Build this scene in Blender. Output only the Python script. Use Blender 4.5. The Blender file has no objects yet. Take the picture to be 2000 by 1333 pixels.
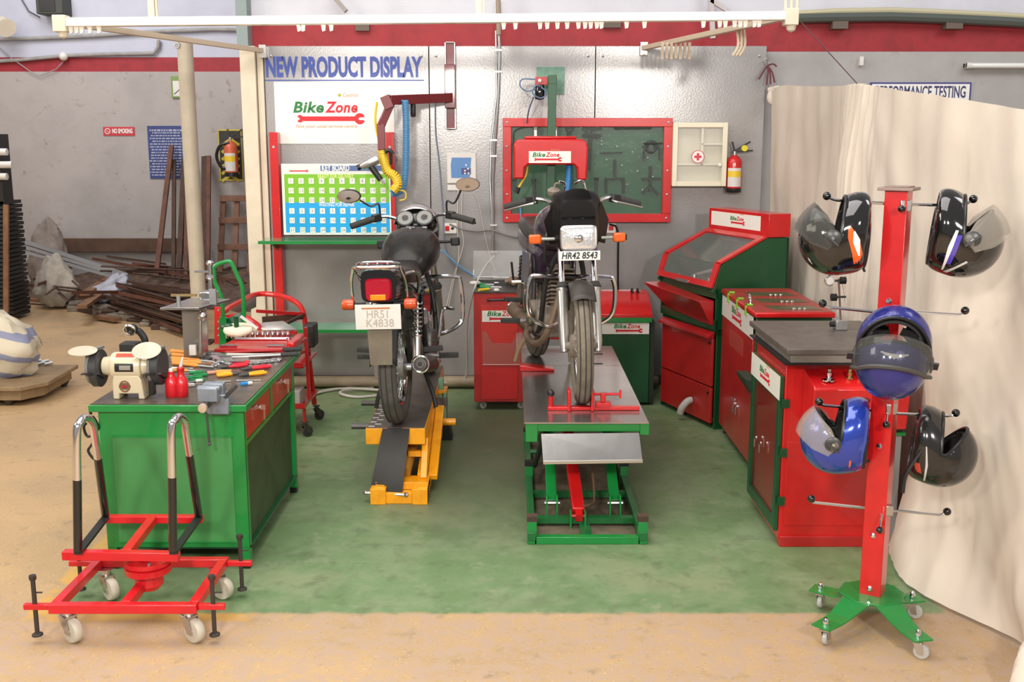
import bpy, math, random
from mathutils import Vector, Matrix, noise
random.seed(7)
PI = math.pi
R = math.radians
# ------------------------------------------------------------------ camera
scene = bpy.context.scene
CH, CPITCH, CF = 1.85, R(10.6), 2100.0
cam_d = bpy.data.cameras.new('camera')
cam = bpy.data.objects.new('camera', cam_d)
scene.collection.objects.link(cam)
cam.location = (0, 0, CH)
cam.rotation_euler = (R(90) - CPITCH, 0, 0)
cam_d.sensor_fit = 'HORIZONTAL'
cam_d.sensor_width = 36.0
cam_d.lens = 36.0 * CF / 2000.0
cam_d.clip_end = 100
scene.camera = cam
# ------------------------------------------------------------------ world, lights, exposure
scene.view_settings.view_transform = 'Standard'
scene.view_settings.look = 'None'
scene.view_settings.gamma = 1.0
scene.view_settings.use_curve_mapping = False
scene.view_settings.exposure = -0.06
world = bpy.data.worlds.new('world')
scene.world = world
world.use_nodes = True
world.node_tree.nodes['Background'].inputs[0].default_value = (1.0, 0.95, 0.91, 1)
world.node_tree.nodes['Background'].inputs[1].default_value = 0.36

def area(name, loc, target, size, power, color=(1, .95, .88), sy=None):
    d = bpy.data.lights.new(name, 'AREA')
    d.energy = power
    d.color = color
    d.shape = 'RECTANGLE'
    d.size = size
    d.size_y = sy or size
    o = bpy.data.objects.new(name, d)
    scene.collection.objects.link(o)
    o.location = loc
    o.rotation_euler = (Vector(target) - Vector(loc)).to_track_quat('-Z', 'Y').to_euler()
    return o
# shop floodlights hanging above and behind the photographer
area('flood_light', (-.78, -.2, 2.7), (-.3, 7, 1.0), .34, 105)
area('flood_light', (1.75, -.2, 2.75), (.9, 7, 1.0), .34, 105)
area('flood_light', (-2.2, .6, 2.65), (-1.2, 7, 1.2), .45, 60)
area('overhead_fill', (-1.0, 4.2, 5.2), (-.4, 4.8, 0), 5.0, 250, (1, .96, .92), 3.6)  # large soft fill added overhead as dim ambient light
area('left_fill', (-6.0, 4.0, 4.0), (-3.6, 7.5, .0), 3.0, 190, (1, .90, .76), 2.0)  # warm fill from an unseen source, brightens the floor on the left
area('far_fill', (-5.0, 10.2, 5.0), (-4.6, 13.4, 1.6), 2.5, 150, (1, .97, .97), 2.0)  # fill added above the far left corner to brighten its wall
area('right_bay_light', (4.2, 4.5, 4.6), (2.6, 8.0, 2.2), 2.0, 60, (1, .98, 1.0), 1.5)
# ------------------------------------------------------------------ helpers
def ray(px, py):
    a = (px - 1000) / CF
    b = (py - 666.5) / CF
    c, s = math.cos(CPITCH), math.sin(CPITCH)
    return a, c - b * s, -s - b * c
def FZ(px, py, z=0.0):
    x, y, k = ray(px, py)
    t = (z - CH) / k
    return Vector((x * t, y * t, z))
def WY(px, py, Y):
    x, y, k = ray(px, py)
    t = Y / y
    return Vector((x * t, Y, CH + k * t))

_m = {}
def mat(name, col, rough=.5, metal=0.0, var=0.0, vscale=6.0, bump=0.0, bscale=40.0, col2=None, coat=0.0,
        alpha=1.0, trans=0.0, emit=0.0, spec=None, thresh=None):
    if name in _m:
        return _m[name]
    m = bpy.data.materials.new(name)
    m.use_nodes = True
    nt = m.node_tree
    b = nt.nodes['Principled BSDF']
    b.inputs['Base Color'].default_value = (*col, 1)
    b.inputs['Roughness'].default_value = rough
    b.inputs['Metallic'].default_value = metal
    if coat:
        b.inputs['Coat Weight'].default_value = coat
        b.inputs['Coat Roughness'].default_value = .08
    if spec is not None:
        b.inputs['Specular IOR Level'].default_value = spec
    if alpha < 1:
        b.inputs['Alpha'].default_value = alpha
    if trans:
        b.inputs['Transmission Weight'].default_value = trans
    if emit:
        b.inputs['Emission Color'].default_value = (*col, 1)
        b.inputs['Emission Strength'].default_value = emit
    if var or col2 or bump:
        tc = nt.nodes.new('ShaderNodeTexCoord')
        if var or col2:
            nz = nt.nodes.new('ShaderNodeTexNoise')
            nz.inputs['Scale'].default_value = vscale
            nz.inputs['Detail'].default_value = 6
            nz.inputs['Roughness'].default_value = .65
            nt.links.new(tc.outputs['Object'], nz.inputs['Vector'])
            rp = nt.nodes.new('ShaderNodeValToRGB')
            lo, hi = thresh or (.35, .7)
            rp.color_ramp.elements[0].position = lo
            rp.color_ramp.elements[1].position = hi
            rp.color_ramp.elements[0].color = (*col, 1)
            c2 = col2 or tuple(max(0, min(1, v * (1 - var))) for v in col)
            rp.color_ramp.elements[1].color = (*c2, 1)
            nt.links.new(nz.outputs['Fac'], rp.inputs['Fac'])
            nt.links.new(rp.outputs['Color'], b.inputs['Base Color'])
        if bump:
            n2 = nt.nodes.new('ShaderNodeTexNoise')
            n2.inputs['Scale'].default_value = bscale
            n2.inputs['Detail'].default_value = 3
            nt.links.new(tc.outputs['Object'], n2.inputs['Vector'])
            bp = nt.nodes.new('ShaderNodeBump')
            bp.inputs['Strength'].default_value = bump
            bp.inputs['Distance'].default_value = .01
            nt.links.new(n2.outputs['Fac'], bp.inputs['Height'])
            nt.links.new(bp.outputs['Normal'], b.inputs['Normal'])
    _m[name] = m
    return m

_org = {}
def worg(o):
    return _org.get(o.name, Vector((0, 0, 0)))
def thing(name, label, cat, loc=(0, 0, 0), group=None):
    o = bpy.data.objects.new(name, None)
    o.empty_display_size = .05
    scene.collection.objects.link(o)
    o.location = loc
    _org[o.name] = Vector(loc)
    o['label'] = label
    o['category'] = cat
    if group:
        o['group'] = group
    return o
def tag(o, label=None, cat=None, group=None, kind=None):
    if label: o['label'] = label
    if cat: o['category'] = cat
    if group: o['group'] = group
    if kind: o['kind'] = kind
    return o
def struct(o):
    o['kind'] = 'structure'
    return o
def copy_tree(o, parent=None, loc=None, rot=None, label=None, group=None):
    c = o.copy()
    scene.collection.objects.link(c)
    if parent is not None:
        c.parent = parent
    if loc is not None: c.location = loc
    if rot is not None: c.rotation_euler = rot
    if label: c['label'] = label
    if group: c['group'] = group
    for ch in list(o.children):
        copy_tree(ch, c)
    return c

def smooth_pts(pts, n=8, closed=False):
    P = [Vector(p) for p in pts]
    if len(P) < 3:
        return P
    out = []
    N = len(P)
    rng = range(N if closed else N - 1)
    for i in rng:
        if closed:
            p0, p1, p2, p3 = P[(i - 1) % N], P[i], P[(i + 1) % N], P[(i + 2) % N]
        else:
            p0 = P[i - 1] if i else P[0] * 2 - P[1]
            p1, p2 = P[i], P[i + 1]
            p3 = P[i + 2] if i + 2 < N else P[-1] * 2 - P[-2]
        for k in range(n):
            t = k / n
            out.append(.5 * ((2 * p1) + (p2 - p0) * t + (2 * p0 - 5 * p1 + 4 * p2 - p3) * t * t + (3 * p1 - p0 - 3 * p2 + p3) * t ** 3))
    if not closed:
        out.append(P[-1])
    return out

def frame_from(z, hint=(0, 0, 1)):
    z = Vector(z).normalized()
    h = Vector(hint)
    if abs(z.dot(h.normalized())) > .98:
        h = Vector((0, 1, 0)) if abs(z.y) < .9 else Vector((1, 0, 0))
    x = h.cross(z).normalized()
    y = z.cross(x)
    return x, y, z
def basis(o, x, y, z):
    m = Matrix.Identity(4)
    for i, v in enumerate((x, y, z)):
        for j in range(3):
            m[j][i] = v[j]
    for j in range(3):
        m[j][3] = o[j]
    return m

class MB:
    def __init__(self, T=None):
        self.v = []; self.f = []; self.mi = []; self.T = T or Matrix.Identity(4); self.k = 0
    def add(self, vs, fs):
        b = len(self.v)
        self.v += [self.T @ Vector(v) for v in vs]
        for f in fs:
            self.f.append([b + i for i in f]); self.mi.append(self.k)
        return self
    def box(self, a, b):
        x0, y0, z0 = a; x1, y1, z1 = b
        x0, x1 = min(x0, x1), max(x0, x1); y0, y1 = min(y0, y1), max(y0, y1); z0, z1 = min(z0, z1), max(z0, z1)
        return self.add([(x0, y0, z0), (x1, y0, z0), (x1, y1, z0), (x0, y1, z0), (x0, y0, z1), (x1, y0, z1), (x1, y1, z1), (x0, y1, z1)],
                        [(0, 3, 2, 1), (4, 5, 6, 7), (0, 1, 5, 4), (1, 2, 6, 5), (2, 3, 7, 6), (3, 0, 4, 7)])
    def bar(self, p, q, w, h, up=(0, 0, 1)):
        p, q = Vector(p), Vector(q)
        x, y, z = frame_from(q - p, up)
        L = (q - p).length
        T = self.T
        self.T = T @ basis(p, x, y, z)
        self.box((-w / 2, -h / 2, 0), (w / 2, h / 2, L))
        self.T = T
        return self
    def tube(self, pts, r, seg=8, closed=False, cap=True):
        P = [Vector(p) for p in pts]
        n = len(P)
        rr = r if isinstance(r, (list, tuple)) else [r] * n
        vs = []
        prev = None
        for i in range(n):
            if closed: t = P[(i + 1) % n] - P[(i - 1) % n]
            else: t = P[min(i + 1, n - 1)] - P[max(i - 1, 0)]
            if t.length < 1e-9: t = Vector((0, 0, 1))
            t.normalize()
            if prev is None:
                x, y, _ = frame_from(t)
            else:
                x = prev - t * prev.dot(t)
                if x.length < 1e-6: x, _, _ = frame_from(t)
                x.normalize(); y = t.cross(x)
            prev = x
            for k in range(seg):
                a = 2 * PI * k / seg
                vs.append(P[i] + x * math.cos(a) * rr[i] + y * math.sin(a) * rr[i])
        fs = []
        for i in range(n if closed else n - 1):
            j = (i + 1) % n
            for k in range(seg):
                l = (k + 1) % seg
                fs.append((i * seg + k, i * seg + l, j * seg + l, j * seg + k))
        if cap and not closed:
            fs.append(tuple(range(seg - 1, -1, -1)))
            fs.append(tuple((n - 1) * seg + k for k in range(seg)))
        return self.add(vs, fs)
    def stube(self, pts, r, seg=8, n=6, closed=False):
        return self.tube(smooth_pts(pts, n, closed), r, seg, closed)
    def cyl(self, p, q, r, seg=16, r2=None):
        return self.tube([p, q], [r, r if r2 is None else r2], seg)
    def lathe(self, prof, o=(0, 0, 0), axis=(0, 0, 1), seg=24):
        x, y, z = frame_from(axis)
        o = Vector(o)
        vs = []
        for (r, h) in prof:
            for k in range(seg):
                a = 2 * PI * k / seg
                vs.append(o + x * math.cos(a) * r + y * math.sin(a) * r + z * h)
        fs = []
        for i in range(len(prof) - 1):
            for k in range(seg):
                l = (k + 1) % seg
                fs.append((i * seg + k, i * seg + l, (i + 1) * seg + l, (i + 1) * seg + k))
        if prof[0][0] > 1e-6: fs.append(tuple(range(seg - 1, -1, -1)))
        if prof[-1][0] > 1e-6: fs.append(tuple((len(prof) - 1) * seg + k for k in range(seg)))
        return self.add(vs, fs)
    def sph(self, o, r, seg=12, sc=(1, 1, 1)):
        o = Vector(o)
        vs = [o + Vector((0, 0, -r * sc[2]))]
        n = seg // 2
        for i in range(1, n):
            a = -PI / 2 + PI * i / n
            for k in range(seg):
                b = 2 * PI * k / seg
                vs.append(o + Vector((r * sc[0] * math.cos(a) * math.cos(b), r * sc[1] * math.cos(a) * math.sin(b), r * sc[2] * math.sin(a))))
        vs.append(o + Vector((0, 0, r * sc[2])))
        fs = []
        for k in range(seg):
            l = (k + 1) % seg
            fs.append((0, 1 + l, 1 + k))
            for i in range(n - 2):
                a = 1 + i * seg
                fs.append((a + k, a + l, a + seg + l, a + seg + k))
            a = 1 + (n - 2) * seg
            fs.append((a + k, a + l, len(vs) - 1))
        return self.add(vs, fs)
    def prism(self, poly, d, T=None):
        """poly in local xy, extruded d along local z, placed by T"""
        T0 = self.T
        if T is not None: self.T = T0 @ T
        n = len(poly)
        vs = [(x, y, 0) for x, y in poly] + [(x, y, d) for x, y in poly]
        fs = [tuple(range(n - 1, -1, -1)), tuple(range(n, 2 * n))]
        for i in range(n):
            j = (i + 1) % n
            fs.append((i, j, n + j, n + i))
        self.add(vs, fs)
        self.T = T0
        return self
    def torus(self, o, axis, R_, r, seg=32, s2=8, sc=1.0):
        x, y, z = frame_from(axis)
        o = Vector(o)
        vs = []
        for i in range(seg):
            a = 2 * PI * i / seg
            d = x * math.cos(a) + y * math.sin(a)
            for k in range(s2):
                b = 2 * PI * k / s2
                vs.append(o + d * (R_ + r * math.cos(b)) + z * r * sc * math.sin(b))
        fs = []
        for i in range(seg):
            j = (i + 1) % seg
            for k in range(s2):
                l = (k + 1) % s2
                fs.append((i * s2 + k, j * s2 + k, j * s2 + l, i * s2 + l))
        return self.add(vs, fs)
    def grid(self, fn, nu, nv, closed_u=False):
        vs = [fn(i / nu, j / nv) for i in range(nu + (0 if closed_u else 1)) for j in range(nv + 1)]
        fs = []
        m = nv + 1
        for i in range(nu):
            ii = (i + 1) % nu if closed_u else i + 1
            for j in range(nv):
                fs.append((i * m + j, ii * m + j, ii * m + j + 1, i * m + j + 1))
        return self.add(vs, fs)
    def build(self, name, m, parent=None, bev=0, solid=0, sub=0, smooth=True, loc=None, ang=35):
        me = bpy.data.meshes.new(name)
        c = Vector(loc) if loc is not None else Vector((0, 0, 0))
        if loc is None and self.v:
            lo = Vector([min(v[i] for v in self.v) for i in range(3)])
            hi = Vector([max(v[i] for v in self.v) for i in range(3)])
            c = (lo + hi) / 2
            if parent is None: c.z = lo.z
        me.from_pydata([v - c for v in self.v], [], self.f)
        ms = m if isinstance(m, (list, tuple)) else [m]
        for x in ms: me.materials.append(x)
        if len(ms) > 1:
            for p, k in zip(me.polygons, self.mi): p.material_index = k
        if smooth:
            for p in me.polygons: p.use_smooth = True
            me.set_sharp_from_angle(angle=R(ang))
        me.update()
        o = bpy.data.objects.new(name, me)
        scene.collection.objects.link(o)
        if parent is not None:
            o.parent = parent
            o.location = c - worg(parent)
        else:
            o.location = c
        _org[o.name] = c
        if solid:
            md = o.modifiers.new('solidify', 'SOLIDIFY'); md.thickness = solid; md.offset = 0
        if sub:
            md = o.modifiers.new('subsurf', 'SUBSURF'); md.levels = sub; md.render_levels = sub
        if bev:
            md = o.modifiers.new('bevel', 'BEVEL'); md.width = bev; md.segments = 2; md.limit_method = 'ANGLE'; md.angle_limit = R(40)
        return o

def text_mb(s, size, T, depth=.001, sx=1.0, offset=0.0, align='CENTER', shear=0.0, spacing=1.0, fitw=None):
    """lettering as geometry in T's xy plane"""
    cu = bpy.data.curves.new('lettering', 'FONT')
    cu.body = s
    cu.size = size
    cu.extrude = depth
    cu.offset = offset
    cu.align_x = align
    cu.align_y = 'CENTER'
    cu.shear = shear
    cu.space_character = spacing
    cu.resolution_u = 3
    o = bpy.data.objects.new('lettering_tmp', cu)
    scene.collection.objects.link(o)
    dg = bpy.context.evaluated_depsgraph_get()
    dg.update()
    me = bpy.data.meshes.new_from_object(o.evaluated_get(dg))
    vs = [(v.co.x * sx, v.co.y, v.co.z) for v in me.vertices]
    if fitw:
        lo, hi = min(v[0] for v in vs), max(v[0] for v in vs)
        k = fitw / (hi - lo)
        vs = [((v[0] - (lo + hi) / 2) * k, v[1], v[2]) for v in vs]
    fs = [tuple(p.vertices) for p in me.polygons]
    bpy.data.objects.remove(o)
    bpy.data.curves.remove(cu)
    bpy.data.meshes.remove(me)
    b = MB(T)
    b.add(vs, fs)
    return b
def text(s, size, T, m, parent, name='lettering', **kw):
    return text_mb(s, size, T, **kw).build(name, m, parent, smooth=False)

X3, Y3, Z3 = Vector((1, 0, 0)), Vector((0, 1, 0)), Vector((0, 0, 1))
def facing_cam(o):           # text plane facing -Y
    return basis(o, X3, Z3, -Y3)
def face_T(o, right, up=(0, 0, 1)):
    r = Vector(right).normalized(); u = Vector(up).normalized()
    n = r.cross(u).normalized(); u = n.cross(r)
    return basis(o, r, u, n)

# ------------------------------------------------------------------ materials
RED = mat('red_enamel', (.62, .010, .012), .28, 0, coat=.4, var=.18, vscale=9)
RED2 = mat('red_enamel_worn', (.50, .016, .018), .33, 0, coat=.3, var=.25, vscale=5)
GREEN = mat('green_enamel', (.008, .24, .045), .32, 0, coat=.35, var=.15, vscale=7)
GREEND = mat('dark_green_enamel', (.006, .075, .025), .36, 0, coat=.2, var=.2, vscale=7)
GREENP = mat('pale_green_enamel', (.22, .42, .27), .45, 0, var=.2)
YEL = mat('yellow_enamel', (.92, .38, .004), .35, 0, coat=.2, vscale=10, col2=(.70, .24, .006), thresh=(.5, .8))
MAROON = mat('maroon_enamel', (.16, .010, .014), .35, coat=.3)
CHROME = mat('chrome', (.80, .80, .82), .12, 1.0)
CHROMED = mat('dull_chrome', (.60, .58, .56), .3, 1.0, bump=.05)
STEEL = mat('galvanised_steel', (.46, .47, .48), .38, .85, var=.2)
STAIN = mat('stainless_sheet', (.50, .49, .48), .22, .9, var=.35, vscale=3, bump=.03, bscale=8)
IRON = mat('dark_iron', (.10, .095, .09), .45, .6, var=.3)
PLATE = mat('surface_plate_iron', (.15, .13, .115), .45, .3, var=.35, vscale=12)
BLK = mat('black_plastic', (.012, .012, .013), .35)
BLKG = mat('gloss_black', (.006, .006, .007), .10, coat=.6)
BLKM = mat('black_paint', (.02, .02, .02), .5, var=.2)
RUB = mat('rubber', (.035, .034, .032), .75)
TYRE = mat('dusty_tyre', (.11, .10, .088), .85, var=.4, vscale=14, bump=.2)
DUST = mat('dusty_metal', (.30, .25, .20), .7, .2, var=.5, vscale=16, bump=.2)
SEAT = mat('seat_vinyl', (.016, .015, .014), .30, vscale=9, col2=(.04, .033, .027), thresh=(.45, .75), bump=.1, bscale=30, spec=.3)
WHT = mat('white_paint', (.80, .79, .76), .4)
WHTP = mat('white_plastic', (.72, .70, .66), .45, var=.1)
CREAM = mat('cream_paint', (.74, .66, .52), .45, var=.15, vscale=5)
CREAMB = mat('ivory_paint', (.78, .73, .56), .4)
BEIGE = mat('beige_machine', (.68, .60, .42), .3, .1, coat=.2)
ORANGE = mat('orange_lens', (.75, .12, .012), .25, coat=.5)
REDL = mat('red_lens', (.42, .003, .02), .15, coat=.6)
AMBER = mat('amber_lens', (1.0, .28, .01), .15, coat=.6)
ORH = mat('orange_handle', (.85, .30, .03), .4)
YELP = mat('yellow_plastic', (.80, .55, .03), .4)
BLUP = mat('blue_plastic', (.02, .22, .55), .35)
BLUH = mat('blue_hose', (.10, .30, .55), .4)
BLUS = mat('sign_blue', (.035, .05, .24), .5)
CLEAR = mat('clear_plastic', (.9, .93, .92), .05, alpha=.16)
SMOKE = mat('smoked_visor', (.10, .10, .09), .08, alpha=.32)
SMOKEL = mat('pale_visor', (.50, .46, .40), .08, alpha=.26)
GLASSH = mat('lamp_glass', (.85, .86, .88), .06, .6, bump=.3, bscale=60)
RUST = mat('rusty_steel', (.095, .048, .030), .8, .1, vscale=8, col2=(.045, .030, .024))
RUSTR = mat('red_oxide_steel', (.155, .062, .038), .75, var=.5)
WOOD = mat('old_wood', (.26, .13, .065), .7, var=.5, vscale=7)
BRASS = mat('brass', (.6, .45, .2), .3, 1)
# ------------------------------------------------------------------ structure
YW = 8.0
def nodes_mat(name):
    m = bpy.data.materials.new(name); m.use_nodes = True
    return m, m.node_tree, m.node_tree.nodes['Principled BSDF']
def N(nt, t, **kw):
    n = nt.nodes.new(t)
    for k, v in kw.items(): setattr(n, k, v)
    return n
def mth(nt, op, a, b=None, c=None):
    n = N(nt, 'ShaderNodeMath', operation=op)
    for i, v in enumerate((a, b, c)):
        if v is None: continue
        if isinstance(v, (int, float)): n.inputs[i].default_value = v
        else: nt.links.new(v, n.inputs[i])
    return n.outputs[0]
def noise_out(nt, vec, scale, detail=5, rough=.6):
    n = N(nt, 'ShaderNodeTexNoise')
    n.inputs['Scale'].default_value = scale; n.inputs['Detail'].default_value = detail; n.inputs['Roughness'].default_value = rough
    nt.links.new(vec, n.inputs['Vector'])
    return n.outputs['Fac']
def mix(nt, f, a, b):
    n = N(nt, 'ShaderNodeMix', data_type='RGBA')
    for s, v in ((0, f), (6, a), (7, b)):
        if isinstance(v, tuple): n.inputs[s].default_value = (*v, 1)
        elif isinstance(v, (int, float)): n.inputs[s].default_value = v
        else: nt.links.new(v, n.inputs[s])
    return n.outputs[2]
def smooth_range(nt, v, lo, hi):
    n = N(nt, 'ShaderNodeMapRange', interpolation_type='SMOOTHSTEP')
    nt.links.new(v, n.inputs[0]); n.inputs[1].default_value = lo; n.inputs[2].default_value = hi
    return n.outputs[0]

# floor: tan concrete with a worn green painted bay edged in yellow
m, nt, b = nodes_mat('shop_floor')
geo = N(nt, 'ShaderNodeNewGeometry'); pos = geo.outputs['Position']
sp = N(nt, 'ShaderNodeSeparateXYZ'); nt.links.new(pos, sp.inputs[0])
n1 = noise_out(nt, pos, 1.3); n2 = noise_out(nt, pos, 9); n3 = noise_out(nt, pos, 60, 3); n4 = noise_out(nt, pos, 2.6, 8, .7)
conc = mix(nt, smooth_range(nt, n1, .35, .7), (.50, .335, .175), (.41, .285, .16))
conc = mix(nt, smooth_range(nt, n2, .55, .75), conc, (.30, .225, .14))
conc = mix(nt, smooth_range(nt, n3, .60, .70), conc, (.56, .43, .28))
n7 = noise_out(nt, pos, 95, 2)
conc = mix(nt, mth(nt, 'MULTIPLY', smooth_range(nt, n7, .63, .70), .7), conc, (.17, .115, .075))
n5 = noise_out(nt, pos, 14, 8, .75)
conc = mix(nt, mth(nt, 'MULTIPLY', smooth_range(nt, sp.outputs[1], 4.3, 3.9), smooth_range(nt, n5, .42, .6)), conc, (.44, .315, .225))
grn = mix(nt, smooth_range(nt, n4, .40, .62), (.135, .225, .095), (.20, .275, .145))
grn = mix(nt, smooth_range(nt, n1, .50, .68), grn, (.22, .27, .14))
grn = mix(nt, mth(nt, 'MULTIPLY', smooth_range(nt, n2, .50, .72), .55), grn, (.085, .12, .055))
n6 = noise_out(nt, pos, 5, 6, .7)
grn = mix(nt, mth(nt, 'MULTIPLY', smooth_range(nt, n6, .56, .72), .8), grn, (.27, .31, .19))
grn = mix(nt, mth(nt, 'MULTIPLY', smooth_range(nt, noise_out(nt, pos, 1.9, 7, .75), .52, .70), .45), grn, (.10, .12, .06))
# oil-stained patch around the lifts
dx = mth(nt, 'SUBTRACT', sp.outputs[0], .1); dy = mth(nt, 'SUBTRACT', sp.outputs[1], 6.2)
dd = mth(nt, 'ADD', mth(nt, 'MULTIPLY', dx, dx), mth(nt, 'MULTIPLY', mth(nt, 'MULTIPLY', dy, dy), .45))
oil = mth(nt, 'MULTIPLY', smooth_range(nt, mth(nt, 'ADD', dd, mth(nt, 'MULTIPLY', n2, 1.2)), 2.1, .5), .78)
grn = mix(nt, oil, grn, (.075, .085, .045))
wob = mth(nt, 'MULTIPLY', mth(nt, 'SUBTRACT', n2, .5), .06)
xx = mth(nt, 'ADD', sp.outputs[0], wob); yy = mth(nt, 'ADD', sp.outputs[1], wob)
def inside(x0, x1, y0, y1, e=.02):
    a = mth(nt, 'MULTIPLY', smooth_range(nt, xx, x0 - e, x0 + e), smooth_range(nt, xx, x1 + e, x1 - e))
    c = mth(nt, 'MULTIPLY', smooth_range(nt, yy, y0 - e, y0 + e), smooth_range(nt, yy, y1 + e, y1 - e))
    return mth(nt, 'MULTIPLY', a, c)
ym = mth(nt, 'MULTIPLY', inside(-1.93, -1.02, 3.93, 8.0), .85)
ym = mth(nt, 'MULTIPLY', ym, smooth_range(nt, n6, .36, .46))
col = mix(nt, ym, conc, (.62, .36, .08))
col = mix(nt, inside(-1.83, 1.72, 4.0, 7.97), col, grn)
nt.links.new(col, b.inputs['Base Color'])
b.inputs['Roughness'].default_value = .55
bp = N(nt, 'ShaderNodeBump'); bp.inputs['Strength'].default_value = .15; bp.inputs['Distance'].default_value = .005
nt.links.new(n3, bp.inputs['Height']); nt.links.new(bp.outputs[0], b.inputs['Normal'])
FLOORM = m
fl = MB(); fl.grid(lambda u, v: (-9 + 15 * u, -1.5 + 16.0 * v, 0), 6, 6)
struct(fl.build('floor', FLOORM, loc=(0, 0, 0)))

def wall_mat(name, zs, low, red, up, dirt=.5, dirtcol=(.20, .15, .11)):
    m, nt, b = nodes_mat(name)
    geo = N(nt, 'ShaderNodeNewGeometry'); pos = geo.outputs['Position']
    sp = N(nt, 'ShaderNodeSeparateXYZ'); nt.links.new(pos, sp.inputs[0])
    z = sp.outputs[2]
    n1 = noise_out(nt, pos, 1.2, 6, .7); n2 = noise_out(nt, pos, 7, 7, .75); n3 = noise_out(nt, pos, 24, 3)
    lo = mix(nt, smooth_range(nt, n1, .4, .7), low, tuple(c * .85 for c in low))
    lo = mix(nt, mth(nt, 'MULTIPLY', smooth_range(nt, n2, .57, .72), dirt), lo, dirtcol)
    lo = mix(nt, mth(nt, 'MULTIPLY', smooth_range(nt, n3, .72, .78), dirt * 1.2), lo, dirtcol)
    upc = mix(nt, smooth_range(nt, n1, .4, .75), up, tuple(c * .88 for c in up))
    rd = mix(nt, smooth_range(nt, n2, .4, .7), red, tuple(c * .75 for c in red))
    c = mix(nt, mth(nt, 'GREATER_THAN', z, zs[0]), lo, rd)
    c = mix(nt, mth(nt, 'GREATER_THAN', z, zs[1]), c, upc)
    nt.links.new(c, b.inputs['Base Color'])
    b.inputs['Roughness'].default_value = .6
    return m
zb, zt = WY(1600, 101, 8.1).z, WY(1600, 36, 8.1).z
WALLB = wall_mat('back_wall_paint', (zb, zt), (.40, .39, .385), (.33, .018, .026), (.60, .61, .68), .3)
w = MB(); w.box((-1.93, 8.1, 0), (6.0, 8.3, 4.2)); struct(w.build('wall_back', WALLB, loc=(0, 0, 0)))
YL = 13.5
WALLL = wall_mat('far_wall_paint', (WY(250, 140, YL).z, WY(250, 112, YL).z), (.40, .37, .36), (.33, .018, .03), (.50, .52, .62), .85)
w = MB(); w.box((-9.0, YL, 0), (-1.4, YL + .2, 4.6)); struct(w.build('wall_far', WALLL, loc=(0, 0, 0)))
w = MB(); w.box((-1.93, 8.3, 0), (-1.83, YL, 4.4)); struct(w.build('wall_partition', WALLL, loc=(0, 0, 0)))
w = MB(); w.box((-9.2, -1.5, 0), (-9.0, YL, 4.6)); struct(w.build('wall_left', WALLL, loc=(0, 0, 0)))
# cream end trims of the partition and the blue-grey upper post
w = MB(); w.box((-1.955, 7.955, 0), (-1.845, 8.13, WY(495, 90, 7.97).z)); w.box((-1.84, 7.985, .0), (-1.795, 8.06, 2.5))
struct(w.build('trim_1', CREAM, bev=.004))
PST = mat('blue_grey_paint', (.22, .28, .28), .5)
w = MB(); w.box((-1.97, 7.96, WY(495, 90, 7.97).z), (-1.89, 8.12, 3.6)); struct(w.build('trim_2', PST))
# dark duct and cornice running above the red stripe on the right
w = MB(); w.tube([WY(x, y, 8.02) for x, y in ((1548, 36), (1640, 34), (1740, 33), (1860, 37), (1960, 42), (2100, 50), (2400, 60))], .035, 8)
struct(w.build('trim_3', mat('dark_duct', (.07, .085, .075), .5)))
w = MB(); w.tube([WY(x, y, 8.03) for x, y in ((1548, 27), (1640, 22), (1740, 20), (1860, 25), (1960, 30), (2100, 38), (2400, 50))], .022, 8)
struct(w.build('trim_4', mat('cornice_paint', (.48, .45, .30), .5)))
w = MB()
for x, y in ((1640, 52), (1862, 52)): w.box(WY(x - 14, y + 4, 8.0), WY(x + 10, y - 12, 8.09))
struct(w.build('trim_5', mat('dark_bracket', (.12, .09, .07), .6)))
w = MB(); w.bar(WY(640, -20, 8.0), WY(676, 22, 8.0), .05, .03); struct(w.build('trim_6', mat('brace_grey', (.30, .28, .26), .6)))
w = MB(); w.bar(WY(1388, -20, 8.02), WY(1392, 75, 8.02), .035, .03); w.bar(WY(1388, 0, 8.02), WY(1420, 20, 8.02), .03, .03); struct(w.build('trim_7', mat('brace_pale', (.50, .46, .46), .6)))
for i, (x0, x1, y0, y1) in enumerate(((694, 722, 38, 60), (1178, 1212, 36, 54))):
    w = MB(); w.box(WY(x0, y1, 8.06), WY(x1, y0, 8.1)); struct(w.build('trim_%d' % (8 + i), mat('dark_bracket', (.12, .09, .07), .6)))
# low service pipe along the wall foot
w = MB(); w.cyl((-1.82, 7.93, .055), (1.1, 7.93, .055), .042, 14)
pp = w.build('service_pipe', mat('dusty_pipe', (.40, .32, .22), .6, var=.4)); tag(pp, 'long dusty beige pipe running along the foot of the back wall', 'pipe')

# sheet metal panels on the back wall
m, nt, b = nodes_mat('hammered_grey_panel')
tc = N(nt, 'ShaderNodeNewGeometry'); pos = tc.outputs['Position']
n1 = noise_out(nt, pos, 1.1, 5, .6); n2 = noise_out(nt, pos, 70, 2, .5); n3 = noise_out(nt, pos, 5, 4)
c = mix(nt, smooth_range(nt, n1, .35, .7), (.385, .375, .37), (.31, .30, .30))
c = mix(nt, mth(nt, 'MULTIPLY', smooth_range(nt, n3, .55, .75), .5), c, (.37, .33, .29))
nt.links.new(c, b.inputs['Base Color'])
b.inputs['Metallic'].default_value = .25
b.inputs['Roughness'].default_value = .23
bp = N(nt, 'ShaderNodeBump'); bp.inputs['Strength'].default_value = .17; bp.inputs['Distance'].default_value = .003
nt.links.new(n2, bp.inputs['Height']); nt.links.new(bp.outputs[0], b.inputs['Normal'])
PANM = m
ptop, pbot = 2.515, .085
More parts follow.
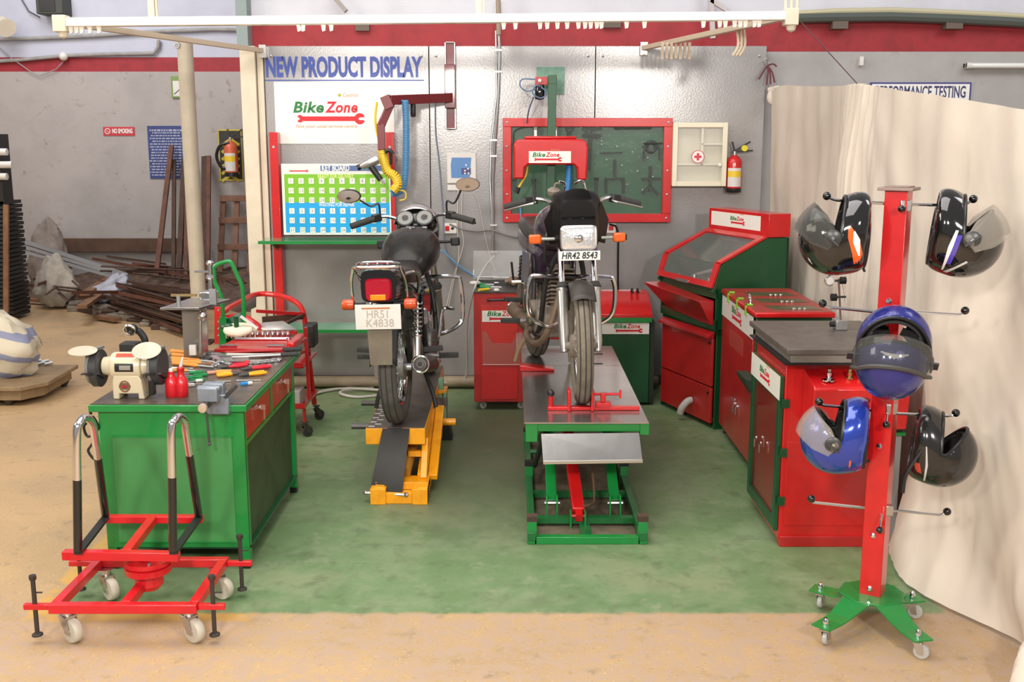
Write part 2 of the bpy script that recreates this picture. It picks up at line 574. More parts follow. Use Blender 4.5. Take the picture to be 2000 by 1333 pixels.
for i, (x0, x1, lb) in enumerate(((-1.79, -.603, 'grey sheet metal wall panel carrying the NEW PRODUCT DISPLAY lettering'),
                                 (-.597, .600, 'grey sheet metal wall panel behind the vertical conduit, between the two others'),
                                 (.606, 1.835, 'grey sheet metal wall panel behind the first aid box and red extinguisher'))):
    t = thing('wall_panel', lb, 'wall panel', ((x0 + x1) / 2, 8.03, pbot))
    w = MB(); w.box((x0, 8.0, pbot), (x1, 8.03, ptop)); w.build('sheet', PANM, t, bev=.002)
    for sx in (x0 + .05, x1 - .05):
        for z in (ptop - .07, 1.3, .2):
            w = MB(); w.lathe([(.010, 0), (.010, .003), (.006, .006), (0, .007)], (sx, 8.0, z), (0, -1, 0), 10)
            w.build('screw', STEEL, t)
    w = MB(); w.box((x0, 8.03, pbot), (x1, 8.1, ptop)); w.build('backing_frame', mat('frame_red_edge', (.25, .03, .04), .6), t)
# ------------------------------------------------------------------ shared: shop logo, casters
LG_G = mat('logo_green', (.02, .20, .05), .5); LG_R = mat('logo_red', (.66, .015, .03), .5)
LG_O = mat('logo_orange', (.75, .28, .10), .5); LG_Y = mat('logo_disc', (.45, .42, .02), .5)
SIGNW = mat('sign_white', (.84, .82, .74), .4, coat=.2)
def wrench_poly(L, t, jaw=2.3):
    """open spanner silhouette along x, centred"""
    p = [(-L / 2 + t, -t / 2), (L / 2 - t * 1.6, -t / 2)]
    c = (L / 2 - t * .4, 0); r = t * jaw / 2
    for k in range(9):
        a = R(-150 + k * 15); p.append((c[0] + r * math.cos(a), c[1] + r * math.sin(a)))
    p += [(c[0] + r * .75, -t * .28), (c[0] - t * .05, -t * .30), (c[0] - t * .35, 0), (c[0] - t * .05, t * .30), (c[0] + r * .75, t * .28)]
    for k in range(9):
        a = R(30 + k * 15); p.append((c[0] + r * math.cos(a), c[1] + r * math.sin(a)))
    p += [(L / 2 - t * 1.6, t / 2), (-L / 2 + t, t / 2)]
    c = (-L / 2 + t * .5, 0); r = t * .8
    for k in range(7):
        a = R(60 + k * 14); p.append((c[0] + r * math.cos(a), c[1] + r * math.sin(a)))
    p += [(c[0] - t * .1, t * .1), (c[0] - t * .1, -t * .1)]
    for k in range(7):
        a = R(216 + k * 14); p.append((c[0] + r * math.cos(a), c[1] + r * math.sin(a)))
    return p
def off(T, x, y, z=0):
    return T @ Matrix.Translation((x, y, z))
def logo(par, T, wc, tagline=True, e=.0012):
    """lettering and spanner emblem, wc wide, centred on T"""
    s = wc * .215
    d = e * .4
    text('Bike', s * .92, off(T, -.262 * wc, .07 * wc, e), LG_G, par, 'lettering', depth=d, offset=s * .028, shear=.22, spacing=1.08, fitw=.415 * wc)
    text('Zone', s * .92, off(T, .178 * wc, .07 * wc, e), LG_R, par, 'lettering', depth=d, offset=s * .028, shear=.22, spacing=1.08, fitw=.44 * wc)
    w = MB(off(T, .02 * wc, -.075 * wc, e)); w.prism(wrench_poly(wc * .86, wc * .062, 2.4), d); w.build('spanner_emblem', LG_R, par, smooth=False)
    w = MB(off(T, .16 * wc, .235 * wc, e)); w.cyl((0, 0, 0), (0, 0, d), wc * .022, 14); w.build('round_emblem', LG_Y, par, smooth=False)
    text('Castrol', wc * .07, off(T, .30 * wc, .235 * wc, e), LG_O, par, 'lettering', depth=d, shear=.2)
    if tagline:
        text('Not your usual service centre', wc * .062, off(T, -.03 * wc, -.175 * wc, e), LG_O, par, 'lettering', depth=d, shear=.25, sx=1.1)
def logo_plate(par, T, w, h, wc, cx=0, tagline=False, name='logo_plate'):
    p = MB(T); p.box((-w / 2, -h / 2, 0), (w / 2, h / 2, .002))
    o = p.build(name, SIGNW, par, smooth=False); o['label'] = 'cream logo plate with green and red lettering'
    logo(o, off(T, cx, 0, .002), wc, tagline, .0006)
    return o
def caster(par, base, r, wid, top, wmat, fmat=None, yaw=0.0, offs=.03, name='caster'):
    """swivel caster: base on the floor under the stem, top = height of its plate"""
    fmat = fmat or CHROMED
    T = Matrix.Translation(base) @ Matrix.Rotation(yaw, 4, 'Z')
    w = MB(T); w.lathe([(r * .25, -wid / 2 - .001), (r * .9, -wid / 2), (r, -wid * .3), (r, wid * .3), (r * .9, wid / 2), (r * .25, wid / 2 + .001)], (offs, 0, r), (0, 1, 0), 24)
    c = w.build(name, wmat, par)
    w = MB(T)
    w.lathe([(r * .22, -wid * .62), (r * .22, wid * .62)], (offs, 0, r), (0, 1, 0), 12)
    for s in (-1, 1):
        y = s * (wid / 2 + .005)
        w.prism([(offs - r * .32, r * .8), (offs + r * .32, r * .8), (r * .55, 2 * r + .008), (-r * .55, 2 * r + .008)], .003, basis((0, y, 0), X3, Z3, -Y3))
    w.box((-r * .55, -wid / 2 - .006, 2 * r + .005), (r * .55, wid / 2 + .006, 2 * r + .010))
    w.lathe([(r * .42, 2 * r + .010), (r * .42, top - base[2] - .004), (r * .7, top - base[2] - .003), (r * .7, top - base[2])], (0, 0, 0), (0, 0, 1), 14)
    w.build('caster_fork', fmat, c)
    return c

# ------------------------------------------------------------------ things on the back wall
def wp(px, py, y=8.0): return WY(px, py, y)
def wbox(w, x0, y0, x1, y1, d0=8.0, d1=7.99):
    a = wp(x0, y0); b = wp(x1, y1)
    return w.box((a.x, d0, a.z), (b.x, d1, b.z))
# NEW PRODUCT DISPLAY lettering stuck on the left panel
t = thing('display_heading', 'blue NEW PRODUCT DISPLAY lettering with underline across the left wall panel', 'lettering', wp(672, 157))
BLT = mat('lettering_blue', (.05, .085, .36), .35)
a = wp(672, 133)
text('NEW PRODUCT DISPLAY', .19, facing_cam((a.x, 7.9985, a.z)), BLT, t, depth=.0008, offset=.0085, fitw=1.13)
w = MB()
a = wp(517, 157); b = wp(828, 154); w.box((a.x, 7.9985, a.z - .004), (b.x, 7.997, a.z + .004)); w.build('underline', BLT, t)
# logo poster
a = wp(535, 160); b = wp(771, 281); cx, cz = (a.x + b.x) / 2, (a.z + b.z) / 2
t = thing('poster', 'white poster with green and red logo and spanner below the blue lettering', 'poster', (cx, 7.995, b.z))
w = MB(); w.box((a.x, 7.997, b.z), (b.x, 7.993, a.z)); w.build('poster_sheet', mat('poster_white', (.86, .85, .80), .35), t)
logo(t, facing_cam((wp(641, 215).x, 7.993, wp(641, 221).z)), .54, True)

# red post display stand with two green glass shelves
t = thing('display_stand', 'red two-post display stand with green edged glass shelves', 'display stand', (-1.3, 7.85, 0))
for (x0, x1) in ((535, 553), (762, 777)):
    A = wp(x0, 258); B = wp(x1, 258)
    xx0 = -1.755 if x0 < 600 else -.915; xx1 = xx0 + .062
    w = MB(); w.box((xx0, 7.90, 0), (xx1, 7.985, 1.905)); pst = w.build('post', RED, t, bev=.004)
    w = MB()
    for k in range(17):
        w.cyl((xx0 - .003, 7.93, .25 + k * .1), (xx0 + .001, 7.93, .25 + k * .1), .006, 8)
    w.cyl(((xx0 + xx1) / 2, 7.896, 1.80), ((xx0 + xx1) / 2, 7.902, 1.80), .010, 8)
    w.build('bolt', STEEL, pst)
GSH = mat('shelf_glass', (.10, .50, .25), .08, 0, coat=.5, alpha=.75)
for z, y0, lab in ((1.135, 7.62, 0), (.50, 7.60, 0)):
    w = MB(); w.box((-1.80, y0, z), (-.80, 7.92, z + .008)); sh = w.build('shelf', GSH, t)
    w = MB(); w.box((-1.80, y0 - .004, z - .012), (-.80, y0, z + .010)); w.build('shelf_edge', GREEN, sh)
    for x in (-1.724, -.884):
        w = MB(); w.prism([(0, 0), (.24, 0), (0, -.09)], .006, basis((x, 7.91, z - .001), (0, -1, 0), (0, 0, 1), (-1, 0, 0)))
        w.build('shelf_bracket', GREEN, t)
# key board
A = wp(549, 320, 7.89); B = wp(765, 459, 7.89)
Wk, Hk = B.x - A.x, A.z - B.z
t = thing('key_board', 'green and blue KEY BOARD with rows of white numbered tags', 'key board', ((A.x + B.x) / 2, 7.89, B.z))
def kx(u): return A.x + u * Wk
def kz(v): return A.z - v * Hk
w = MB(); w.box((A.x, 7.885, B.z), (B.x, 7.897, A.z)); w.build('board', WHT, t, bev=.002)
KG = mat('board_green', (.20, .52, .015), .3, coat=.3); KB = mat('board_blue', (.01, .38, .80), .3, coat=.3)
w = MB(); w.box((kx(.025), 7.883, kz(.54)), (kx(.985), 7.886, kz(.145))); w.build('green_field', KG, t)
w = MB(); w.box((kx(.025), 7.883, kz(.965)), (kx(.985), 7.886, kz(.54))); w.build('blue_field', KB, t)
w = MB(); w.box((kx(.36), 7.8835, kz(.10)), (kx(.985), 7.886, kz(.025))); w.build('header_strip', mat('header_blue', (.09, .15, .36), .4), t)
text('KEY BOARD', .060, facing_cam((kx(.50), 7.883, kz(.063))), WHT, t, offset=.002, depth=.0006, fitw=.20)
text('READY FOR DELIVERY', .036, facing_cam((kx(.50), 7.8825, kz(.175))), mat('pale_yellow', (.75, .85, .30), .4), t, depth=.0006, offset=.0008, fitw=.26)
text('WAITING FOR REPAIR', .036, facing_cam((kx(.50), 7.8825, kz(.575))), WHT, t, depth=.0006, offset=.0008, fitw=.26)
w = MB(facing_cam((kx(.16), 7.8845, kz(.10)))); w.prism(wrench_poly(.13, .008), .0008); w.build('spanner_emblem', LG_R, t)
TAGM = mat('tag_white', (.85, .83, .78), .4); GREYT = mat('tag_digits', (.25, .25, .25), .5)
for half, v0 in ((0, .24), (1, .66)):
    for r in range(3):
        for c in range(10):
            if (r * 10 + c) > 29: continue
            x = kx(.085 + c * .094); z = kz(v0 + r * .135)
            w = MB(); w.box((x - .0185, 7.880, z - .020), (x + .0185, 7.884, z + .020)); g = w.build('number_tag', TAGM, t)
            w = text_mb(str(r * 10 + c + 1), .032, facing_cam((x, 7.8795, z)), depth=.0004)
            w.build('digits', GREYT, g, smooth=False)

# hose boom (maroon) on a wall rail
t = thing('hose_boom', 'maroon swinging hose boom bolted to a short vertical rail on the wall', 'boom', wp(880, 250))
A = wp(871, 84); B = wp(889, 252)
w = MB(); w.box((A.x, 7.975, B.z), (B.x, 8.0, A.z)); w.build('wall_rail', MAROON, t)
w = MB()
for x in (A.x - .004, B.x + .004): w.tube([(x, 7.968, A.z), (x, 7.968, B.z)], .006, 6)
for z in (A.z, B.z): w.tube([(A.x, 7.968, z), (B.x, 7.968, z)], .006, 6)
w.build('rail_rod', CHROMED, t)
w = MB(); a = wp(870, 127); b = wp(890, 212); w.box((a.x - .002, 7.90, b.z), (b.x + .002, 7.968, a.z)); w.build('sleeve', MAROON, t, bev=.003)
BY = 7.60
def bp_(x, y, Y=BY): return WY(x, y, Y)
w = MB(); w.bar(bp_(880, 191, 7.93), bp_(758, 196, 7.45), .065, .065); w.build('arm', MAROON, t, bev=.003)
w = MB(); w.bar(bp_(752, 188, 7.45), bp_(762, 212, 7.45), .085, .065)
w.bar(bp_(762, 205, 7.45), bp_(744, 246, 7.43), .05, .05); w.bar(bp_(744, 242, 7.43), bp_(746, 293, 7.43), .05, .05)
w.build('drop_arm', MAROON, t, bev=.003)
w = MB(); w.lathe([(0, 0), (.016, .002), (.019, .015), (.019, .085), (.014, .10), (.014, .115)], bp_(807, 229, 7.62), (0, 0, 1), 14); w.build('air_filter', BLK, t)
# coiled hoses
def coil(path, R0, turns, r, seg=6, per=10):
    P = smooth_pts(path, 12)
    L = [0]
    for i in range(1, len(P)): L.append(L[-1] + (P[i] - P[i - 1]).length)
    n = turns * per
    out = []
    j = 0
    for i in range(n + 1):
        s = L[-1] * i / n
        while j < len(P) - 2 and L[j + 1] < s: j += 1
        q = (s - L[j]) / max(1e-9, L[j + 1] - L[j])
        p = P[j].lerp(P[j + 1], q); tt = (P[j + 1] - P[j]).normalized()
        x, y, z = frame_from(tt, (0, 1, 0))
        a = 2 * PI * i / per
        out.append(p + x * math.cos(a) * R0 + y * math.sin(a) * R0)
    return out
path = [bp_(791, 196, 7.5), bp_(793, 230, 7.5), bp_(793, 300, 7.5), bp_(791, 345, 7.5), bp_(784, 372, 7.5), bp_(764, 379, 7.47)]
w = MB(); w.tube(coil(path, .020, 62, .0055, per=10), .0058, 5); o = w.build('coiled_hose', BLUH, None); tag(o, 'blue coiled air hose hanging in a loop from the maroon boom', 'hose')
path = [bp_(747, 292, 7.44), bp_(750, 312, 7.44), bp_(757, 335, 7.43), bp_(772, 345, 7.43), bp_(777, 362, 7.43), bp_(768, 372, 7.43)]
w = MB(); w.tube(coil(path, .026, 26, .008, per=10), .0085, 5)
w.tube(smooth_pts([bp_(736, 200, 7.47), bp_(733, 230, 7.45), bp_(737, 262, 7.45), bp_(747, 292, 7.44)], 6), .009, 6)
w.stube([bp_(768, 372, 7.43), bp_(790, 374, 7.43), bp_(792, 388, 7.43), bp_(780, 392, 7.43)], .005, 6)
o = w.build('coiled_hose', YELP, None); tag(o, 'yellow coiled air hose hanging off the end of the maroon boom', 'hose')
# impact gun
t = thing('air_gun', 'silver air impact gun with black grip hanging by the yellow hose', 'air gun', bp_(735, 352, 7.38))
ALU = mat('cast_aluminium', (.55, .55, .55), .35, .8)
w = MB(); a = bp_(704, 326, 7.38); b = bp_(738, 311, 7.38); w.lathe([(.018, 0), (.020, .01), (.031, .03), (.034, .07), (.034, .12), (.028, .135), (0, .138)], a, b - a, 16); w.build('housing', ALU, t)
w = MB(); a = bp_(722, 322, 7.38); b = bp_(744, 352, 7.38); w.tube([a, a.lerp(b, .5), b], [.024, .021, .020], 12); w.build('grip', BLK, t)
w = MB(); w.cyl(bp_(743, 350, 7.38), bp_(751, 360, 7.38), .010, 10); w.build('air_fitting', CHROME, t)
w = MB(); w.lathe([(.02, 0), (.02, .02), (.016, .03)], bp_(704, 326, 7.38) + Vector((-.02, 0, -.008)), b - a if False else Vector((1, 0, .45)), 12); w.build('nose', BLK, t)
t = thing('blow_gun', 'black blow gun hanging beside the yellow coiled hose', 'blow gun', bp_(766, 320, 7.40))
w = MB(); w.tube(smooth_pts([bp_(752, 297, 7.40), bp_(760, 294, 7.40), bp_(768, 301, 7.40)], 4), .014, 8); w.build('body', BLK, t)
w = MB(); w.tube([bp_(763, 298, 7.40), bp_(764, 322, 7.40)], [.014, .010], 8); w.build('grip', BLK, t)

# framed certificate
A = wp(873, 299); B = wp(930, 358)
t = thing('framed_notice', 'small white framed certificate with blue picture on the middle panel', 'framed notice', ((A.x + B.x) / 2, 7.99, B.z))
w = MB(); w.box((A.x, 7.978, B.z), (B.x, 7.998, A.z)); w.build('frame', WHTP, t, bev=.003)
w = MB(facing_cam((A.x, 7.977, B.z))); q = (B.x - A.x); h = A.z - B.z
w.prism([(.15 * q, .18 * h), (.78 * q, .18 * h), (.84 * q, .85 * h), (.17 * q, .85 * h), (.13 * q, .6 * h)], .001); w.build('picture', mat('picture_blue', (.08, .22, .50), .4), t)
w = MB(facing_cam((A.x, 7.9755, B.z))); w.prism([(.5 * q, .30 * h), (.82 * q, .30 * h), (.82 * q, .5 * h), (.5 * q, .5 * h)], .001); w.build('print_block', mat('print_navy', (.04, .05, .18), .4), t)
w = MB(facing_cam((A.x, 7.9755, B.z)))
for u, v in ((.62, .42), (.73, .48), (.66, .6), (.62, .33), (.74, .33)): w.lathe([(.007, 0), (0, .002)], (u * q, v * h, .001), (0, 0, 1), 10)
w.build('white_dots', WHT, t)
A = wp(874, 361); B = wp(900, 372); w = MB(); w.box((A.x, 7.985, B.z), (B.x, 8.0, A.z)); o = w.build('junction_plate', WHTP, bev=.002); tag(o, 'small white plate right under the framed certificate', 'plate')

# pegboard tool cabinet with red frame
A = wp(982, 231); B = wp(1306, 433)
t = thing('tool_board', 'wall tool display case with red frame and green back under clear cover', 'tool board', ((A.x + B.x) / 2, 7.97, B.z))
fw = .062
w = MB()
for q in (((A.x, A.z - fw), (B.x, A.z)), ((A.x, B.z), (B.x, B.z + fw)), ((A.x, B.z + fw), (A.x + fw, A.z - fw)), ((B.x - fw, B.z + fw), (B.x, A.z - fw))):
    w.box((q[0][0], 7.92, q[0][1]), (q[1][0], 7.995, q[1][1]))
w.build('frame', RED, t, bev=.003)
w = MB(); w.box((A.x + fw, 7.975, B.z + fw), (B.x - fw, 7.995, A.z - fw))
w.build('back_board', mat('board_back_green', (.006, .085, .030), .35, var=.5, vscale=4), t)
CLB = mat('rippled_cover', (.55, .70, .60), .06, alpha=.035, bump=.5, bscale=22)
w = MB(); w.box((A.x + fw, 7.925, B.z + fw), (B.x - fw, 7.928, A.z - fw)); w.build('cover_sheet', CLB, t)
for k in range(5):
    z = B.z + fw / 2 + (A.z - B.z - fw) * k / 4
    for x in (A.x + .03, B.x - .03):
        w = MB(); w.lathe([(.008, 0), (.008, .003), (0, .005)], (x, 7.92, z), (0, -1, 0), 8); w.build('rivet', STEEL, t)
DK = mat('dark_tool_steel', (.010, .010, .010), .5, .2)
def tb(x, y): return WY(x, y, 7.955)
def hung(name, label, f, cat='tool', m=DK):
    w = MB(); f(w); o = w.build(name, m); tag(o, label, cat, 'special tools inside the wall case'); return o
hung('torque_bar', 'long dark torque bar lying along the top right inside the red framed case', lambda w: w.cyl(tb(1200, 249), tb(1272, 248), .017, 10))
def f(w):
    w.bar(tb(1154, 262), tb(1150, 335), .028, .012)
    T = basis(tb(1154, 258), X3, Z3, -Y3); w.T = T; w.prism(wrench_poly(.12, .05, 1.9), .012)
    w.T = Matrix.Identity(4)
hung('ring_spanner', 'dark hook spanner hanging behind the right end of the overhead box', f)
hung('puller', 'dark round headed puller behind the top of the green hanging column', lambda w: (w.lathe([(.03, 0), (.03, .02)], tb(1113, 250), (0, -1, 0), 12), w.bar(tb(1112, 255), tb(1110, 295), .03, .015)))
def f(w):
    w.bar(tb(1258, 280), tb(1292, 280), .07, .01, (0, 0, 1))
    w.bar(tb(1258, 285), tb(1258, 313), .014, .014); w.bar(tb(1289, 285), tb(1289, 313), .014, .014)
    w.torus(tb(1272, 287), Y3, .035, .014)
hung('holder_tool', 'dark flywheel holder with two prongs at the right of the case', f)
hung('tee_wrench', 'thin bar tool in the middle row of the case, right of the red box', lambda w: w.bar(tb(1172, 299), tb(1216, 298), .012, .01))
def f(w):
    w.bar(tb(1201, 312), tb(1201, 345), .018, .015); w.bar(tb(1182, 350), tb(1220, 349), .022, .015)
    w.bar(tb(1184, 350), tb(1184, 378), .018, .015); w.bar(tb(1218, 350), tb(1218, 378), .018, .015)
hung('bearing_puller', 'two legged puller with centre screw in the lower middle of the case', f)
def f(w):
    w.bar(tb(1271, 325), tb(1270, 375), .02, .015); w.bar(tb(1253, 350), tb(1290, 349), .025, .015); w.bar(tb(1254, 378), tb(1271, 362), .016, .015); w.bar(tb(1286, 380), tb(1270, 362), .016, .015)
hung('gear_puller', 'spread legged puller at the lower right of the case', f)
for k, (x, y, L) in enumerate(((1005, 352, 22), (1043, 352, 30), (1165, 350, 40), (1112, 348, 24))):
    lab = ('short dark drift hanging at the lower left of the case', 'dark punch hanging left of the green column in the case', 'long dark lever hanging right of the red box in the case', 'small dark drift hanging right of the green column in the case')[k]
    hung('drift_punch', lab, lambda w: (w.bar(tb(x, y), tb(x, y + L), .022, .014), w.cyl(tb(x, y - 3), tb(x, y + 3), .016, 8)))
for k, (x, y) in enumerate(((1020, 252), (1046, 248), (1085, 248))):
    lab = ('bent steel rod tool hanging at the top left of the case', 'short bright clip tool left of the green column at the case top', 'bright socket tool right of the green column at the case top')[k]
    if k == 0: hung('bent_rod', lab, lambda w: w.stube([tb(1042, 248), tb(1022, 249), tb(1006, 256), tb(1003, 268), tb(1003, 300)], .006, 6))
    else: hung('clip_tool', lab, lambda w: (w.bar(tb(x, y), tb(x, y + 26), .02, .012), w.cyl(tb(x, y), tb(x, y + 6), .018, 8)), m=CHROMED)
w = MB()
for k in range(12): w.cyl(wp(1175 + k * 10 % 110, 275 + (k * 37) % 100, 7.96), wp(1175 + k * 10 % 110, 275 + (k * 37) % 100, 7.95), .005, 6)
w.build('peg_hook', CHROME, t)

# green hanging column with hose-reel box
t = thing('service_column', 'green hanging service column with red logo box in front of the tool case', 'service column', WY(1078, 400, 7.6))
A = wp(1048, 131); B = wp(1102, 185); w = MB(); w.box((A.x, 7.985, B.z), (B.x, 8.0, A.z)); w.build('wall_plate', mat('worn_green_plate', (.16, .33, .24), .4, var=.5, vscale=12), t, bev=.002)
CY = 7.55
top = WY(1079, 150, CY); 
w = MB(); w.bar((top.x, 7.99, top.z - .02), (top.x, CY - .03, top.z - .02), .06, .06); w.bar((top.x, CY, top.z + .01), (WY(1075, 385, CY).x, CY, WY(1075, 385, CY).z), .058, .058, (0, 1, 0)); w.build('column', GREEND, t, bev=.003)
for x, nm in ((1058, 'regulator'),):
    w = MB(); w.box(WY(1045, 151, 7.58), WY(1069, 166, 7.52)); w.build('regulator_head', RED2, t, bev=.003)
    w = MB(); w.lathe([(0, 0), (.028, .006), (.034, .02), (.034, .09), (.025, .11), (.02, .12)], WY(1054, 196, 7.55), (0, 0, 1), 16); w.build('filter_bowl', BLKG, t)
w = MB(); w.lathe([(.012, 0), (.012, .03), (.006, .035)], WY(1054, 158, 7.52), (0, -1, 0), 10); w.build('gauge', WHT, t)
# red box: inverted U, rounded
def bx(px, py, Y=7.42): return WY(px, py, Y)
P = [(1003, 350), (1003, 285), (1005, 278), (1012, 272), (1138, 272), (1146, 278), (1149, 288), (1146, 352), (1128, 352), (1127, 328), (1120, 322), (1032, 322), (1025, 328), (1024, 350)]
o0 = bx(1075, 320)
poly = [(bx(x, y).x - o0.x, bx(x, y).z - o0.z) for x, y in P]
w = MB(); w.prism(poly, -.16, facing_cam(o0)); hb = w.build('reel_box', RED, t, bev=.012)
w = MB(); a = bx(1024, 272); b = bx(1127, 266); w.box((a.x, 7.44, a.z), (b.x, 7.56, b.z)); w.build('reel_box_lid', RED, t, bev=.01)
c = bx(1074, 307); A = bx(1033, 296); B = bx(1115, 319)
logo_plate(t, facing_cam((c.x, 7.4195, c.z)), B.x - A.x, A.z - B.z, .21, -.02)
w = MB(); w.stube([bx(1030, 322, 7.5), bx(1028, 340, 7.5), bx(1018, 358, 7.48), bx(1012, 368, 7.48)], .008, 6); w.build('yellow_lead', YELP, t)
w = MB(); w.cyl(bx(1013, 366, 7.48), bx(1009, 378, 7.48), .016, 10); w.build('lead_plug', BLK, t)
w = MB(); w.tube(coil([bx(1112, 322, 7.5), bx(1111, 345, 7.5), bx(1108, 372, 7.5)], .018, 20, .005), .0055, 5); w.build('blue_lead', BLUP, t)
w = MB(); w.stube([WY(1045, 155, 7.55), WY(1020, 155, 7.55), WY(1016, 168, 7.55), WY(1030, 178, 7.55), WY(1058, 172, 7.52), WY(1066, 184, 7.52), WY(1056, 192, 7.52), WY(1040, 182, 7.52), WY(1046, 168, 7.52), WY(1056, 168, 7.52)], .005, 6)
w.stube([WY(1042, 190, 7.6), WY(1033, 215, 7.7), WY(1029, 240, 7.85)], .005, 6)
w.build('air_line', mat('blue_grey_hose', (.10, .17, .30), .4), t)
# first aid cabinet
A = wp(1311, 240); B = wp(1412, 363)
t = thing('first_aid_box', 'cream glass-fronted first aid cabinet with a red cross badge', 'first aid box', ((A.x + B.x) / 2, 7.95, B.z))
w = MB(); w.box((A.x, 7.985, B.z), (B.x, 8.0, A.z)); w.box((A.x, 7.90, B.z), (A.x + .01, 8, A.z)); w.box((B.x - .01, 7.90, B.z), (B.x, 8, A.z)); w.box((A.x, 7.90, A.z - .01), (B.x, 8, A.z)); w.box((A.x, 7.90, B.z), (B.x, 8, B.z + .01))
w.build('carcass', CREAMB, t, bev=.002)
w = MB(); e = .035
w.box((A.x, 7.885, B.z), (A.x + e, 7.90, A.z)); w.box((B.x - e, 7.885, B.z), (B.x, 7.90, A.z)); w.box((A.x + e, 7.885, A.z - e), (B.x - e, 7.90, A.z)); w.box((A.x + e, 7.885, B.z), (B.x - e, 7.90, B.z + e)); dr = w.build('door', CREAMB, t, bev=.003)
w = MB(); w.box((A.x + e, 7.89, B.z + e), (B.x - e, 7.893, A.z - e)); w.build('door_pane', CLEAR, dr)
w = MB(); zs = wp(1360, 322).z; w.box((A.x + .01, 7.90, zs), (B.x - .01, 7.98, zs + .012)); w.box((wp(1365, 300).x, 7.90, zs), (wp(1367, 300).x + .006, 7.98, A.z - .01)); zz = wp(1390, 283).z; w.box((wp(1366, 283).x, 7.90, zz), (B.x - .01, 7.98, zz + .010)); w.build('shelf', CREAMB, t)
c = wp(1358, 306)
w = MB(); w.lathe([(.047, 0), (.047, .001)], (c.x, 7.888, c.z), (0, -1, 0), 28); bd = w.build('badge', mat('badge_red', (.65, .03, .06), .4), t)
w = MB(); w.lathe([(.042, 0), (.042, .001)], (c.x, 7.887, c.z), (0, -1, 0), 28); w.build('badge_disc', WHT, bd)
w = MB(); w.box((c.x - .026, 7.885, c.z - .009), (c.x + .026, 7.886, c.z + .009)); w.box((c.x - .009, 7.8852, c.z - .026), (c.x + .009, 7.8858, c.z + .026)); w.build('red_cross', mat('badge_red', (.65, .03, .06)), bd)
w = MB(); c = wp(1400, 321); w.box((c.x - .012, 7.878, c.z - .012), (c.x + .012, 7.886, c.z + .012)); w.build('latch', WHT, t, bev=.002)
# extinguisher
def extinguisher(c, r, h, label, s=1.0, yellow=True, mb=RED):
    t = thing('fire_extinguisher', label, 'fire extinguisher', c)
    w = MB(); w.lathe([(r * .95, 0), (r, .004), (r, h * .12)], c, (0, 0, 1), 24); w.build('skirt', BLK, t)
    w = MB(); w.lathe([(r * .99, h * .12), (r, h * .13), (r, h * .80), (r * .94, h * .87), (r * .7, h * .94), (r * .35, h * .985), (r * .30, h)], c, (0, 0, 1), 24); w.build('cylinder', mb, t)
    w = MB()
    def lab(u, v):
        a = R(-150 + 110 * u); return (c[0] + (r + .0008) * math.cos(a), c[1] + (r + .0008) * math.sin(a), c[2] + h * (.16 + .50 * v))
    w.grid(lambda u, v: lab(u, v), 12, 1); lb = w.build('paper_label', WHTP, t)
    w = MB()
    def lab2(u, v):
        a = R(-150 + 110 * u); return (c[0] + (r + .0014) * math.cos(a), c[1] + (r + .0014) * math.sin(a), c[2] + h * (.42 + .16 * v))
    w.grid(lambda u, v: lab2(u, v), 12, 1); w.build('yellow_band', YELP, lb)
    w = MB(); w.lathe([(r * .22, h), (r * .22, h * 1.06), (r * .30, h * 1.07), (r * .30, h * 1.10), (0, h * 1.11)], c, (0, 0, 1), 12); w.build('neck_ring', CHROMED, t)
    cz = Vector(c) + Vector((0, 0, h * 1.08))
    w = MB(); w.bar(cz + Vector((-.01 * s, 0, 0)), cz + Vector((.11 * s, 0, .075 * s)), .018 * s, .012 * s); w.build('lever', BLK, t)
    w = MB(); w.bar(cz + Vector((-.02 * s, 0, 0)), cz + Vector((.13 * s, 0, .012 * s)), .018 * s, .012 * s); w.bar(cz, cz + Vector((-.02 * s, 0, .075 * s)), .016 * s, .012 * s); w.build('carry_handle', BLK, t)
    if yellow:
        w = MB(); w.lathe([(.022 * s, 0), (.022 * s, .02 * s)], cz + Vector((.065 * s, -.01, .028 * s)), (0, -1, 0), 14); w.build('pressure_gauge', mat('yellow_tag', (.72, .65, .02), .4), t)
    return t
b_ = WY(1432, 376, 7.92)
extinguisher((b_.x, 7.92, b_.z), .056, .268, 'red fire extinguisher mounted on the grey panel beside the first aid cabinet')
w = MB(); w.box((b_.x - .02, 7.975, b_.z + .1), (b_.x + .02, 8.0, b_.z + .2)); tag(w.build('wall_bracket', BLK), 'black bracket behind the red extinguisher right of the first aid cabinet', 'bracket')
# conduit, cables, switches
t = thing('conduit', 'grey vertical electric conduit running down the middle wall panel', 'conduit', wp(965, 500))
w = MB(); w.tube([WY(x, y, 7.985) for x, y in ((974, 60), (976, 100), (974, 180), (967, 280), (963, 350), (963, 450), (963, 492))], .011, 8); w.build('conduit_pipe', STEEL, t)
w = MB(); w.tube([WY(x, y, 7.97) for x, y in ((973, 0), (974, 30), (974, 68))], .018, 8); w.build('conduit_sleeve', mat('rusty_sleeve', (.30, .24, .18), .6), t)
w = MB(); w.tube([WY(x, y, 7.985) for x, y in ((968, 60), (970, 180), (959, 280), (957, 350), (961, 440))], .007, 6); w.build('side_cable', STEEL, t)
w = MB()
for y in (98, 140, 274, 305, 440, 492): a = WY(974 if y < 200 else 964, y, 7.98); w.box((a.x - .025, 7.97, a.z - .006), (a.x + .025, 7.99, a.z + .006))
w.build('clip', CHROMED, t)
def cable(pts, r, m, label, name='cable', Y=7.98, cat='cable'):
    w = MB(); w.stube([WY(p[0], p[1], p[2] if len(p) > 2 else Y) for p in pts], r, 6, 5)
    o = w.build(name, m); tag(o, label, cat); return o
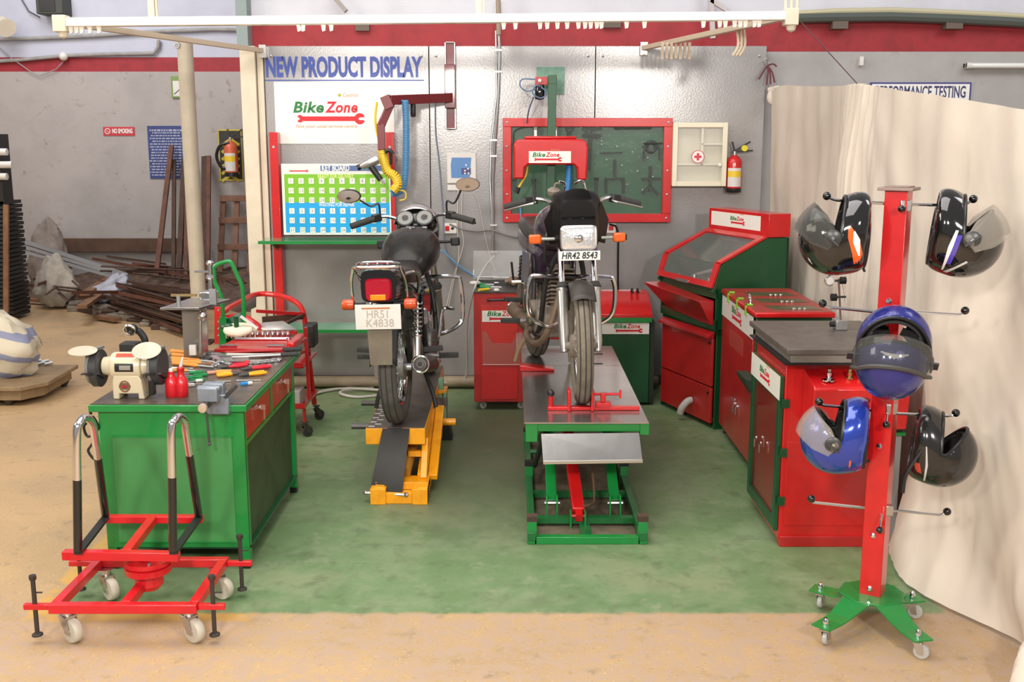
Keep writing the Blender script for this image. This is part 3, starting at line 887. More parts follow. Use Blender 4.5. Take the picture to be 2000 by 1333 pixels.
GC = mat('grey_cable', (.20, .19, .18), .5)
cable([(878, 438), (900, 447), (930, 452), (960, 450), (990, 460), (1030, 466), (1080, 462), (1150, 455), (1180, 440)], .008, GC, 'grey cable sagging between the two wall switch plates')
cable([(850, 190), (851, 260), (858, 320), (866, 420), (870, 480), (885, 515), (915, 535), (925, 540)], .005, mat('blue_grey_cable', (.14, .18, .26), .5), 'thin blue cable hanging beside the left bike mirror')
cable([(845, 515), (862, 490), (880, 505), (905, 525), (935, 545)], .006, BLUH, 'blue hose looping from the left bike towards the red trolley', 'hose', 7.9)
cable([(1015, 390), (1018, 430), (1019, 480), (1019, 530)], .006, BLUH, 'thin blue hose hanging down below the tool case', 'hose', 7.9)
WC = mat('white_cable', (.55, .52, .48), .5)
cable([(895, 372), (893, 440), (896, 500), (884, 560), (876, 600)], .004, WC, 'thin white cable hanging from the framed certificate')
cable([(903, 372), (901, 440), (905, 480), (886, 540), (872, 600)], .004, WC, 'second thin white cable hanging right under the framed certificate')
cable([(925, 375), (936, 400), (945, 450), (958, 505), (968, 530)], .003, WC, 'fine grey wire running from the certificate down to the conduit foot')
cable([(965, 500, 7.9), (945, 525, 7.6), (925, 570, 7.4), (912, 640, 7.7), (910, 735, 7.9), (880, 748, 7.9), (840, 745, 7.85)], .006, WC, 'white cable running down left of the red trolley to the floor')
cable([(1190, 438), (1206, 450), (1207, 520), (1207, 600)], .008, BLK, 'black cable dropping from the right switch plate behind the bike')
for (x0, y0, x1, y1, lab) in ((866, 436, 892, 456, 'white switch plate with red rocker left of the conduit'), (1172, 436, 1202, 455, 'white switch plate with red rocker under the tool case')):
    A = wp(x0, y0); B = wp(x1, y1)
    t = thing('switch_plate', lab, 'switch', ((A.x + B.x) / 2, 7.99, B.z))
    w = MB(); w.box((A.x, 7.98, B.z), (B.x, 8.0, A.z)); w.build('plate', WHTP, t, bev=.002)
    w = MB(); q = B.x - A.x; w.box((A.x + q * (.55 if x0 > 1000 else .15), 7.976, B.z + .02), (A.x + q * (.85 if x0 > 1000 else .45), 7.981, A.z - .02)); w.build('rocker', RED, t)
    w = MB(); w.lathe([(.012, 0), (.012, .002)], (A.x + q * (.3 if x0 > 1000 else .7), 7.981, (A.z + B.z) / 2), (0, -1, 0), 10); w.build('socket_hole', BLK, t)
# right wall: sign, tube light, hooks
A = WY(1700, 161, 8.09); B = WY(1894, 203, 8.09)
t = thing('wall_sign', 'white PERFORMANCE TESTING sign with blue border partly behind the curtain', 'sign', ((A.x + B.x) / 2, 8.08, B.z))
w = MB(); w.box((A.x, 8.085, B.z), (B.x, 8.1, A.z)); w.build('board', mat('sign_border_blue', (.05, .05, .22), .5), t)
w = MB(); w.box((A.x + .012, 8.083, B.z + .012), (B.x - .012, 8.086, A.z - .012)); w.build('face', WHT, t)
text('PERFORMANCE TESTING', .118, facing_cam(((A.x + B.x) / 2, 8.082, (A.z + B.z) / 2 + .004)), mat('sign_letter_dark', (.04, .04, .13), .5), t, offset=.002, depth=.0008, fitw=.66)
A = WY(1888, 128, 8.03)
t = thing('tube_light', 'unlit white fluorescent tube fitting high on the right wall', 'tube light', (A.x + .6, 8.05, A.z))
w = MB(); w.box((A.x, 8.06, A.z - .02), (A.x + 1.2, 8.1, A.z + .02)); w.build('batten', WHTP, t, bev=.003)
w = MB(); w.cyl((A.x + .03, 8.03, A.z), (A.x + 1.17, 8.03, A.z), .019, 16); w.build('tube', mat('tube_glass', (.75, .78, .76), .25, coat=.5), t)
w = MB(); w.cyl((A.x, 8.03, A.z), (A.x + .03, 8.03, A.z), .023, 14); w.box((A.x, 8.03, A.z - .02), (A.x + .02, 8.09, A.z + .02)); w.build('end_cap', WHTP, t)
w = MB(); c = WY(1682, 119, 8.08); w.box((c.x - .014, 8.06, c.z - .035), (c.x + .014, 8.1, c.z + .03)); tag(w.build('wall_clip', WHTP, bev=.003), 'small white clip on the wall above the curtain top', 'clip')
# ------------------------------------------------------------------ overhead curtain rail
zr = 2.50
def rz(px, py): return FZ(px, py, zr)
RAILM = mat('rail_white', (.86, .82, .74), .35, coat=.3)
RAILD = mat('rail_cream', (.56, .46, .34), .5)
L0, L1 = FZ(122, 44, zr), FZ(1546, 30, zr)
WL, WR = WY(512, 99, 7.97), WY(1256, 94, 7.97)
L0.y = 5.92; L1.y = 5.92
d0 = WY(122, 44, 5.92); d1 = WY(1546, 31, 5.92)
t = thing('curtain_rail', 'white U-shaped overhead curtain rail hung above the service bay', 'curtain rail', (d0.lerp(d1, .5).x, 5.92, d0.z))
w = MB(); w.bar(d0, d1, .045, .060, (0, 1, 0)); w.build('front_rail', RAILM, t, bev=.004)
for a, b, nm in ((d0, WL, 'side_rail'), (d1, WR, 'side_rail')):
    w = MB(); w.bar(a, b, .040, .030, (0, 0, 1)); w.build('side_rail', RAILD, t)
    w = MB(); w.box(b - Vector((.02, .02, .05)), b + Vector((.03, .03, .04))); w.build('wall_bracket', CHROMED, t)
for x in (138, 149, 159, 175, 193, 584, 592, 632, 647, 984, 1007, 1055, 1069, 1089, 1108, 1130, 1143, 1154, 1166, 1175, 1224, 1259, 1374, 1406, 1417, 1435, 1446, 1456, 1474, 1483):
    p = d0.lerp(d1, (x - 122) / (1546 - 122))
    w = MB(facing_cam((p.x, 5.925, p.z - .022))); w.prism([(-.013, 0), (.013, 0), (.009, -.032), (-.007, -.036)], .012); w.build('runner', RAILM, t)
for e in (d0, d1):
    w = MB(); w.box(e + Vector((-.04, -.04, -.05)), e + Vector((.03, .036, .036))); w.lathe([(.028, 0), (.022, -.03), (0, -.04)], e + Vector((0, 0, -.045)), (0, 0, 1), 10)
    w.build('corner_joint', CREAM, t, bev=.004)
for x, top in ((303, 1), (940, 1)):
    p = d0.lerp(d1, (x - 122) / 1424)
    w = MB(); w.box((p.x - .028, 5.90, p.z + .02), (p.x + .005, 5.94, 3.7)); w.box((p.x + .008, 5.91, p.z + .02), (p.x + .018, 5.93, 3.7)); w.build('hanger', CREAM, t)
p = d0.lerp(d1, (1545 - 122) / 1424)
w = MB()
for dx in (-.03, .0, .03): w.tube([(p.x + dx, 5.92, p.z + .02), (p.x + dx * 1.4, 5.92, 3.7)], .008, 6)
w.build('hanger', CREAM, t)
a = d1.lerp(WR, .30); 
w = MB(); w.tube([a, WY(1452, 80, a.y + .2), WY(1440, 88, a.y + .2)], .01, 6)
for dx in (0, .02, .04): w.stube([a + Vector((dx, 0, 0)), a + Vector((dx + .01, 0, -.10)), a + Vector((dx - .02, 0, -.16))], .008, 6)
tag(w.build('curtain_hook_cluster', RAILD), 'bunch of cream curtain hooks hanging from the right side rail', 'hooks')
a = d1.lerp(WR, .72)
w = MB()
for k in range(7): w.box((a.x - .10 + .03 * k, a.y - .01 , a.z - .12 + .006 * (k % 2)), (a.x - .082 + .03 * k, a.y + .01, a.z - .01))
tag(w.build('curtain_hook_cluster', RAILD), 'row of cream hooks bunched near the wall end of the right side rail', 'hooks')
# strings
w = MB(); w.tube([d1 + Vector((.05, 0, -.03)), WY(1674, 163, 6.0)], .003, 5); tag(w.build('string', mat('dark_string', (.12, .07, .09), .7)), 'thin dark string from the rail corner down to the curtain peak', 'string')
# ------------------------------------------------------------------ curtain
CLO = mat('curtain_cotton', (.68, .60, .51), .85, var=.06, vscale=4, bump=.03, bscale=160)
XC = 1.9
topk = [(1507, 176, 7.85), (1530, 167, 7.6), (1560, 168, 7.3), (1600, 169, 6.9), (1640, 168, 6.4), (1673, 163, 6.02), (1700, 168, 5.75), (1760, 177, 5.25), (1850, 190, 4.72), (1925, 201, 4.42), (2000, 213, 4.10), (2140, 235, 3.6)]
botk = [(7.85, 1.90), (7.6, 1.90), (7.3, 1.90), (6.9, 1.90), (6.4, 1.9), (6.02, 1.89), (5.75, 1.88), (5.25, 1.87), (4.86, 1.86), (4.50, 1.70), (3.80, 1.88), (3.2, 2.06)]
TP = smooth_pts([WY(*k) for k in topk], 12); BPt = smooth_pts([Vector((x, y, .02)) for y, x in botk], 12)
nT = len(TP) - 1
def cfn(u, v):
    i = u * nT; k = min(int(i), nT - 1); q = i - k
    a = TP[k].lerp(TP[k + 1], q); b = BPt[k].lerp(BPt[k + 1], q)
    p = a.lerp(b, v)
    s = (7.85 - a.y)
    pk = math.exp(-((a.y - 6.0) / .22) ** 2)
    # pleats gathered under the peak, fanning out below it
    p.x += .045 * pk * math.sin(a.y * 80) * (.45 + .8 * v) * (1 - .35 * v)
    far = max(0, min(1, (a.y - 6.1) / .4)); amp = (.020 * v ** 1.2 + .004) * (1 - .55 * far)
    p.x += amp * math.sin(a.y * 9.0 + 1.4 * math.sin(v * 3 + s)) + .005 * math.sin(a.y * 21 + v * 5)
    # diagonal tension folds from the peak
    ang = math.atan2(p.y - 6.0, (a.z - p.z) + .15)
    p.x += .016 * math.sin(ang * 15) * math.exp(-abs(ang) * .9) * min(1, v * 4)
    # swagged hem near the front
    h = max(0, min(1, (v - .72) / .28)); fr = max(0, min(1, (5.3 - a.y) / .8))
    p.x += fr * h * h * .05 * math.sin(a.y * 14 + v * 14)
    p.x -= .07 * h * h * fr
    n = noise.noise(Vector((p.y * 2.5, p.z * 1.6, 0))) * .03
    n += .016 * abs(noise.noise(Vector((p.y * 5 + p.z * 2.5, p.z * 2.2 - p.y * 2, 4)))) * (.3 + v) - .010 * abs(noise.noise(Vector((p.y * 11 - p.z * 6, p.z * 5, 9)))) * v
    p.x += n
    return p
w = MB(); w.grid(cfn, 420, 70)
o = w.build('curtain', CLO, None, smooth=True, ang=180); tag(o, 'long off-white cotton curtain hung along the right side of the bay', 'curtain')
w = MB(); a = WY(1497, 132, 7.93)
KN = Vector((a.x + .02, 7.9, WY(1500, 176, 7.9).z))
w.sph(KN + Vector((.02, -.02, -.05)), .04, 12, (1, .7, 1.4)); w.stube([KN, KN + Vector((.05, -.06, .01)), TP[2]], .02, 8)
tag(w.build('curtain_knot', CLO), 'knotted bunch of cloth at the wall end of the curtain', 'cloth knot')
w = MB()
for e in ((1482, 155), (1517, 130), (1505, 165), (1513, 162), (1497, 166)):
    w.stube([WY(1499, 128, 7.92), WY((1499 + e[0]) / 2 + 2, (128 + e[1]) / 2 - 4, 7.9), WY(*e, 7.9)], .006, 6)
tag(w.build('ribbon_tie', mat('dark_red_ribbon', (.14, .03, .04), .7)), 'dark red ribbon tied to the hook at the panel corner', 'ribbon')
w = MB(); w.torus(WY(1498, 120, 7.96), Y3, .02, .006, 12, 6); w.cyl(WY(1498, 115, 8.1), WY(1498, 115, 7.95), .006, 6)
tag(w.build('wall_hook', CHROME), 'bright metal hook holding the ribbon at the panel corner', 'hook')
# crumpled cloth at the lower right corner
def crf(u, v):
    a = 2 * PI * u; r = .34 * math.cos(v * PI / 2) ** .7
    n = 1 + .22 * noise.noise(Vector((math.cos(a) * 2, math.sin(a) * 2, v * 3)))
    return Vector((2.02 + r * math.cos(a) * n, 3.28 + r * math.sin(a) * .85 * n, .008 + .25 * math.sin(v * PI / 2) * n + .02 * math.sin(a * 9)*v))
w = MB(); w.grid(crf, 60, 20, True); tag(w.build('cloth_heap', CLO, ang=180), 'crumpled off-white cloth on the floor in the lower right corner', 'cloth')
# ------------------------------------------------------------------ far left corner
def LW(px, py, d=0.0): return WY(px, py, YL - d)
def lbox(w, x0, y0, x1, y1, d0=0.0, d1=.03):
    a = LW(x0, y0, d1); b = LW(x1, y1, d1)
    return w.box((a.x, YL - d0, a.z), (b.x, YL - d1, b.z))
t = thing('wall_speaker', 'dark box speaker high on the far left wall', 'speaker', LW(96, 28))
w = MB(); lbox(w, 68, -12, 123, 27, 0, .28); w.build('housing', mat('speaker_green_black', (.05, .055, .045), .6), t, bev=.01)
w = MB(); lbox(w, 74, -10, 108, 22, .28, .29); w.build('grille', BLKM, t)
t = thing('flood_lamp', 'small cream flood lamp on a bracket at the top left edge', 'lamp', LW(8, 60, .2))
w = MB(); w.lathe([(.03, 0), (.09, .04), (.10, .16), (.11, .18), (0, .18)], LW(2, 44, .3), (.6, -.6, -.4), 16); w.build('lamp_head', CREAM, t)
w = MB(); w.tube([LW(8, 50, .25), LW(14, 66, .05), LW(18, 72, 0)], .02, 6); w.build('bracket', BLK, t)
def wallpipe(pts, r, m, label, nm='wall_pipe', cat='pipe'):
    w = MB(); w.tube([LW(x, y, .05) for x, y in pts], r, 8); tag(w.build(nm, m), label, cat)
PM = mat('wall_pipe_paint', (.36, .35, .34), .55, var=.3)
wallpipe(((-30, 77), (60, 75), (180, 70), (300, 62), (420, 57), (486, 59)), .022, PM, 'upper painted pipe running across the far left wall')
wallpipe(((-30, 121), (40, 117), (124, 109), (200, 106), (300, 104), (309, 92), (310, 78)), .022, PM, 'lower painted pipe just above the red stripe on the far left wall')
wallpipe(((40, -5), (56, 22), (78, 34)), .008, BLK, 'thin black wire curving below the dark speaker', 'wire', 'wire')
wallpipe(((-5, 90), (20, 112), (60, 140), (78, 148), (110, 135), (124, 120)), .006, PM, 'thin wire sagging across the red stripe on the far left wall', 'wire', 'wire')
w = MB(); a = LW(124, 110, .08); w.sph(a, .055, 12); tag(w.build('pipe_joint_box', WHTP), 'round white junction box on the lower wall pipe', 'junction box')
# signs
t = thing('no_smoking_sign', 'small red NO SMOKING sign on the far left wall', 'sign', LW(231, 264))
w = MB(); lbox(w, 201, 248, 263, 265, 0, .012); w.build('board', mat('sign_red', (.55, .03, .05), .4), t)
w = MB(); lbox(w, 203, 249.5, 261, 263.5, .012, .0125); 
c = LW(239, 256.5, .016); text('NO SMOKING', .075, facing_cam((c.x, c.y, c.z)), WHT, t, offset=.003, fitw=.25)
c = LW(210, 256.5, .016); w = MB(); w.torus(c, Y3, .032, .005, 20, 6); w.bar(c + Vector((-.025, 0, .025)), c + Vector((.025, 0, -.025)), .006, .004); w.build('ban_symbol', WHT, t)
t = thing('notice_board', 'blue notice board with rows of small white writing on the far left wall', 'notice board', LW(325, 348))
w = MB(); lbox(w, 287, 246, 362, 349, 0, .015); w.build('board', mat('notice_blue', (.035, .06, .22), .5, var=.2), t)
rr = random.Random(4)
NW = mat('notice_white', (.42, .44, .55), .5)
for k in range(17):
    y = 253 + k * 5.5
    xx = 292 + (0 if k in (0,) else rr.random() * 6)
    w = MB()
    while xx < 356 - rr.random() * 8:
        L = 2 + rr.random() * 6
        lbox(w, xx, y, xx + L, y + 2.2 + (1.2 if k == 0 else 0), .015, .017); xx += L + 1.5
    w.build('writing_line', NW, t, smooth=False)
t = thing('wall_chart', 'small chart with green frame beside the cream pillar', 'chart', LW(350, 190))
w = MB(); lbox(w, 333, 149, 372, 191, 0, .03); w.build('frame', mat('chart_green', (.18, .30, .08), .5), t)
w = MB(); lbox(w, 337, 158, 370, 188, .03, .033); w.build('chart_face', WHTP, t)
w = MB(); w.bar(LW(340, 184, .036), LW(364, 163, .036), .012, .004); w.build('chart_line', BLK, t)
t = thing('extinguisher_board', 'yellow and black striped board behind the far fire extinguisher', 'board', LW(457, 352))
w = MB(); lbox(w, 427, 253, 474, 353, 0, .02); w.build('board', BLKM, t)
YS = mat('hazard_yellow', (.62, .50, .04), .5)
w = MB(); lbox(w, 427, 253, 474, 255.5, .02, .024); lbox(w, 427, 350.5, 474, 353, .02, .024); lbox(w, 427, 255.5, 430, 350.5, .02, .024); lbox(w, 471, 255.5, 474, 350.5, .02, .024); w.build('yellow_border', YS, t)
for k in range(6):
    y = 272 + k * 14
    for s in (-1, 1):
        w = MB(); c = LW(450.5, y, .024); e = LW(450.5 + s * 17, y + 12, .024); w.bar(c, e, .035, .004, (0, 1, 0)); w.build('stripe', YS, t, smooth=False)
t = thing('extinguisher_board', 'narrow yellow and black board half hidden by the partition edge', 'board', LW(482, 352))
w = MB(); lbox(w, 478, 253, 530, 353, 0, .02); w.build('board', BLKM, t)
w = MB(); lbox(w, 478, 253, 481, 353, .02, .024); w.build('yellow_border', YS, t)
c = LW(453, 345, .15)
extinguisher((c.x, c.y, c.z), .082, .43, 'orange-red fire extinguisher on the striped board in the far left corner', 1.4, False, mat('extinguisher_orange', (.62, .12, .05), .35))
w = MB(); w.stube([LW(448, 279, .2), LW(430, 285, .2), LW(423, 305, .2), LW(431, 325, .2), LW(441, 330, .2)], .02, 6); tag(w.build('extinguisher_hose', BLK), 'black discharge hose of the far extinguisher', 'hose')
# cream pillar
t = thing('steel_pillar', 'round cream steel pillar standing between the far corner and the bay', 'pillar', (-2.885, 9.8, 0))
w = MB(); w.cyl((-2.885, 9.8, .0), (-2.885, 9.8, WY(388, 82, 9.8).z), .068, 24); w.build('shaft', mat('pillar_paint', (.62, .55, .43), .45, var=.15), t)
w = MB(); w.box((-3.0, 9.68, 0), (-2.77, 9.92, .015)); w.build('foot_plate', RUST, t)
w = MB(); z = WY(375, 90, 9.8).z; w.torus((-2.93, 9.72, z), Y3, .02, .008, 12, 6); w.build('eye_ring', STEEL, t)
# lumber plank along the foot of the wall
w = MB(); lbox(w, 118, 467, 372, 492, .02, .12); tag(w.build('long_plank', mat('plank_brown', (.12, .065, .04), .8, var=.4)), 'long brown beam lying along the foot of the far wall', 'beam')
# leaning angle irons
def leaner(px0, py0, px1, py1, wd, m, label, d0=.12, d1=.9):
    w = MB(); a = LW(px0, py0, d0); b = FZ(px1, py1, 0)
    b = WY(px1, py1, YL - d1)
    p, q = a, b
    x, y, z = frame_from(q - p, (0, 1, 0))
    w.T = basis(p, x, y, z); L = (q - p).length
    w.prism([(-wd / 2, 0), (wd / 2, 0), (wd / 2, .006), (-wd / 2 + .006, .006), (-wd / 2 + .006, wd * .7), (-wd / 2, wd * .7)], L)
    tag(w.build('angle_iron', m), label, 'angle iron', None)
leaner(334, 284, 304, 540, .055, RUSTR, 'rusty angle iron leaning across the blue notice board, leftmost of the leaning bars')
leaner(339, 312, 338, 540, .045, RUST, 'short dark angle iron leaning upright just right of the slanted one')
leaner(359, 308, 348, 545, .06, RUST, 'thick rusty angle iron leaning beside the left edge of the pillar')
leaner(366, 302, 362, 545, .05, RUSTR, 'reddish angle iron half hidden behind the pillar')
leaner(398, 305, 398, 545, .06, RUST, 'dark angle iron leaning just right of the pillar')
leaner(407, 304, 405, 545, .05, RUSTR, 'red oxide angle iron leaning at the right of the pillar, next to the pallet')
# pallet
t = thing('wooden_pallet', 'reddish wooden pallet standing on end against the far wall', 'pallet', LW(460, 570, .5))
PW = mat('pallet_wood', (.25, .125, .08), .75, var=.45, vscale=9)
def pal(x0, y0, x1, y1, wd, nm, dd):
    w = MB()
    def P(x, y):
        f = (y - 385) / 190.0
        return WY(x, y, YL - .10 - .3 * f - dd)
    w.bar(P(x0, y0), P(x1, y1), wd, .03, (0, 1, 0)) if nm == 'rail' else w.bar(P(x0, y0), P(x1, y1), wd, .03, (0, 1, 0))
    w.build(nm, PW, t, bev=.003)
pal(436, 384, 428, 575, .065, 'upright', .0); pal(463, 384, 456, 575, .065, 'upright', .0); pal(492, 384, 486, 575, .065, 'upright', .0)
for y in (388, 431, 483, 539, 568): pal(430 - (y - 384) * .05, y, 500 - (y - 384) * .05, y - 1, .075, 'slat', .045)
# scrap heap: low mound, bars, sacks
def mound(u, v):
    x = -6.6 + 4.2 * u; y = 11.2 + 2.2 * v
    edge = 12.9 - 1.5 * u
    h = max(0, min(1, (y - edge) / .9))
    n = noise.noise(Vector((x * 2.2, y * 2.2, 0))) * .5 + noise.noise(Vector((x * 7, y * 7, 3))) * .25
    return Vector((x, y, max(-.01, h * (.24 + .25 * n) * min(1, u * 6) * min(1, (1 - u) * 8) - .01)))
w = MB(); w.grid(mound, 70, 44); o = w.build('scrap_heap', mat('scrap_dark', (.065, .042, .03), .9, var=.6, vscale=14, col2=(.16, .10, .07)), ang=20)
tag(o, 'dark heap of small rusty offcuts and swarf in the far left corner', 'scrap', kind='stuff')
rr = random.Random(11)
protos = []
def onebar(i):
    L = 2.4
    w = MB()
    k = i % 3
    s = (.026, .034, .022)[k]
    if k < 2: w.prism([(-s / 2, 0), (s / 2, 0), (s / 2, .006), (-s / 2 + .006, .006), (-s / 2 + .006, s), (-s / 2, s)], L)
    else: w.cyl((0, 0, 0), (0, 0, L), s / 2, 8)
    o = w.build('scrap_bar', (RUST, RUSTR, RUST)[k], loc=(0, 0, 0))
    tag(o, 'rusty steel bar lying in the scrap heap by the far wall', 'steel bar', 'rusty bars lying in the scrap heap')
    return o
bases = [onebar(0), onebar(1), onebar(2)]
cnt = 0
def lay(a, b, k):
    global cnt
    o = bases[k] if cnt <= k and cnt < 3 and k == cnt else bases[k].copy()
    if o is not bases[k]: scene.collection.objects.link(o)
    cnt += 1
    d = b - a
    o.location = a
    o.rotation_euler = d.to_track_quat('Z', 'Y').to_euler()
    o.scale = (1, 1, d.length / 2.4)
for i in range(104):
    z = .10 + .34 * rr.random()
    if i < 76:
        q = i / 76.0; nl = int(9 * (1 - q) + 3); z = .02 + .037 * (i % nl)
        a = FZ(rr.uniform(196, 262) - 20 * q, 548 + 48 * q + rr.uniform(-8, 8), z); b = FZ(rr.uniform(352, 392), 566 + 84 * q + rr.uniform(-6, 6), z)
    elif i < 92:
        a = FZ(rr.uniform(180, 330), rr.uniform(500, 540), z + .1); b = FZ(rr.uniform(340, 480), rr.uniform(505, 560), z)
    else:
        a = FZ(rr.uniform(40, 160), rr.uniform(540, 590), z); b = FZ(rr.uniform(110, 260), rr.uniform(530, 600), z * .6)
    a.y = min(a.y, 13.2); b.y = min(b.y, 13.2)
    lay(a, b, i % 3)
for (x0, y0, x1, y1, m, lab) in ((240, 470, 32, 466, 0, 0),):
    pass
for i, (dy, dz) in enumerate(((0, 0), (8, 0), (17, 0))):
    a = WY(28, 468 + dy * 1.2, 12.6); b = WY(246, 540 + dy * .6, 12.0)
    w = MB(); x, y, z = frame_from(b - a, (0, 0, 1)); w.T = basis(a, x, y, z); L = (b - a).length
    w.prism([(-.022, 0), (.022, 0), (.022, .035), (.017, .035), (.017, .004), (-.017, .004), (-.017, .035), (-.022, .035)], L)
    tag(w.build('steel_channel', mat('bright_channel', (.38, .39, .41), .4, .3)), ('upper', 'middle', 'lowest')[i] + ' of the three bright grey steel channels lying sloped over the scrap', 'steel channel', None)
def sack(name, label, c, rad, m, seed, fl=1.0, cat='sack', tilt=0):
    w = MB()
    c = Vector(c)
    def f(u, v):
        a = 2 * PI * u; el = -PI / 2 + PI * v
        d = Vector((math.cos(el) * math.cos(a), math.cos(el) * math.sin(a), math.sin(el)))
        n = 1 + .28 * noise.noise(d * 1.6 + Vector((seed, 0, 0))) + .16 * noise.noise(d * 4.5 + Vector((0, seed, 0)))
        taper = 1 - .35 * max(0, d.z)
        p = Vector((d.x * rad[0] * n * taper, d.y * rad[1] * n * taper, d.z * rad[2] * n))
        p.z = max(p.z, -rad[2] * .8)
        p.x += tilt * (p.z + rad[2])
        return c + p
    w.grid(f, 40, 22, True)
    return tag(w.build(name, m, ang=50), label, cat)
SK = mat('woven_sack', (.42, .38, .32), .8, var=.35, vscale=10, bump=.3)
SKD = mat('dirty_sack', (.26, .22, .19), .85, var=.4, vscale=9, bump=.3)
a = WY(92, 480, 13.0); sack('scrap_sack', 'grey-brown filled sack standing behind the sloped channels', (a.x, 13.0, a.z - .15), (.27, .2, .45), SKD, 3)
a = WY(108, 548, 11.9); sack('scrap_sack', 'pale torn plastic sack below the sloped channels', (a.x, 11.9, a.z - .04), (.23, .2, .30), SK, 8)
a = WY(200, 562, 11.7); sack('scrap_sack', 'small blue-white plastic bag among the rusty bars', (a.x, 11.7, a.z - .02), (.2, .15, .17), mat('bag_blue_white', (.42, .44, .52), .6, var=.4, vscale=9), 5, tilt=.6)
for i, (x0, y0, x1, y1, z) in enumerate(((45, 585, 125, 590, .05), (160, 600, 215, 560, .2), (165, 575, 220, 540, .25), (190, 618, 230, 625, .04))):
    w = MB(); w.bar(FZ(x0, y0, z), FZ(x1, y1, z), .10, .035); tag(w.build('wood_offcut', WOOD), ('flat wood offcut at the front left of the scrap heap', 'slanted wood offcut right of the blue-white bag', 'wood batten behind the blue-white bag', 'short wood offcut at the front edge of the heap')[i], 'offcut')
rr = random.Random(5)
for i in range(9):
    c = FZ(150 + i * 24, 604 + i * 5, 0)
    w = MB(); 
    w.T = Matrix.Translation(c) @ Matrix.Rotation(rr.random() * 3, 4, 'Z')
    s = rr.uniform(.07, .16)
    w.box((-s * 1.5, -s * .6, 0), (s * 1.5, s * .6, s * .45)); w.box((-s, -s * .5, s * .45), (s * .4, s * .5, s * .7))
    tag(w.build('metal_offcut', RUST if i % 2 else DUST, bev=.01), 'small dirty metal offcut on the floor along the front of the scrap heap', 'offcut', 'small offcuts lying along the front of the heap')
# dark tray stack and shelf at the left edge
t = thing('shelf_rack', 'dark rack with white rolls cut off by the left edge of the picture', 'rack', WY(5, 400, 11.0))
a = WY(-60, 262, 11.0); b = WY(8, 400, 11.0); w = MB(); w.box((a.x, 11.0, b.z), (b.x, 11.22, a.z)); w.build('carcass', BLKM, t)
for y in (297, 322, 345):
    p = WY(-30, y, 10.95); q = WY(14 if y != 322 else 24, y, 10.95); w = MB(); w.cyl(p, q, .035, 12); w.build('roll', WHTP, t)
t = thing('tray_stack', 'tall stack of black plastic trays at the left edge', 'trays', WY(10, 610, 10.9))
for k in range(27):
    z = .03 + k * .045
    a = WY(-60, 400, 11.1); b = WY(16, 400, 11.1)
    w = MB(); w.box((a.x, 11.0, z), (b.x + .01 * (k % 2), 11.4, z + .034)); w.build('tray', BLKM, t)
w = MB(); w.bar(WY(12, 400, 10.9), WY(12, 610, 10.9), .05, .03); tag(w.build('wood_prop', WOOD), 'upright brown wooden prop in front of the black tray stack', 'prop')
# platform scale and striped sack
pz = .15
t = thing('wooden_platform', 'low wooden platform with small feet at the left edge of the floor', 'platform', (-3.6, 7.6, 0))
fr, br_ = FZ(108, 744, .13), FZ(104, 716, .13)
PB = mat('platform_wood', (.32, .22, .12), .6, var=.4)
w = MB(); w.prism([(-4.3, 7.32), (fr.x - .12, 7.32), (fr.x, 7.5), (fr.x - .02, 8.1), (-4.3, 8.1)], .03, Matrix.Translation((0, 0, .12))); w.build('deck', PB, t, bev=.005)
w = MB(); w.prism([(-4.28, 7.36), (fr.x - .14, 7.36), (fr.x - .04, 7.52), (fr.x - .06, 8.06), (-4.28, 8.06)], .075, Matrix.Translation((0, 0, .045))); w.build('skirt', PB, t, bev=.005)
for x, y in ((fr.x - .25, 7.42), (fr.x - .1, 8.0), (-4.2, 7.42)):
    w = MB(); w.lathe([(.02, 0), (.03, .02), (.045, .045)], (x, y, 0), (0, 0, 1), 10); w.build('foot', IRON, t)
m, nt, b = nodes_mat('striped_sack')
geo = N(nt, 'ShaderNodeNewGeometry'); sp = N(nt, 'ShaderNodeSeparateXYZ'); nt.links.new(geo.outputs['Position'], sp.inputs[0])
zz = mth(nt, 'ADD', mth(nt, 'MULTIPLY', sp.outputs[2], 6.5), mth(nt, 'MULTIPLY', sp.outputs[0], 2.0))
fr_ = mth(nt, 'FRACT', zz)
nt.links.new(mix(nt, mth(nt, 'GREATER_THAN', fr_, .68), (.60, .54, .42), (.24, .26, .38)), b.inputs['Base Color']); b.inputs['Roughness'].default_value = .7
a = WY(22, 660, 7.8); o = sack('woven_sack', 'cream woven sack with blue stripes on the wooden platform', (a.x - .15, 7.72, .39), (.36, .25, .30), m, 1.3)
for k in range(5):
    a = FZ(60 + k * 7, 712 - k % 2 * 4, .164); w = MB(); w.cyl(a, a + Vector((.05, .02, .01)), .012, 8); tag(w.build('spilled_bolt', STEEL), 'small bolt lying on the platform in front of the striped sack', 'bolt', 'bolts spilled in front of the striped sack')
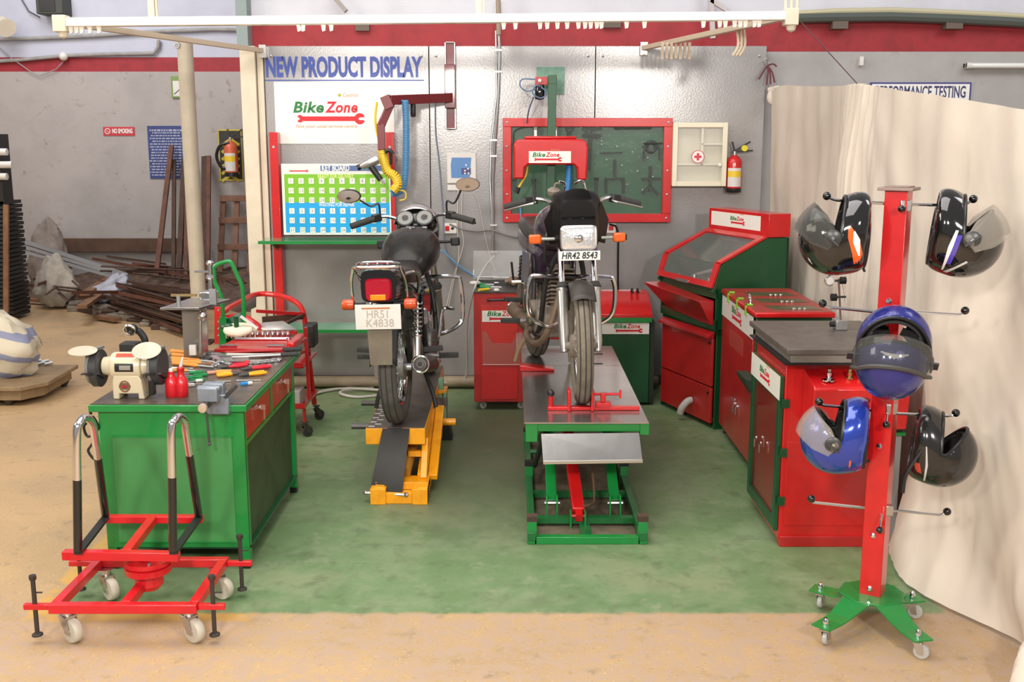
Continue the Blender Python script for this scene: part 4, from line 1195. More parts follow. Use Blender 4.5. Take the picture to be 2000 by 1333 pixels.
# ------------------------------------------------------------------ workbench
bx0, bx1, by0, by1, bz = -1.765, -1.145, 4.44, 5.62, .75
t = thing('workbench', 'green steel workbench with dark top and red drawers', 'workbench', ((bx0 + bx1) / 2, (by0 + by1) / 2, 0))
TOPM = mat('bench_top_dark', (.06, .052, .045), .35, .2, var=.6, vscale=9, col2=(.15, .11, .08))
w = MB(); w.box((bx0 - .03, by0 - .02, bz - .035), (bx1 + .02, by1, bz - .004)); tp = w.build('top_frame', GREEN, t, bev=.004)
w = MB(); w.box((bx0 - .02, by0 - .012, bz - .004), (bx1 + .012, by1 - .01, bz)); w.build('top_sheet', TOPM, t)
for x in (bx0 + .02, bx1 - .02):
    for y in (by0 + .03, by1 - .12):
        w = MB(); w.box((x - .02, y - .02, .03), (x + .02, y + .02, bz - .035)); lg = w.build('leg', GREEN, t, bev=.002)
        w = MB(); w.box((x - .018, y - .018, 0), (x + .018, y + .018, .03)); w.build('foot', BLK, lg)
GRM = mat('bench_panel_green', (.03, .26, .06), .4, var=.15)
w = MB(); w.box((bx0, by0 + .008, .10), (bx1, by0 + .02, bz - .035)); w.build('end_panel', GREEN, t, bev=.002)
w = MB(); w.box((bx0 + .055, by0 + .003, .13), (bx1 - .055, by0 + .008, .60)); w.build('end_inset', mat('bench_inset_green', (.055, .25, .07), .5, var=.1), t)
w = MB(); w.box((bx0 + .055, by0 - .001, .125), (bx1 - .05, by0 + .008, .13)); w.box((bx0 + .055, by0 - .001, .60), (bx1 - .05, by0 + .008, .604)); w.build('inset_lip', GREEN, t)
w = MB(); w.box((bx0, by0 + .02, .10), (bx0 + .01, by1 - .1, bz - .035)); w.build('side_panel', GREEN, t)
w = MB(); w.box((bx0 + .01, by1 - .13, .10), (bx1 - .02, by1 - .12, bz - .035)); w.build('back_panel', GREEND, t)
w = MB(); w.box((bx0, by0 + .02, .09), (bx1, by1 - .12, .10)); w.build('bottom_panel', GREEND, t)
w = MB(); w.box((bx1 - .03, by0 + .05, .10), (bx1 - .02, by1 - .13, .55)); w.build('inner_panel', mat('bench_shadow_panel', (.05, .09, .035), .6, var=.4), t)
w = MB(); w.box((bx1 - .025, by0 + .05, .55), (bx1 - .002, by1 - .11, .568)); w.box((bx1 - .025, by0 + .535, .568), (bx1 - .002, by0 + .57, bz - .035)); w.build('drawer_frame', GREEN, t)
for y0, y1 in ((by0 + .055, by0 + .53), (by0 + .575, by1 - .115)):
    w = MB(); w.box((bx1 - .3, y0, .572), (bx1 - .004, y1, bz - .042)); dr = w.build('drawer', RED2, t, bev=.002)
    ym = (y0 + y1) / 2
    w = MB(); w.lathe([(.012, 0), (.012, .006), (.008, .010)], (bx1 - .004, ym, .66), (1, 0, 0), 12); w.box((bx1 + .006, ym - .002, .648), (bx1 + .028, ym + .002, .672)); w.box((bx1 + .020, ym - .004, .60), (bx1 + .024, ym + .018, .652)); w.build('lock_key', CHROME, dr)
    w = MB(); w.box((bx1 + .0, ym - .12, .68), (bx1 + .006, ym - .06, .69)); w.build('finger_pull', CHROMED, dr)
# wire hanging at the left of the bench
w = MB(); w.stube([(bx0 - .04, by0 + .02, .66), (bx0 - .02, by0, .69), (bx0 - .0, by0 + .0, .64), (bx0 - .05, by0 + .01, .60), (bx0 - .06, by0, .65), (bx0 - .02, by0, .67), (bx0 - .03, by0 + .01, .58), (bx0 - .05, by0, .54), (bx0 - .02, by0, .50), (bx0 - .01, by0, .56)], .006, 6)
w.stube([(bx0 - .03, by0 + .01, .70), (bx0 - .03, by0 + .01, .715), (bx0 - .01, by0 + .05, .745)], .006, 6)
tag(w.build('power_cord', BLK), 'tangled black power cord hanging at the left corner of the green workbench', 'cord')
def ben(px, py, z=0): return FZ(px, py, bz + z)

# bench grinder
t = thing('bench_grinder', 'beige bench grinder with two wheels on the front left of the workbench', 'bench grinder', (ben(254, 776).x, 4.56, bz))
gx, gy = ben(254, 776).x, 4.56
t.scale = (.80, .84, .87)
BG = BEIGE
# base: profile in xz, extruded along y
def base_poly():
    return [(-.085, 0), (-.085, .095), (-.075, .12), (.085, .12), (.10, .095), (.115, 0), (.075, 0), (.075, .028), (-.045, .028), (-.045, 0)]
w = MB(); w.prism([(x * .85, z) for x, z in base_poly()], -.13, facing_cam((gx, gy - .06, bz))); w.build('base', BG, t, bev=.006)
w = MB(); w.lathe([(.040, -.135), (.045, -.13), (.050, -.085), (.066, -.08), (.070, -.07), (.070, .07), (.066, .08), (.050, .085), (.045, .13), (.040, .135)], (gx, gy, bz + .158), (1, 0, 0), 28); w.build('motor_housing', BG, t)
w = MB(); w.box((gx - .055, gy - .055, bz + .09), (gx + .055, gy + .06, bz + .16)); w.build('housing_neck', BG, t, bev=.02)
w = MB(); w.torus((gx - .005, gy - .062, bz + .066), Y3, .026, .004, 24, 6); bdg = w.build('badge_rim', mat('badge_bronze', (.22, .10, .05), .4), t)
w = MB(Matrix.Translation((gx - .005, gy - .058, bz + .066)) @ Matrix.Scale(.55, 4, Z3)); w.lathe([(.032, 0), (.032, .004)], (0, 0, 0), (0, -1, 0), 20); w.build('badge', mat('badge_brown', (.16, .10, .06), .4), t)
w = MB(Matrix.Translation((gx - .005, gy - .0635, bz + .066)) @ Matrix.Scale(.6, 4, Z3)); w.lathe([(.012, 0), (.012, .002)], (0, 0, 0), (0, -1, 0), 14); w.build('badge_centre', REDL, t)
a0 = gy - .0605
w = MB(); w.grid(lambda u, v: (gx - .05 + .10 * u, gy - .0712 * math.cos(R(48 + 22 * v)), bz + .158 + .0712 * math.sin(R(48 + 22 * v))), 4, 6); w.build('name_strip', mat('strip_red', (.55, .05, .02), .4), t)
w = MB(); w.grid(lambda u, v: (gx - .05 + .10 * u, gy - .0712 * math.cos(R(-14 + 34 * v)), bz + .158 + .0712 * math.sin(R(-14 + 34 * v))), 4, 6); w.build('rating_label', BLK, t)
w = MB(); w.grid(lambda u, v: (gx - .025 + .06 * u, gy - .0718 * math.cos(R(-6 + 18 * v)), bz + .158 + .0718 * math.sin(R(-6 + 18 * v))), 4, 4); w.build('label_print', mat('label_grey', (.28, .26, .22), .4), t)
for s in (-1, 1):
    x = gx + s * .165
    w = MB(); w.lathe([(.03, -.026), (.088, -.024), (.095, -.018), (.095, .018), (.088, .024), (.03, .026)], (x, gy, bz + .158 - (.0 if s > 0 else .01)), (1, 0, 0), 32)
    gw = w.build('wheel_guard', mat('grinder_guard', (.05, .052, .055), .5, .3), t)
    w = MB(); w.lathe([(.086, -.012), (.086, .012)], (x - .028, gy, bz + .155), (1, 0, 0), 28); w.build('grinding_wheel', mat('wheel_grey', (.20, .20, .19), .8), gw)
    w = MB(); w.lathe([(.045, -.002), (.042, .004), (.010, .006)], (x - .041, gy, bz + .155), (-1, 0, 0), 20); w.build('wheel_flange', REDL, gw)
    w = MB(); w.lathe([(.013, 0), (.013, .016), (.008, .022)], (x - .047, gy, bz + .155), (-1, 0, 0), 8); w.build('nut', STEEL, gw)
    w = MB(Matrix.Translation((x + (-.045 if s < 0 else -.035), gy - .075, bz + (.245 if s < 0 else .248))) @ Matrix.Rotation(R(38 if s > 0 else 20), 4, 'X') @ Matrix.Scale(.62 if s < 0 else .72, 4, Y3))
    w.lathe([(.075, 0), (.078, .003), (.075, .005)], (0, 0, 0), (0, 0, 1), 28); w.build('eye_shield', mat('frosted_shield', (.48, .43, .34), .35), gw)
    w = MB(); w.bar((x, gy - .06, bz + .25), (x + .02, gy + .02, bz + .25), .03, .012); w.build('shield_bracket', STEEL, gw)
    w = MB(); w.box((x - .05, gy - .115, bz + .135), (x + .01, gy - .075, bz + .139)); w.bar((x + .03, gy - .09, bz + .137), (x + .03, gy - .01, bz + .10), .02, .01); w.build('tool_rest', BLK, gw)
w = MB(); w.box((gx + .10, gy - .03, bz + .10), (gx + .13, gy + .02, bz + .14)); w.box((gx + .12, gy - .06, bz + .02), (gx + .15, gy - .02, bz + .10)); w.build('switch_box', BLK, t, bev=.004)
# flexible lamp behind the grinder
t = thing('gooseneck_lamp', 'small black gooseneck lamp with chrome ring behind the bench grinder', 'lamp', (WY(284, 680, 4.75).x, 4.75, bz))
a = WY(284, 680, 4.75); w = MB(); w.stube([Vector((a.x, 4.75, bz + .002)), a, WY(282, 662, 4.75), WY(272, 648, 4.75), WY(262, 645, 4.75)], .016, 10); w.build('neck', BLK, t)
a = WY(253, 645, 4.72); w = MB(); w.torus(a, (0, 1, .5), .024, .006, 20, 8); w.build('lamp_ring', CHROME, t)
w = MB(); w.lathe([(.022, 0), (.020, .03), (.01, .04)], a, (.6, 1, .2), 14); w.build('lamp_head', BLK, t)
a = WY(252, 678, 4.75); w = MB(); w.box((a.x - .035, 4.72, a.z - .025), (a.x + .04, 4.80, a.z + .02)); tag(w.build('black_box', BLKM, bev=.005), 'small black switch box behind the grinder motor', 'box')
# oil can pair (red)
t = thing('oil_can', 'red plastic double oil can with a long slanted spout at the bench front', 'oil can', ben(343, 779))
c = ben(343, 777)
w = MB()
for dx in (-.020, .022):
    w.lathe([(.024, 0), (.028, .006), (.029, .05), (.026, .075), (.016, .09), (.013, .10), (.013, .112)], (c.x + dx, c.y + .02, bz), (0, 0, 1), 20)
w.box((c.x - .02, c.y + .005, bz), (c.x + .022, c.y + .035, bz + .06))
w.build('body', mat('red_plastic', (.62, .012, .02), .3, coat=.3), t)
w = MB(); w.lathe([(.014, 0), (.016, .004), (.016, .016), (.008, .022)], (c.x + .022, c.y + .02, bz + .112), (0, 0, 1), 14); w.build('cap', RED, t)
w = MB(); w.lathe([(.010, 0), (.010, .010), (.005, .014)], (c.x - .02, c.y + .02, bz + .112), (0, 0, 1), 12); w.build('side_cap', WHTP, t)
w = MB(); a = Vector((c.x + .022, c.y + .02, bz + .13)); w.tube([a, WY(357, 698, c.y + .02)], [.008, .004], 8); w.build('spout', WHTP, t)
# bench vise at the front right corner
t = thing('bench_vise', 'grey-blue bench vise clamped at the front right of the workbench', 'vise', (ben(428, 785).x, by0 - .02, bz))
t.scale = (.86, .86, .86)
VM = mat('vise_blue_grey', (.30, .34, .40), .35, .4, var=.3)
vx, vy = ben(428, 785).x, by0 - .02
w = MB(); w.prism([(-.055, -.045), (.055, -.045), (.058, .03), (.045, .055), (-.04, .055), (-.052, .02)], -.09, facing_cam((vx + .012, vy - .03, bz + .0))); w.build('base', VM, t, bev=.006)
w = MB(); w.box((vx - .06, vy - .10, bz + .035), (vx + .035, vy - .045, bz + .105)); w.box((vx - .065, vy - .09, bz + .09), (vx + .045, vy - .05, bz + .11)); w.build('front_jaw', VM, t, bev=.005)
w = MB(); w.box((vx - .055, vy - .025, bz + .04), (vx + .045, vy + .03, bz + .11)); w.build('rear_jaw', VM, t, bev=.005)
w = MB(); w.box((vx - .03, vy - .09, bz + .025), (vx + .02, vy + .12, bz + .06)); w.build('slide', IRON, t)
w = MB(); w.cyl((vx - .02, vy - .15, bz + .02), (vx - .02, vy, bz + .02), .018, 14); sc_ = w.build('screw', IRON, t)
w = MB(); w.lathe([(.022, 0), (.024, .006), (.020, .02), (.0, .022)], (vx - .02, vy - .15, bz + .02), (0, -1, 0), 16); w.build('screw_cap', mat('worn_brass', (.62, .50, .38), .35, .5), sc_)
w = MB(); w.cyl((vx - .012, vy - .13, bz - .01), (vx - .005, vy - .13, bz - .16), .006, 8); w.sph((vx - .005, vy - .13, bz - .165), .009, 8); w.build('tommy_bar', IRON, sc_)
w = MB(); w.bar((vx + .05, vy - .03, bz + .04), (vx + .10, vy + .02, bz + .09), .016, .016); w.build('swivel_lever', IRON, t)

# ---- tools lying on the bench: tool(px0,py0,px1,py1) handle + shank
def lay_tool(name, label, p0, p1, r0, r1, split, hm, sm, cat, flat=False, tip=None, lift=0.0, group=None):
    a = ben(*p0, lift); b = ben(*p1, lift)
    a.z = bz + r0 + .001 + lift; b.z = bz + max(r1, .003) + .001 + lift
    t = thing(name, label, cat, a, group)
    m_ = a.lerp(b, split)
    w = MB()
    if flat: w.bar(a, m_, r0 * 2, r0 * 1.1)
    else:
        w.tube([a, a.lerp(m_, .05), a.lerp(m_, .5), a.lerp(m_, .92), m_], [r0 * .75, r0, r0 * .92, r0, r0 * .55], 8)
    w.build('handle', hm, t)
    w = MB()
    if flat: w.bar(m_, b, r1 * 2.4, r1 * .9)
    else: w.cyl(m_, b, r1, 8)
    w.build('blade' if flat else 'shank', sm, t)
    return t
FH = mat('file_handle_orange', (.80, .30, .05), .45, var=.1)
for i, (y, x0, x1) in enumerate(((690, 334, 384), (697, 336, 390), (704, 335, 388), (709, 336, 392), (714, 337, 380))):
    lay_tool('hand_file', ('furthest', 'second furthest', 'middle', 'second nearest', 'nearest')[i] + ' of the five orange handled files beside the grinder', (x0, y), (x1 + 38, y + 6), .0105, .006, .62, FH, STEEL, 'file', group='orange handled files')
lay_tool('pin_punch', 'thin pale rod lying in front of the orange files', (335, 722), (378, 722), .006, .004, .5, WHTP, CHROMED, 'punch')
lay_tool('hammer_shaft', 'brown wooden shafted hammer between the files and the spanners', (390, 717), (432, 712), .010, .008, .6, WOOD, STEEL, 'hammer')
# green-handled screwdrivers
SG = mat('green_translucent_handle', (.01, .22, .06), .2, coat=.5)
for i, (y, x0) in enumerate(((731, 360), (736, 368), (741, 358), (746, 362))):
    lay_tool('screwdriver', ('furthest', 'second', 'third', 'nearest')[i] + ' of the green handled screwdrivers behind the red oil can', (x0 + 38, y), (x0 - 14, y + 1), .009, .003, .55, SG, CHROME, 'screwdriver', group='green handled screwdrivers')
lay_tool('hand_file', 'orange handled file lying behind the green screwdrivers', (332, 727), (382, 727), .008, .005, .7, FH, STEEL, 'file')
lay_tool('chisel', 'pale handled flat chisel lying left of the vise', (362, 757), (400, 752), .009, .006, .45, WHTP, CHROMED, 'chisel', True)
# red pliers pairs, yellow pliers
def pliers(label, p0, p1, hm, spread=.012):
    a = ben(*p0); b = ben(*p1); a.z = b.z = bz + .010
    d = (b - a); L = d.length; d.normalize(); n = Vector((-d.y, d.x, 0))
    t = thing('pliers', label, 'pliers', a)
    for s in (-1, 1):
        w = MB(); w.tube(smooth_pts([a + n * s * spread * 1.1, a + d * L * .3 + n * s * spread * 1.5, a + d * L * .62 + n * s * spread * .4], 4), .0075, 8); w.build('grip', hm, t)
        w = MB(); w.tube([a + d * L * .60 + n * s * spread * .3, a + d * L * .8 + n * s * .006, b + n * s * .002], [.007, .008, .004], 8); w.build('jaw', IRON, t)
    return t
RP = mat('red_grip', (.60, .01, .03), .3, coat=.3)
pliers('red handled pliers lying behind the yellow ones, left pair', (482, 716), (425, 722), RP)
pliers('red handled pliers with handles towards the bench edge', (527, 719), (470, 726), RP, .010)
pliers('red handled pliers furthest back of the three red ones', (487, 712), (432, 712), RP, .008)
pliers('yellow handled pliers nearest the vise', (424, 737), (470, 733), YEL, .011)
pliers('yellow handled pliers nearest the bench edge', (518, 731), (466, 738), YEL, .012)
pliers('orange handled pliers left of the yellow ones', (452, 730), (402, 731), FH, .008)
lay_tool('feeler_gauge', 'long bright steel rule lying in front of the yellow pliers', (462, 746), (510, 745), .006, .005, .5, STEEL, CHROMED, 'rule', True)
lay_tool('bright_file', 'flat bright file lying behind the blue brush', (408, 747), (452, 747), .006, .005, .5, CHROMED, CHROMED, 'file', True)
lay_tool('wire_tester', 'blue and clear handled tester lying right of the vise', (470, 755), (492, 752), .009, .008, .62, BLUP, WHTP, 'tester')
# spanner set: combination spanners with ring ends
def spanner(label, p0, p1, wd, ring, m=CHROMED, lift=0.0):
    a = ben(*p0); b = ben(*p1); a.z = b.z = bz + .006 + lift
    t = thing('combination_spanner', label, 'spanner', a)
    d = (b - a).normalized()
    w = MB(); w.bar(a + d * ring, b - d * ring, wd, .006); w.build('shaft', m, t)
    w = MB(); w.torus(b, Z3, ring, ring * .30, 18, 8); w.build('ring_end', CHROME, t)
    w = MB(); w.torus(a, Z3, ring * .8, ring * .36, 14, 8); w.build('jaw_end', CHROME, t)
for i in range(4):
    spanner('chrome combination spanner, ' + ('smallest', 'second smallest', 'second largest', 'largest')[i] + ' of the ring ends in the row', (418 + i * 4, 717 - i * 2.5), (500 + i * 13, 711 - i * 1.6), .014 + i * .002, .017 + i * .0025)
spanner('big white adjustable spanner lying behind the ring ends', (418, 700), (545, 696), .030, .012, CHROMED, .006)
lay_tool('pipe_wrench', 'chrome pipe wrench with long pale handle behind the ring spanners', (540, 699), (412, 697), .011, .012, .75, WHTP, CHROME, 'wrench', True)
lay_tool('flat_file', 'grey flat file lying left of the ring spanner shafts, upper one', (432, 703), (486, 702), .007, .006, .4, STEEL, CHROMED, 'file', True, lift=.012)
lay_tool('flat_file', 'grey flat file lying left of the ring spanner shafts, lower one', (428, 709), (478, 709), .007, .006, .4, STEEL, CHROMED, 'file', True, lift=.012)
lay_tool('adjustable_spanner', 'chrome adjustable spanner with wide head at the ends of the orange files', (452, 716), (415, 703), .008, .013, .6, CHROME, CHROME, 'spanner', True, lift=.010)
lay_tool('paint_brush', 'pink handled brush lying between green screwdrivers and yellow pliers', (405, 733), (432, 729), .009, .006, .6, mat('pink_handle', (.65, .32, .25), .4), WHTP, 'brush')
lay_tool('screwdriver', 'white handled screwdriver lying left of the vise behind the flat chisel', (398, 746), (366, 749), .008, .003, .5, WHTP, CHROME, 'screwdriver')
# socket set tray
t = thing('socket_tray', 'red socket tray at the back of the workbench', 'socket tray', ben(480, 686))
q0, q1 = ben(418, 690), ben(566, 690)
yy0, yy1 = ben(480, 690).y, ben(480, 667).y
w = MB(); w.prism([(q0.x, yy0), (q1.x - .02, yy0), (q1.x + .03, yy1), (q0.x + .04, yy1)], .022, Matrix.Translation((0, 0, bz + .001))); w.build('tray', RED2, t, bev=.004)
w = MB(); w.box((q1.x - .03, yy0 + .06, bz), (q1.x + .015, yy1, bz + .045)); w.build('tray_end', RED, t, bev=.01)
proto = None
for i in range(13):
    x = ben(438, 674).x + i * (ben(558, 674).x - ben(438, 674).x) / 12; r = .0105 + .0002 * i; h = .042
    w = MB(); w.lathe([(r * .6, 0), (r * .95, .004), (r, h * .5), (r * 1.05, h), (r * .7, h), (r * .6, h * .6), (0, h * .6)], (x, yy1 - .035, bz + .023), (0, 0, 1), 12)
    tag(w.build('socket', CHROME), 'chrome socket standing in the row along the back of the red tray', 'socket', 'chrome sockets in the red tray')
t2 = thing('ratchet_handle', 'long chrome ratchet handle lying in the red socket tray', 'ratchet', (q0.x, yy0, bz + .03))
a = Vector((q0.x + .05, yy1 - .10, bz + .032)); b = Vector((q1.x - .05, yy1 - .10, bz + .032))
w = MB(); w.cyl(a, b, .009, 10); w.build('shaft', CHROME, t2)
w = MB(); w.lathe([(.018, 0), (.018, .014)], b - Vector((0, 0, .007)), (0, 0, 1), 14); w.build('head', CHROME, t2)
for k, (x0, x1) in enumerate(((.02, .11), (.27, .36))):
    w = MB(); w.cyl((q0.x + x0, yy0 + .05, bz + .030), (q0.x + x1, yy0 + .05, bz + .030), .007, 8); tag(w.build('extension_bar', CHROME), ('short chrome extension bar at the left of the red tray', 'short chrome extension bar at the right of the red tray')[k], 'bar')
# torque wrenches along the bench overhanging the right edge
for i, (y, x0, x1) in enumerate(((688, 548, 420), (698, 542, 432))):
    lay_tool('torque_wrench', ('further', 'nearer')[i] + ' long wrench with black grip reaching over the right bench edge', (590 - i * 8, y - 1), (x1 + 20, y + 4), .013, .008, .26, RUB, (RED2, CHROMED)[i], 'torque wrench', lift=.004)
# metal test stand at the back of the bench
t = thing('spindle_stand', 'steel stand with flat table and tall chrome clamp rod at the bench back', 'stand', ben(385, 693))
sy = 5.35
def SP(x, y, d=0): return WY(x, y, sy + d)
w = MB(); a = SP(357, 695); b = SP(410, 689); w.box((a.x, sy - .04, bz + .001), (b.x, sy + .16, bz + .012)); w.build('base_plate', IRON, t, bev=.003)
w = MB(); a = SP(357, 660); b = SP(396, 607); w.box((a.x, sy, bz + .012), (b.x - .01, sy + .10, b.z)); w.build('body', mat('polished_body', (.40, .38, .35), .25, .85), t, bev=.004)
w = MB(); a = SP(326, 604); b = SP(408, 576); zt_ = a.z + .01
P = [(SP(325, 602).x, sy - .10), (SP(400, 602).x, sy - .10), (SP(430, 585).x, sy + .20), (SP(345, 578).x, sy + .25)]
w.prism(P, .012, Matrix.Translation((0, 0, zt_))); w.build('table', STAIN, t, bev=.002)
w = MB(); w.bar(SP(334, 577, .05), SP(384, 577, .05), .012, .012); w.build('cross_rod', BRASS, t)
w = MB(); w.cyl(SP(348, 577, .05), SP(350, 602, .05), .011, 10); w.build('clamp_post', STEEL, t)
w = MB(); w.box((SP(378, 0).x, sy, zt_ + .012), (SP(392, 0).x, sy + .02, zt_ + .09)); w.build('clamp_post', STEEL, t)
w = MB(); w.cyl(SP(391, 612, -.05), SP(391, 690, -.05), .007, 8); w.sph(SP(395, 618, -.05), .025, 10); w.build('side_rod', CHROMED, t)
w = MB(); w.cyl(SP(412, 580, .1), SP(410, 512, .1), .012, 12); w.lathe([(.018, 0), (.022, .006), (.018, .02)], SP(410, 545, .1), (0, 0, 1), 12); w.lathe([(.018, 0), (.02, .01), (.012, .02)], SP(410, 517, .1), (0, 0, 1), 12); w.build('clamp_rod', CHROME, t)
w = MB(); w.cyl(SP(380, 531, .1), SP(408, 531, .1), .006, 8); w.build('cross_arm', CHROME, t)
w = MB(); a = SP(412, 578, .1); w.box((a.x - .05, sy + .06, a.z - .02), (a.x + .03, sy + .14, a.z + .025)); w.build('clamp_head', CHROME, t, bev=.008)
w = MB(); a = SP(378, 692, -.03); w.box((a.x - .012, sy - .06, a.z), (a.x + .02, sy - .04, a.z + .05)); w.build('white_tag', WHTP, t)
# ------------------------------------------------------------------ motorcycles (local: x forward, y left, z up, origin on the ground under the rear axle)
def loft(w, secs, n=16, e=2.6, yoff=0.0):
    """secs: (x, z centre, half width, half height)"""
    vs = []
    for (x, zc, hw, hh) in secs:
        for k in range(n):
            a = 2 * PI * k / n
            c, s = math.cos(a), math.sin(a)
            vs.append((x, yoff + hw * math.copysign(abs(c) ** (2 / e), c), zc + hh * math.copysign(abs(s) ** (2 / e), s)))
    fs = []
    for i in range(len(secs) - 1):
        for k in range(n):
            l = (k + 1) % n
            fs.append((i * n + k, i * n + l, (i + 1) * n + l, (i + 1) * n + k))
    fs.append(tuple(range(n - 1, -1, -1))); fs.append(tuple((len(secs) - 1) * n + k for k in range(n)))
    return w.add(vs, fs)
def interp_secs(secs, n=5):
    P = [Vector((s[0], s[1], s[2])) for s in secs]; H = [Vector((s[3], 0, 0)) for s in secs]
    a = smooth_pts(P, n); b = smooth_pts(H, n)
    return [(p.x, p.y, max(.003, p.z), max(.003, h.x)) for p, h in zip(a, b)]
def coil_spring(w, a, b, R0, r, turns, per=10):
    a, b = Vector(a), Vector(b); x, y, z = frame_from(b - a)
    w.tube([a.lerp(b, i / (turns * per)) + x * math.cos(2 * PI * i / per) * R0 + y * math.sin(2 * PI * i / per) * R0 for i in range(turns * per + 1)], r, 6)

def motorcycle(name, label, T, kind, steer=0.0):
    t = thing(name, label, 'motorcycle', T @ Vector((0, 0, 0)))
    A = kind == 'A'
    hp = Vector((.94, 0, .90)); ax = Vector((-.42, 0, .907)).normalized()
    S = T @ Matrix.Translation(hp) @ Matrix.Rotation(steer, 4, ax) @ Matrix.Translation(-hp)
    S0 = S
    dust = not A
    rimm = CHROME if A else CHROMED
    def B(TT, f, nm, m, par=t, **kw):
        w = MB(TT); f(w); return w.build(nm, m, par, **kw)
    def wheel(TT, cx, rt, rad, nm, brake_r):
        c = (cx, 0, rad)
        wl = B(TT, lambda w: w.torus(c, Y3, rad - rt, rt, 48, 12, .98), nm, TYRE if A else mat('muddy_tyre', (.21, .18, .135), .9, var=.35, vscale=14, bump=.2))
        for s in (-.6, 0, .6):
            B(TT, lambda w: w.torus((cx, s * rt, rad), Y3, rad - rt + rt * math.sqrt(1 - s * s) - .0005, .0032, 48, 5), 'tread_groove', RUB, wl)
        B(TT, lambda w: [w.torus(c, Y3, rad - rt * 2.05, rt * .42, 48, 8, 1.5)], 'rim', rimm, wl)
        def sp(w):
            for k in range(36):
                a = 2 * PI * k / 36; s = 1 if k % 2 else -1
                a2 = a + (.5 if (k // 2) % 2 else -.5)
                w.cyl((cx + math.cos(a2) * .045, s * .04, rad + math.sin(a2) * .045), (cx + math.cos(a) * (rad - rt * 2.1), 0, rad + math.sin(a) * (rad - rt * 2.1)), .0016, 5)
        B(TT, sp, 'spoke_set', rimm, wl)
        B(TT, lambda w: w.lathe([(.02, -.085), (.022, -.06), (.05, -.055), (brake_r, -.05), (brake_r, -.01), (.05, 0), (.045, .035), (.05, .04), (.022, .05), (.02, .085)], c, (0, 1, 0), 24), 'hub', DUST if dust else ALU, wl)
        return wl
    wheel(T, 0, .049, .305, 'rear_wheel', .07)
    wheel(S, 1.26, .043, .30, 'front_wheel', .06)
    # frame and swing arm
    B(T, lambda w: [w.bar((0, s * .085, .305), (.42, s * .07, .36), .022, .035) for s in (-1, 1)], 'swing_arm', BLKM)
    B(T, lambda w: [w.stube([(.90, 0, .86), (.78, s * .10, .60), (.72, s * .12, .30), (.45, s * .11, .25), (.38, s * .10, .50), (.34, s * .11, .66), (-.18, s * .10, .72)], .015, 8) for s in (-1, 1)], 'frame', BLKM)
    for s in (-1, 1):
        a, b = (.0, s * .115, .33), (.10, s * .115, .64)
        sh = B(T, lambda w: (w.cyl(a, Vector(a).lerp(Vector(b), .45), .024, 12), w.cyl(a, b, .010, 8)), 'shock_absorber', CHROMED)
        B(T, lambda w: coil_spring(w, Vector(a).lerp(Vector(b), .40), b, .024, .0055, 8), 'shock_spring', CHROME if A else BLK, sh)
    B(T, lambda w: w.prism([(-.06, .255), (.02, .235), (.44, .285), (.47, .36), (.42, .40), (.0, .37), (-.06, .34)], .035, basis((0, .105, 0), X3, Z3, -Y3)), 'chain_case', mat('chain_case_chrome', (.30, .29, .27), .35, .8) if A else DUST)
    # engine
    em = mat('engine_alloy', (.22, .21, .20), .45, .6, var=.4, vscale=12) if A else DUST
    eng = B(T, lambda w: (w.box((.44, -.09, .24), (.70, .09, .42)), w.lathe([(.09, -.14), (.095, -.12), (.095, .12), (.09, .14)], (.50, 0, .33), (0, 1, 0), 24), w.lathe([(.075, -.13), (.08, -.11), (.08, .11), (.075, .13)], (.64, 0, .32), (0, 1, 0), 24)), 'engine_case', em, bev=.008)
    def fins(w):
        for k in range(9):
            c = Vector((.64 + k * .006, 0, .42 + k * .024)); w.T = T @ Matrix.Translation(c) @ Matrix.Rotation(R(-14), 4, 'Y'); w.box((-.075, -.075 + (k > 6) * .02, 0), (.075, .075 - (k > 6) * .02, .008))
        w.T = T @ Matrix.Translation((.63, 0, .40)) @ Matrix.Rotation(R(-14), 4, 'Y'); w.box((-.055, -.055, 0), (.055, .055, .24))
    B(T, fins, 'cylinder_fins', em, eng)
    B(T, lambda w: w.sph((.50, .02, .52), .05, 12, (1, .9, 1)), 'carburettor', em, eng)
    # exhaust on the right side
    B(T, lambda w: w.stube([(.74, -.02, .52), (.84, -.05, .46), (.82, -.10, .28), (.68, -.13, .20), (.45, -.14, .20), (.36, -.150 if A else -.12, .245)], .019, 10), 'exhaust_pipe', CHROMED if A else mat('rusty_exhaust', (.26, .18, .12), .6, .4, var=.4))
    MY = -.150 if A else -.115; MD = Vector((-.54, -.012, .11)) if A else Vector((-.55, .0, .02))
    mf = B(T, lambda w: w.lathe([(.020, 0), (.030, .04), (.044, .10), (.046, .45), (.044, .56)], (.36, MY, .245), MD, 20), 'muffler', mat('muffler_black', (.05, .05, .05), .35, .4) if A else mat('rusty_exhaust', (.26, .18, .12)))
    e0 = Vector((.36, MY, .245)) + MD.normalized() * .56
    dd = MD.normalized()
    B(T, lambda w: w.torus(e0, dd, .041, .0075, 28, 8), 'muffler_ring', CHROME, mf)
    B(T, lambda w: w.lathe([(.042, -.01), (.030, .004), (.022, .006), (.020, .012), (.013, .012), (.013, .0)], e0, dd, 20), 'muffler_end', mat('sooty_end', (.10, .085, .08), .5, .5), mf)
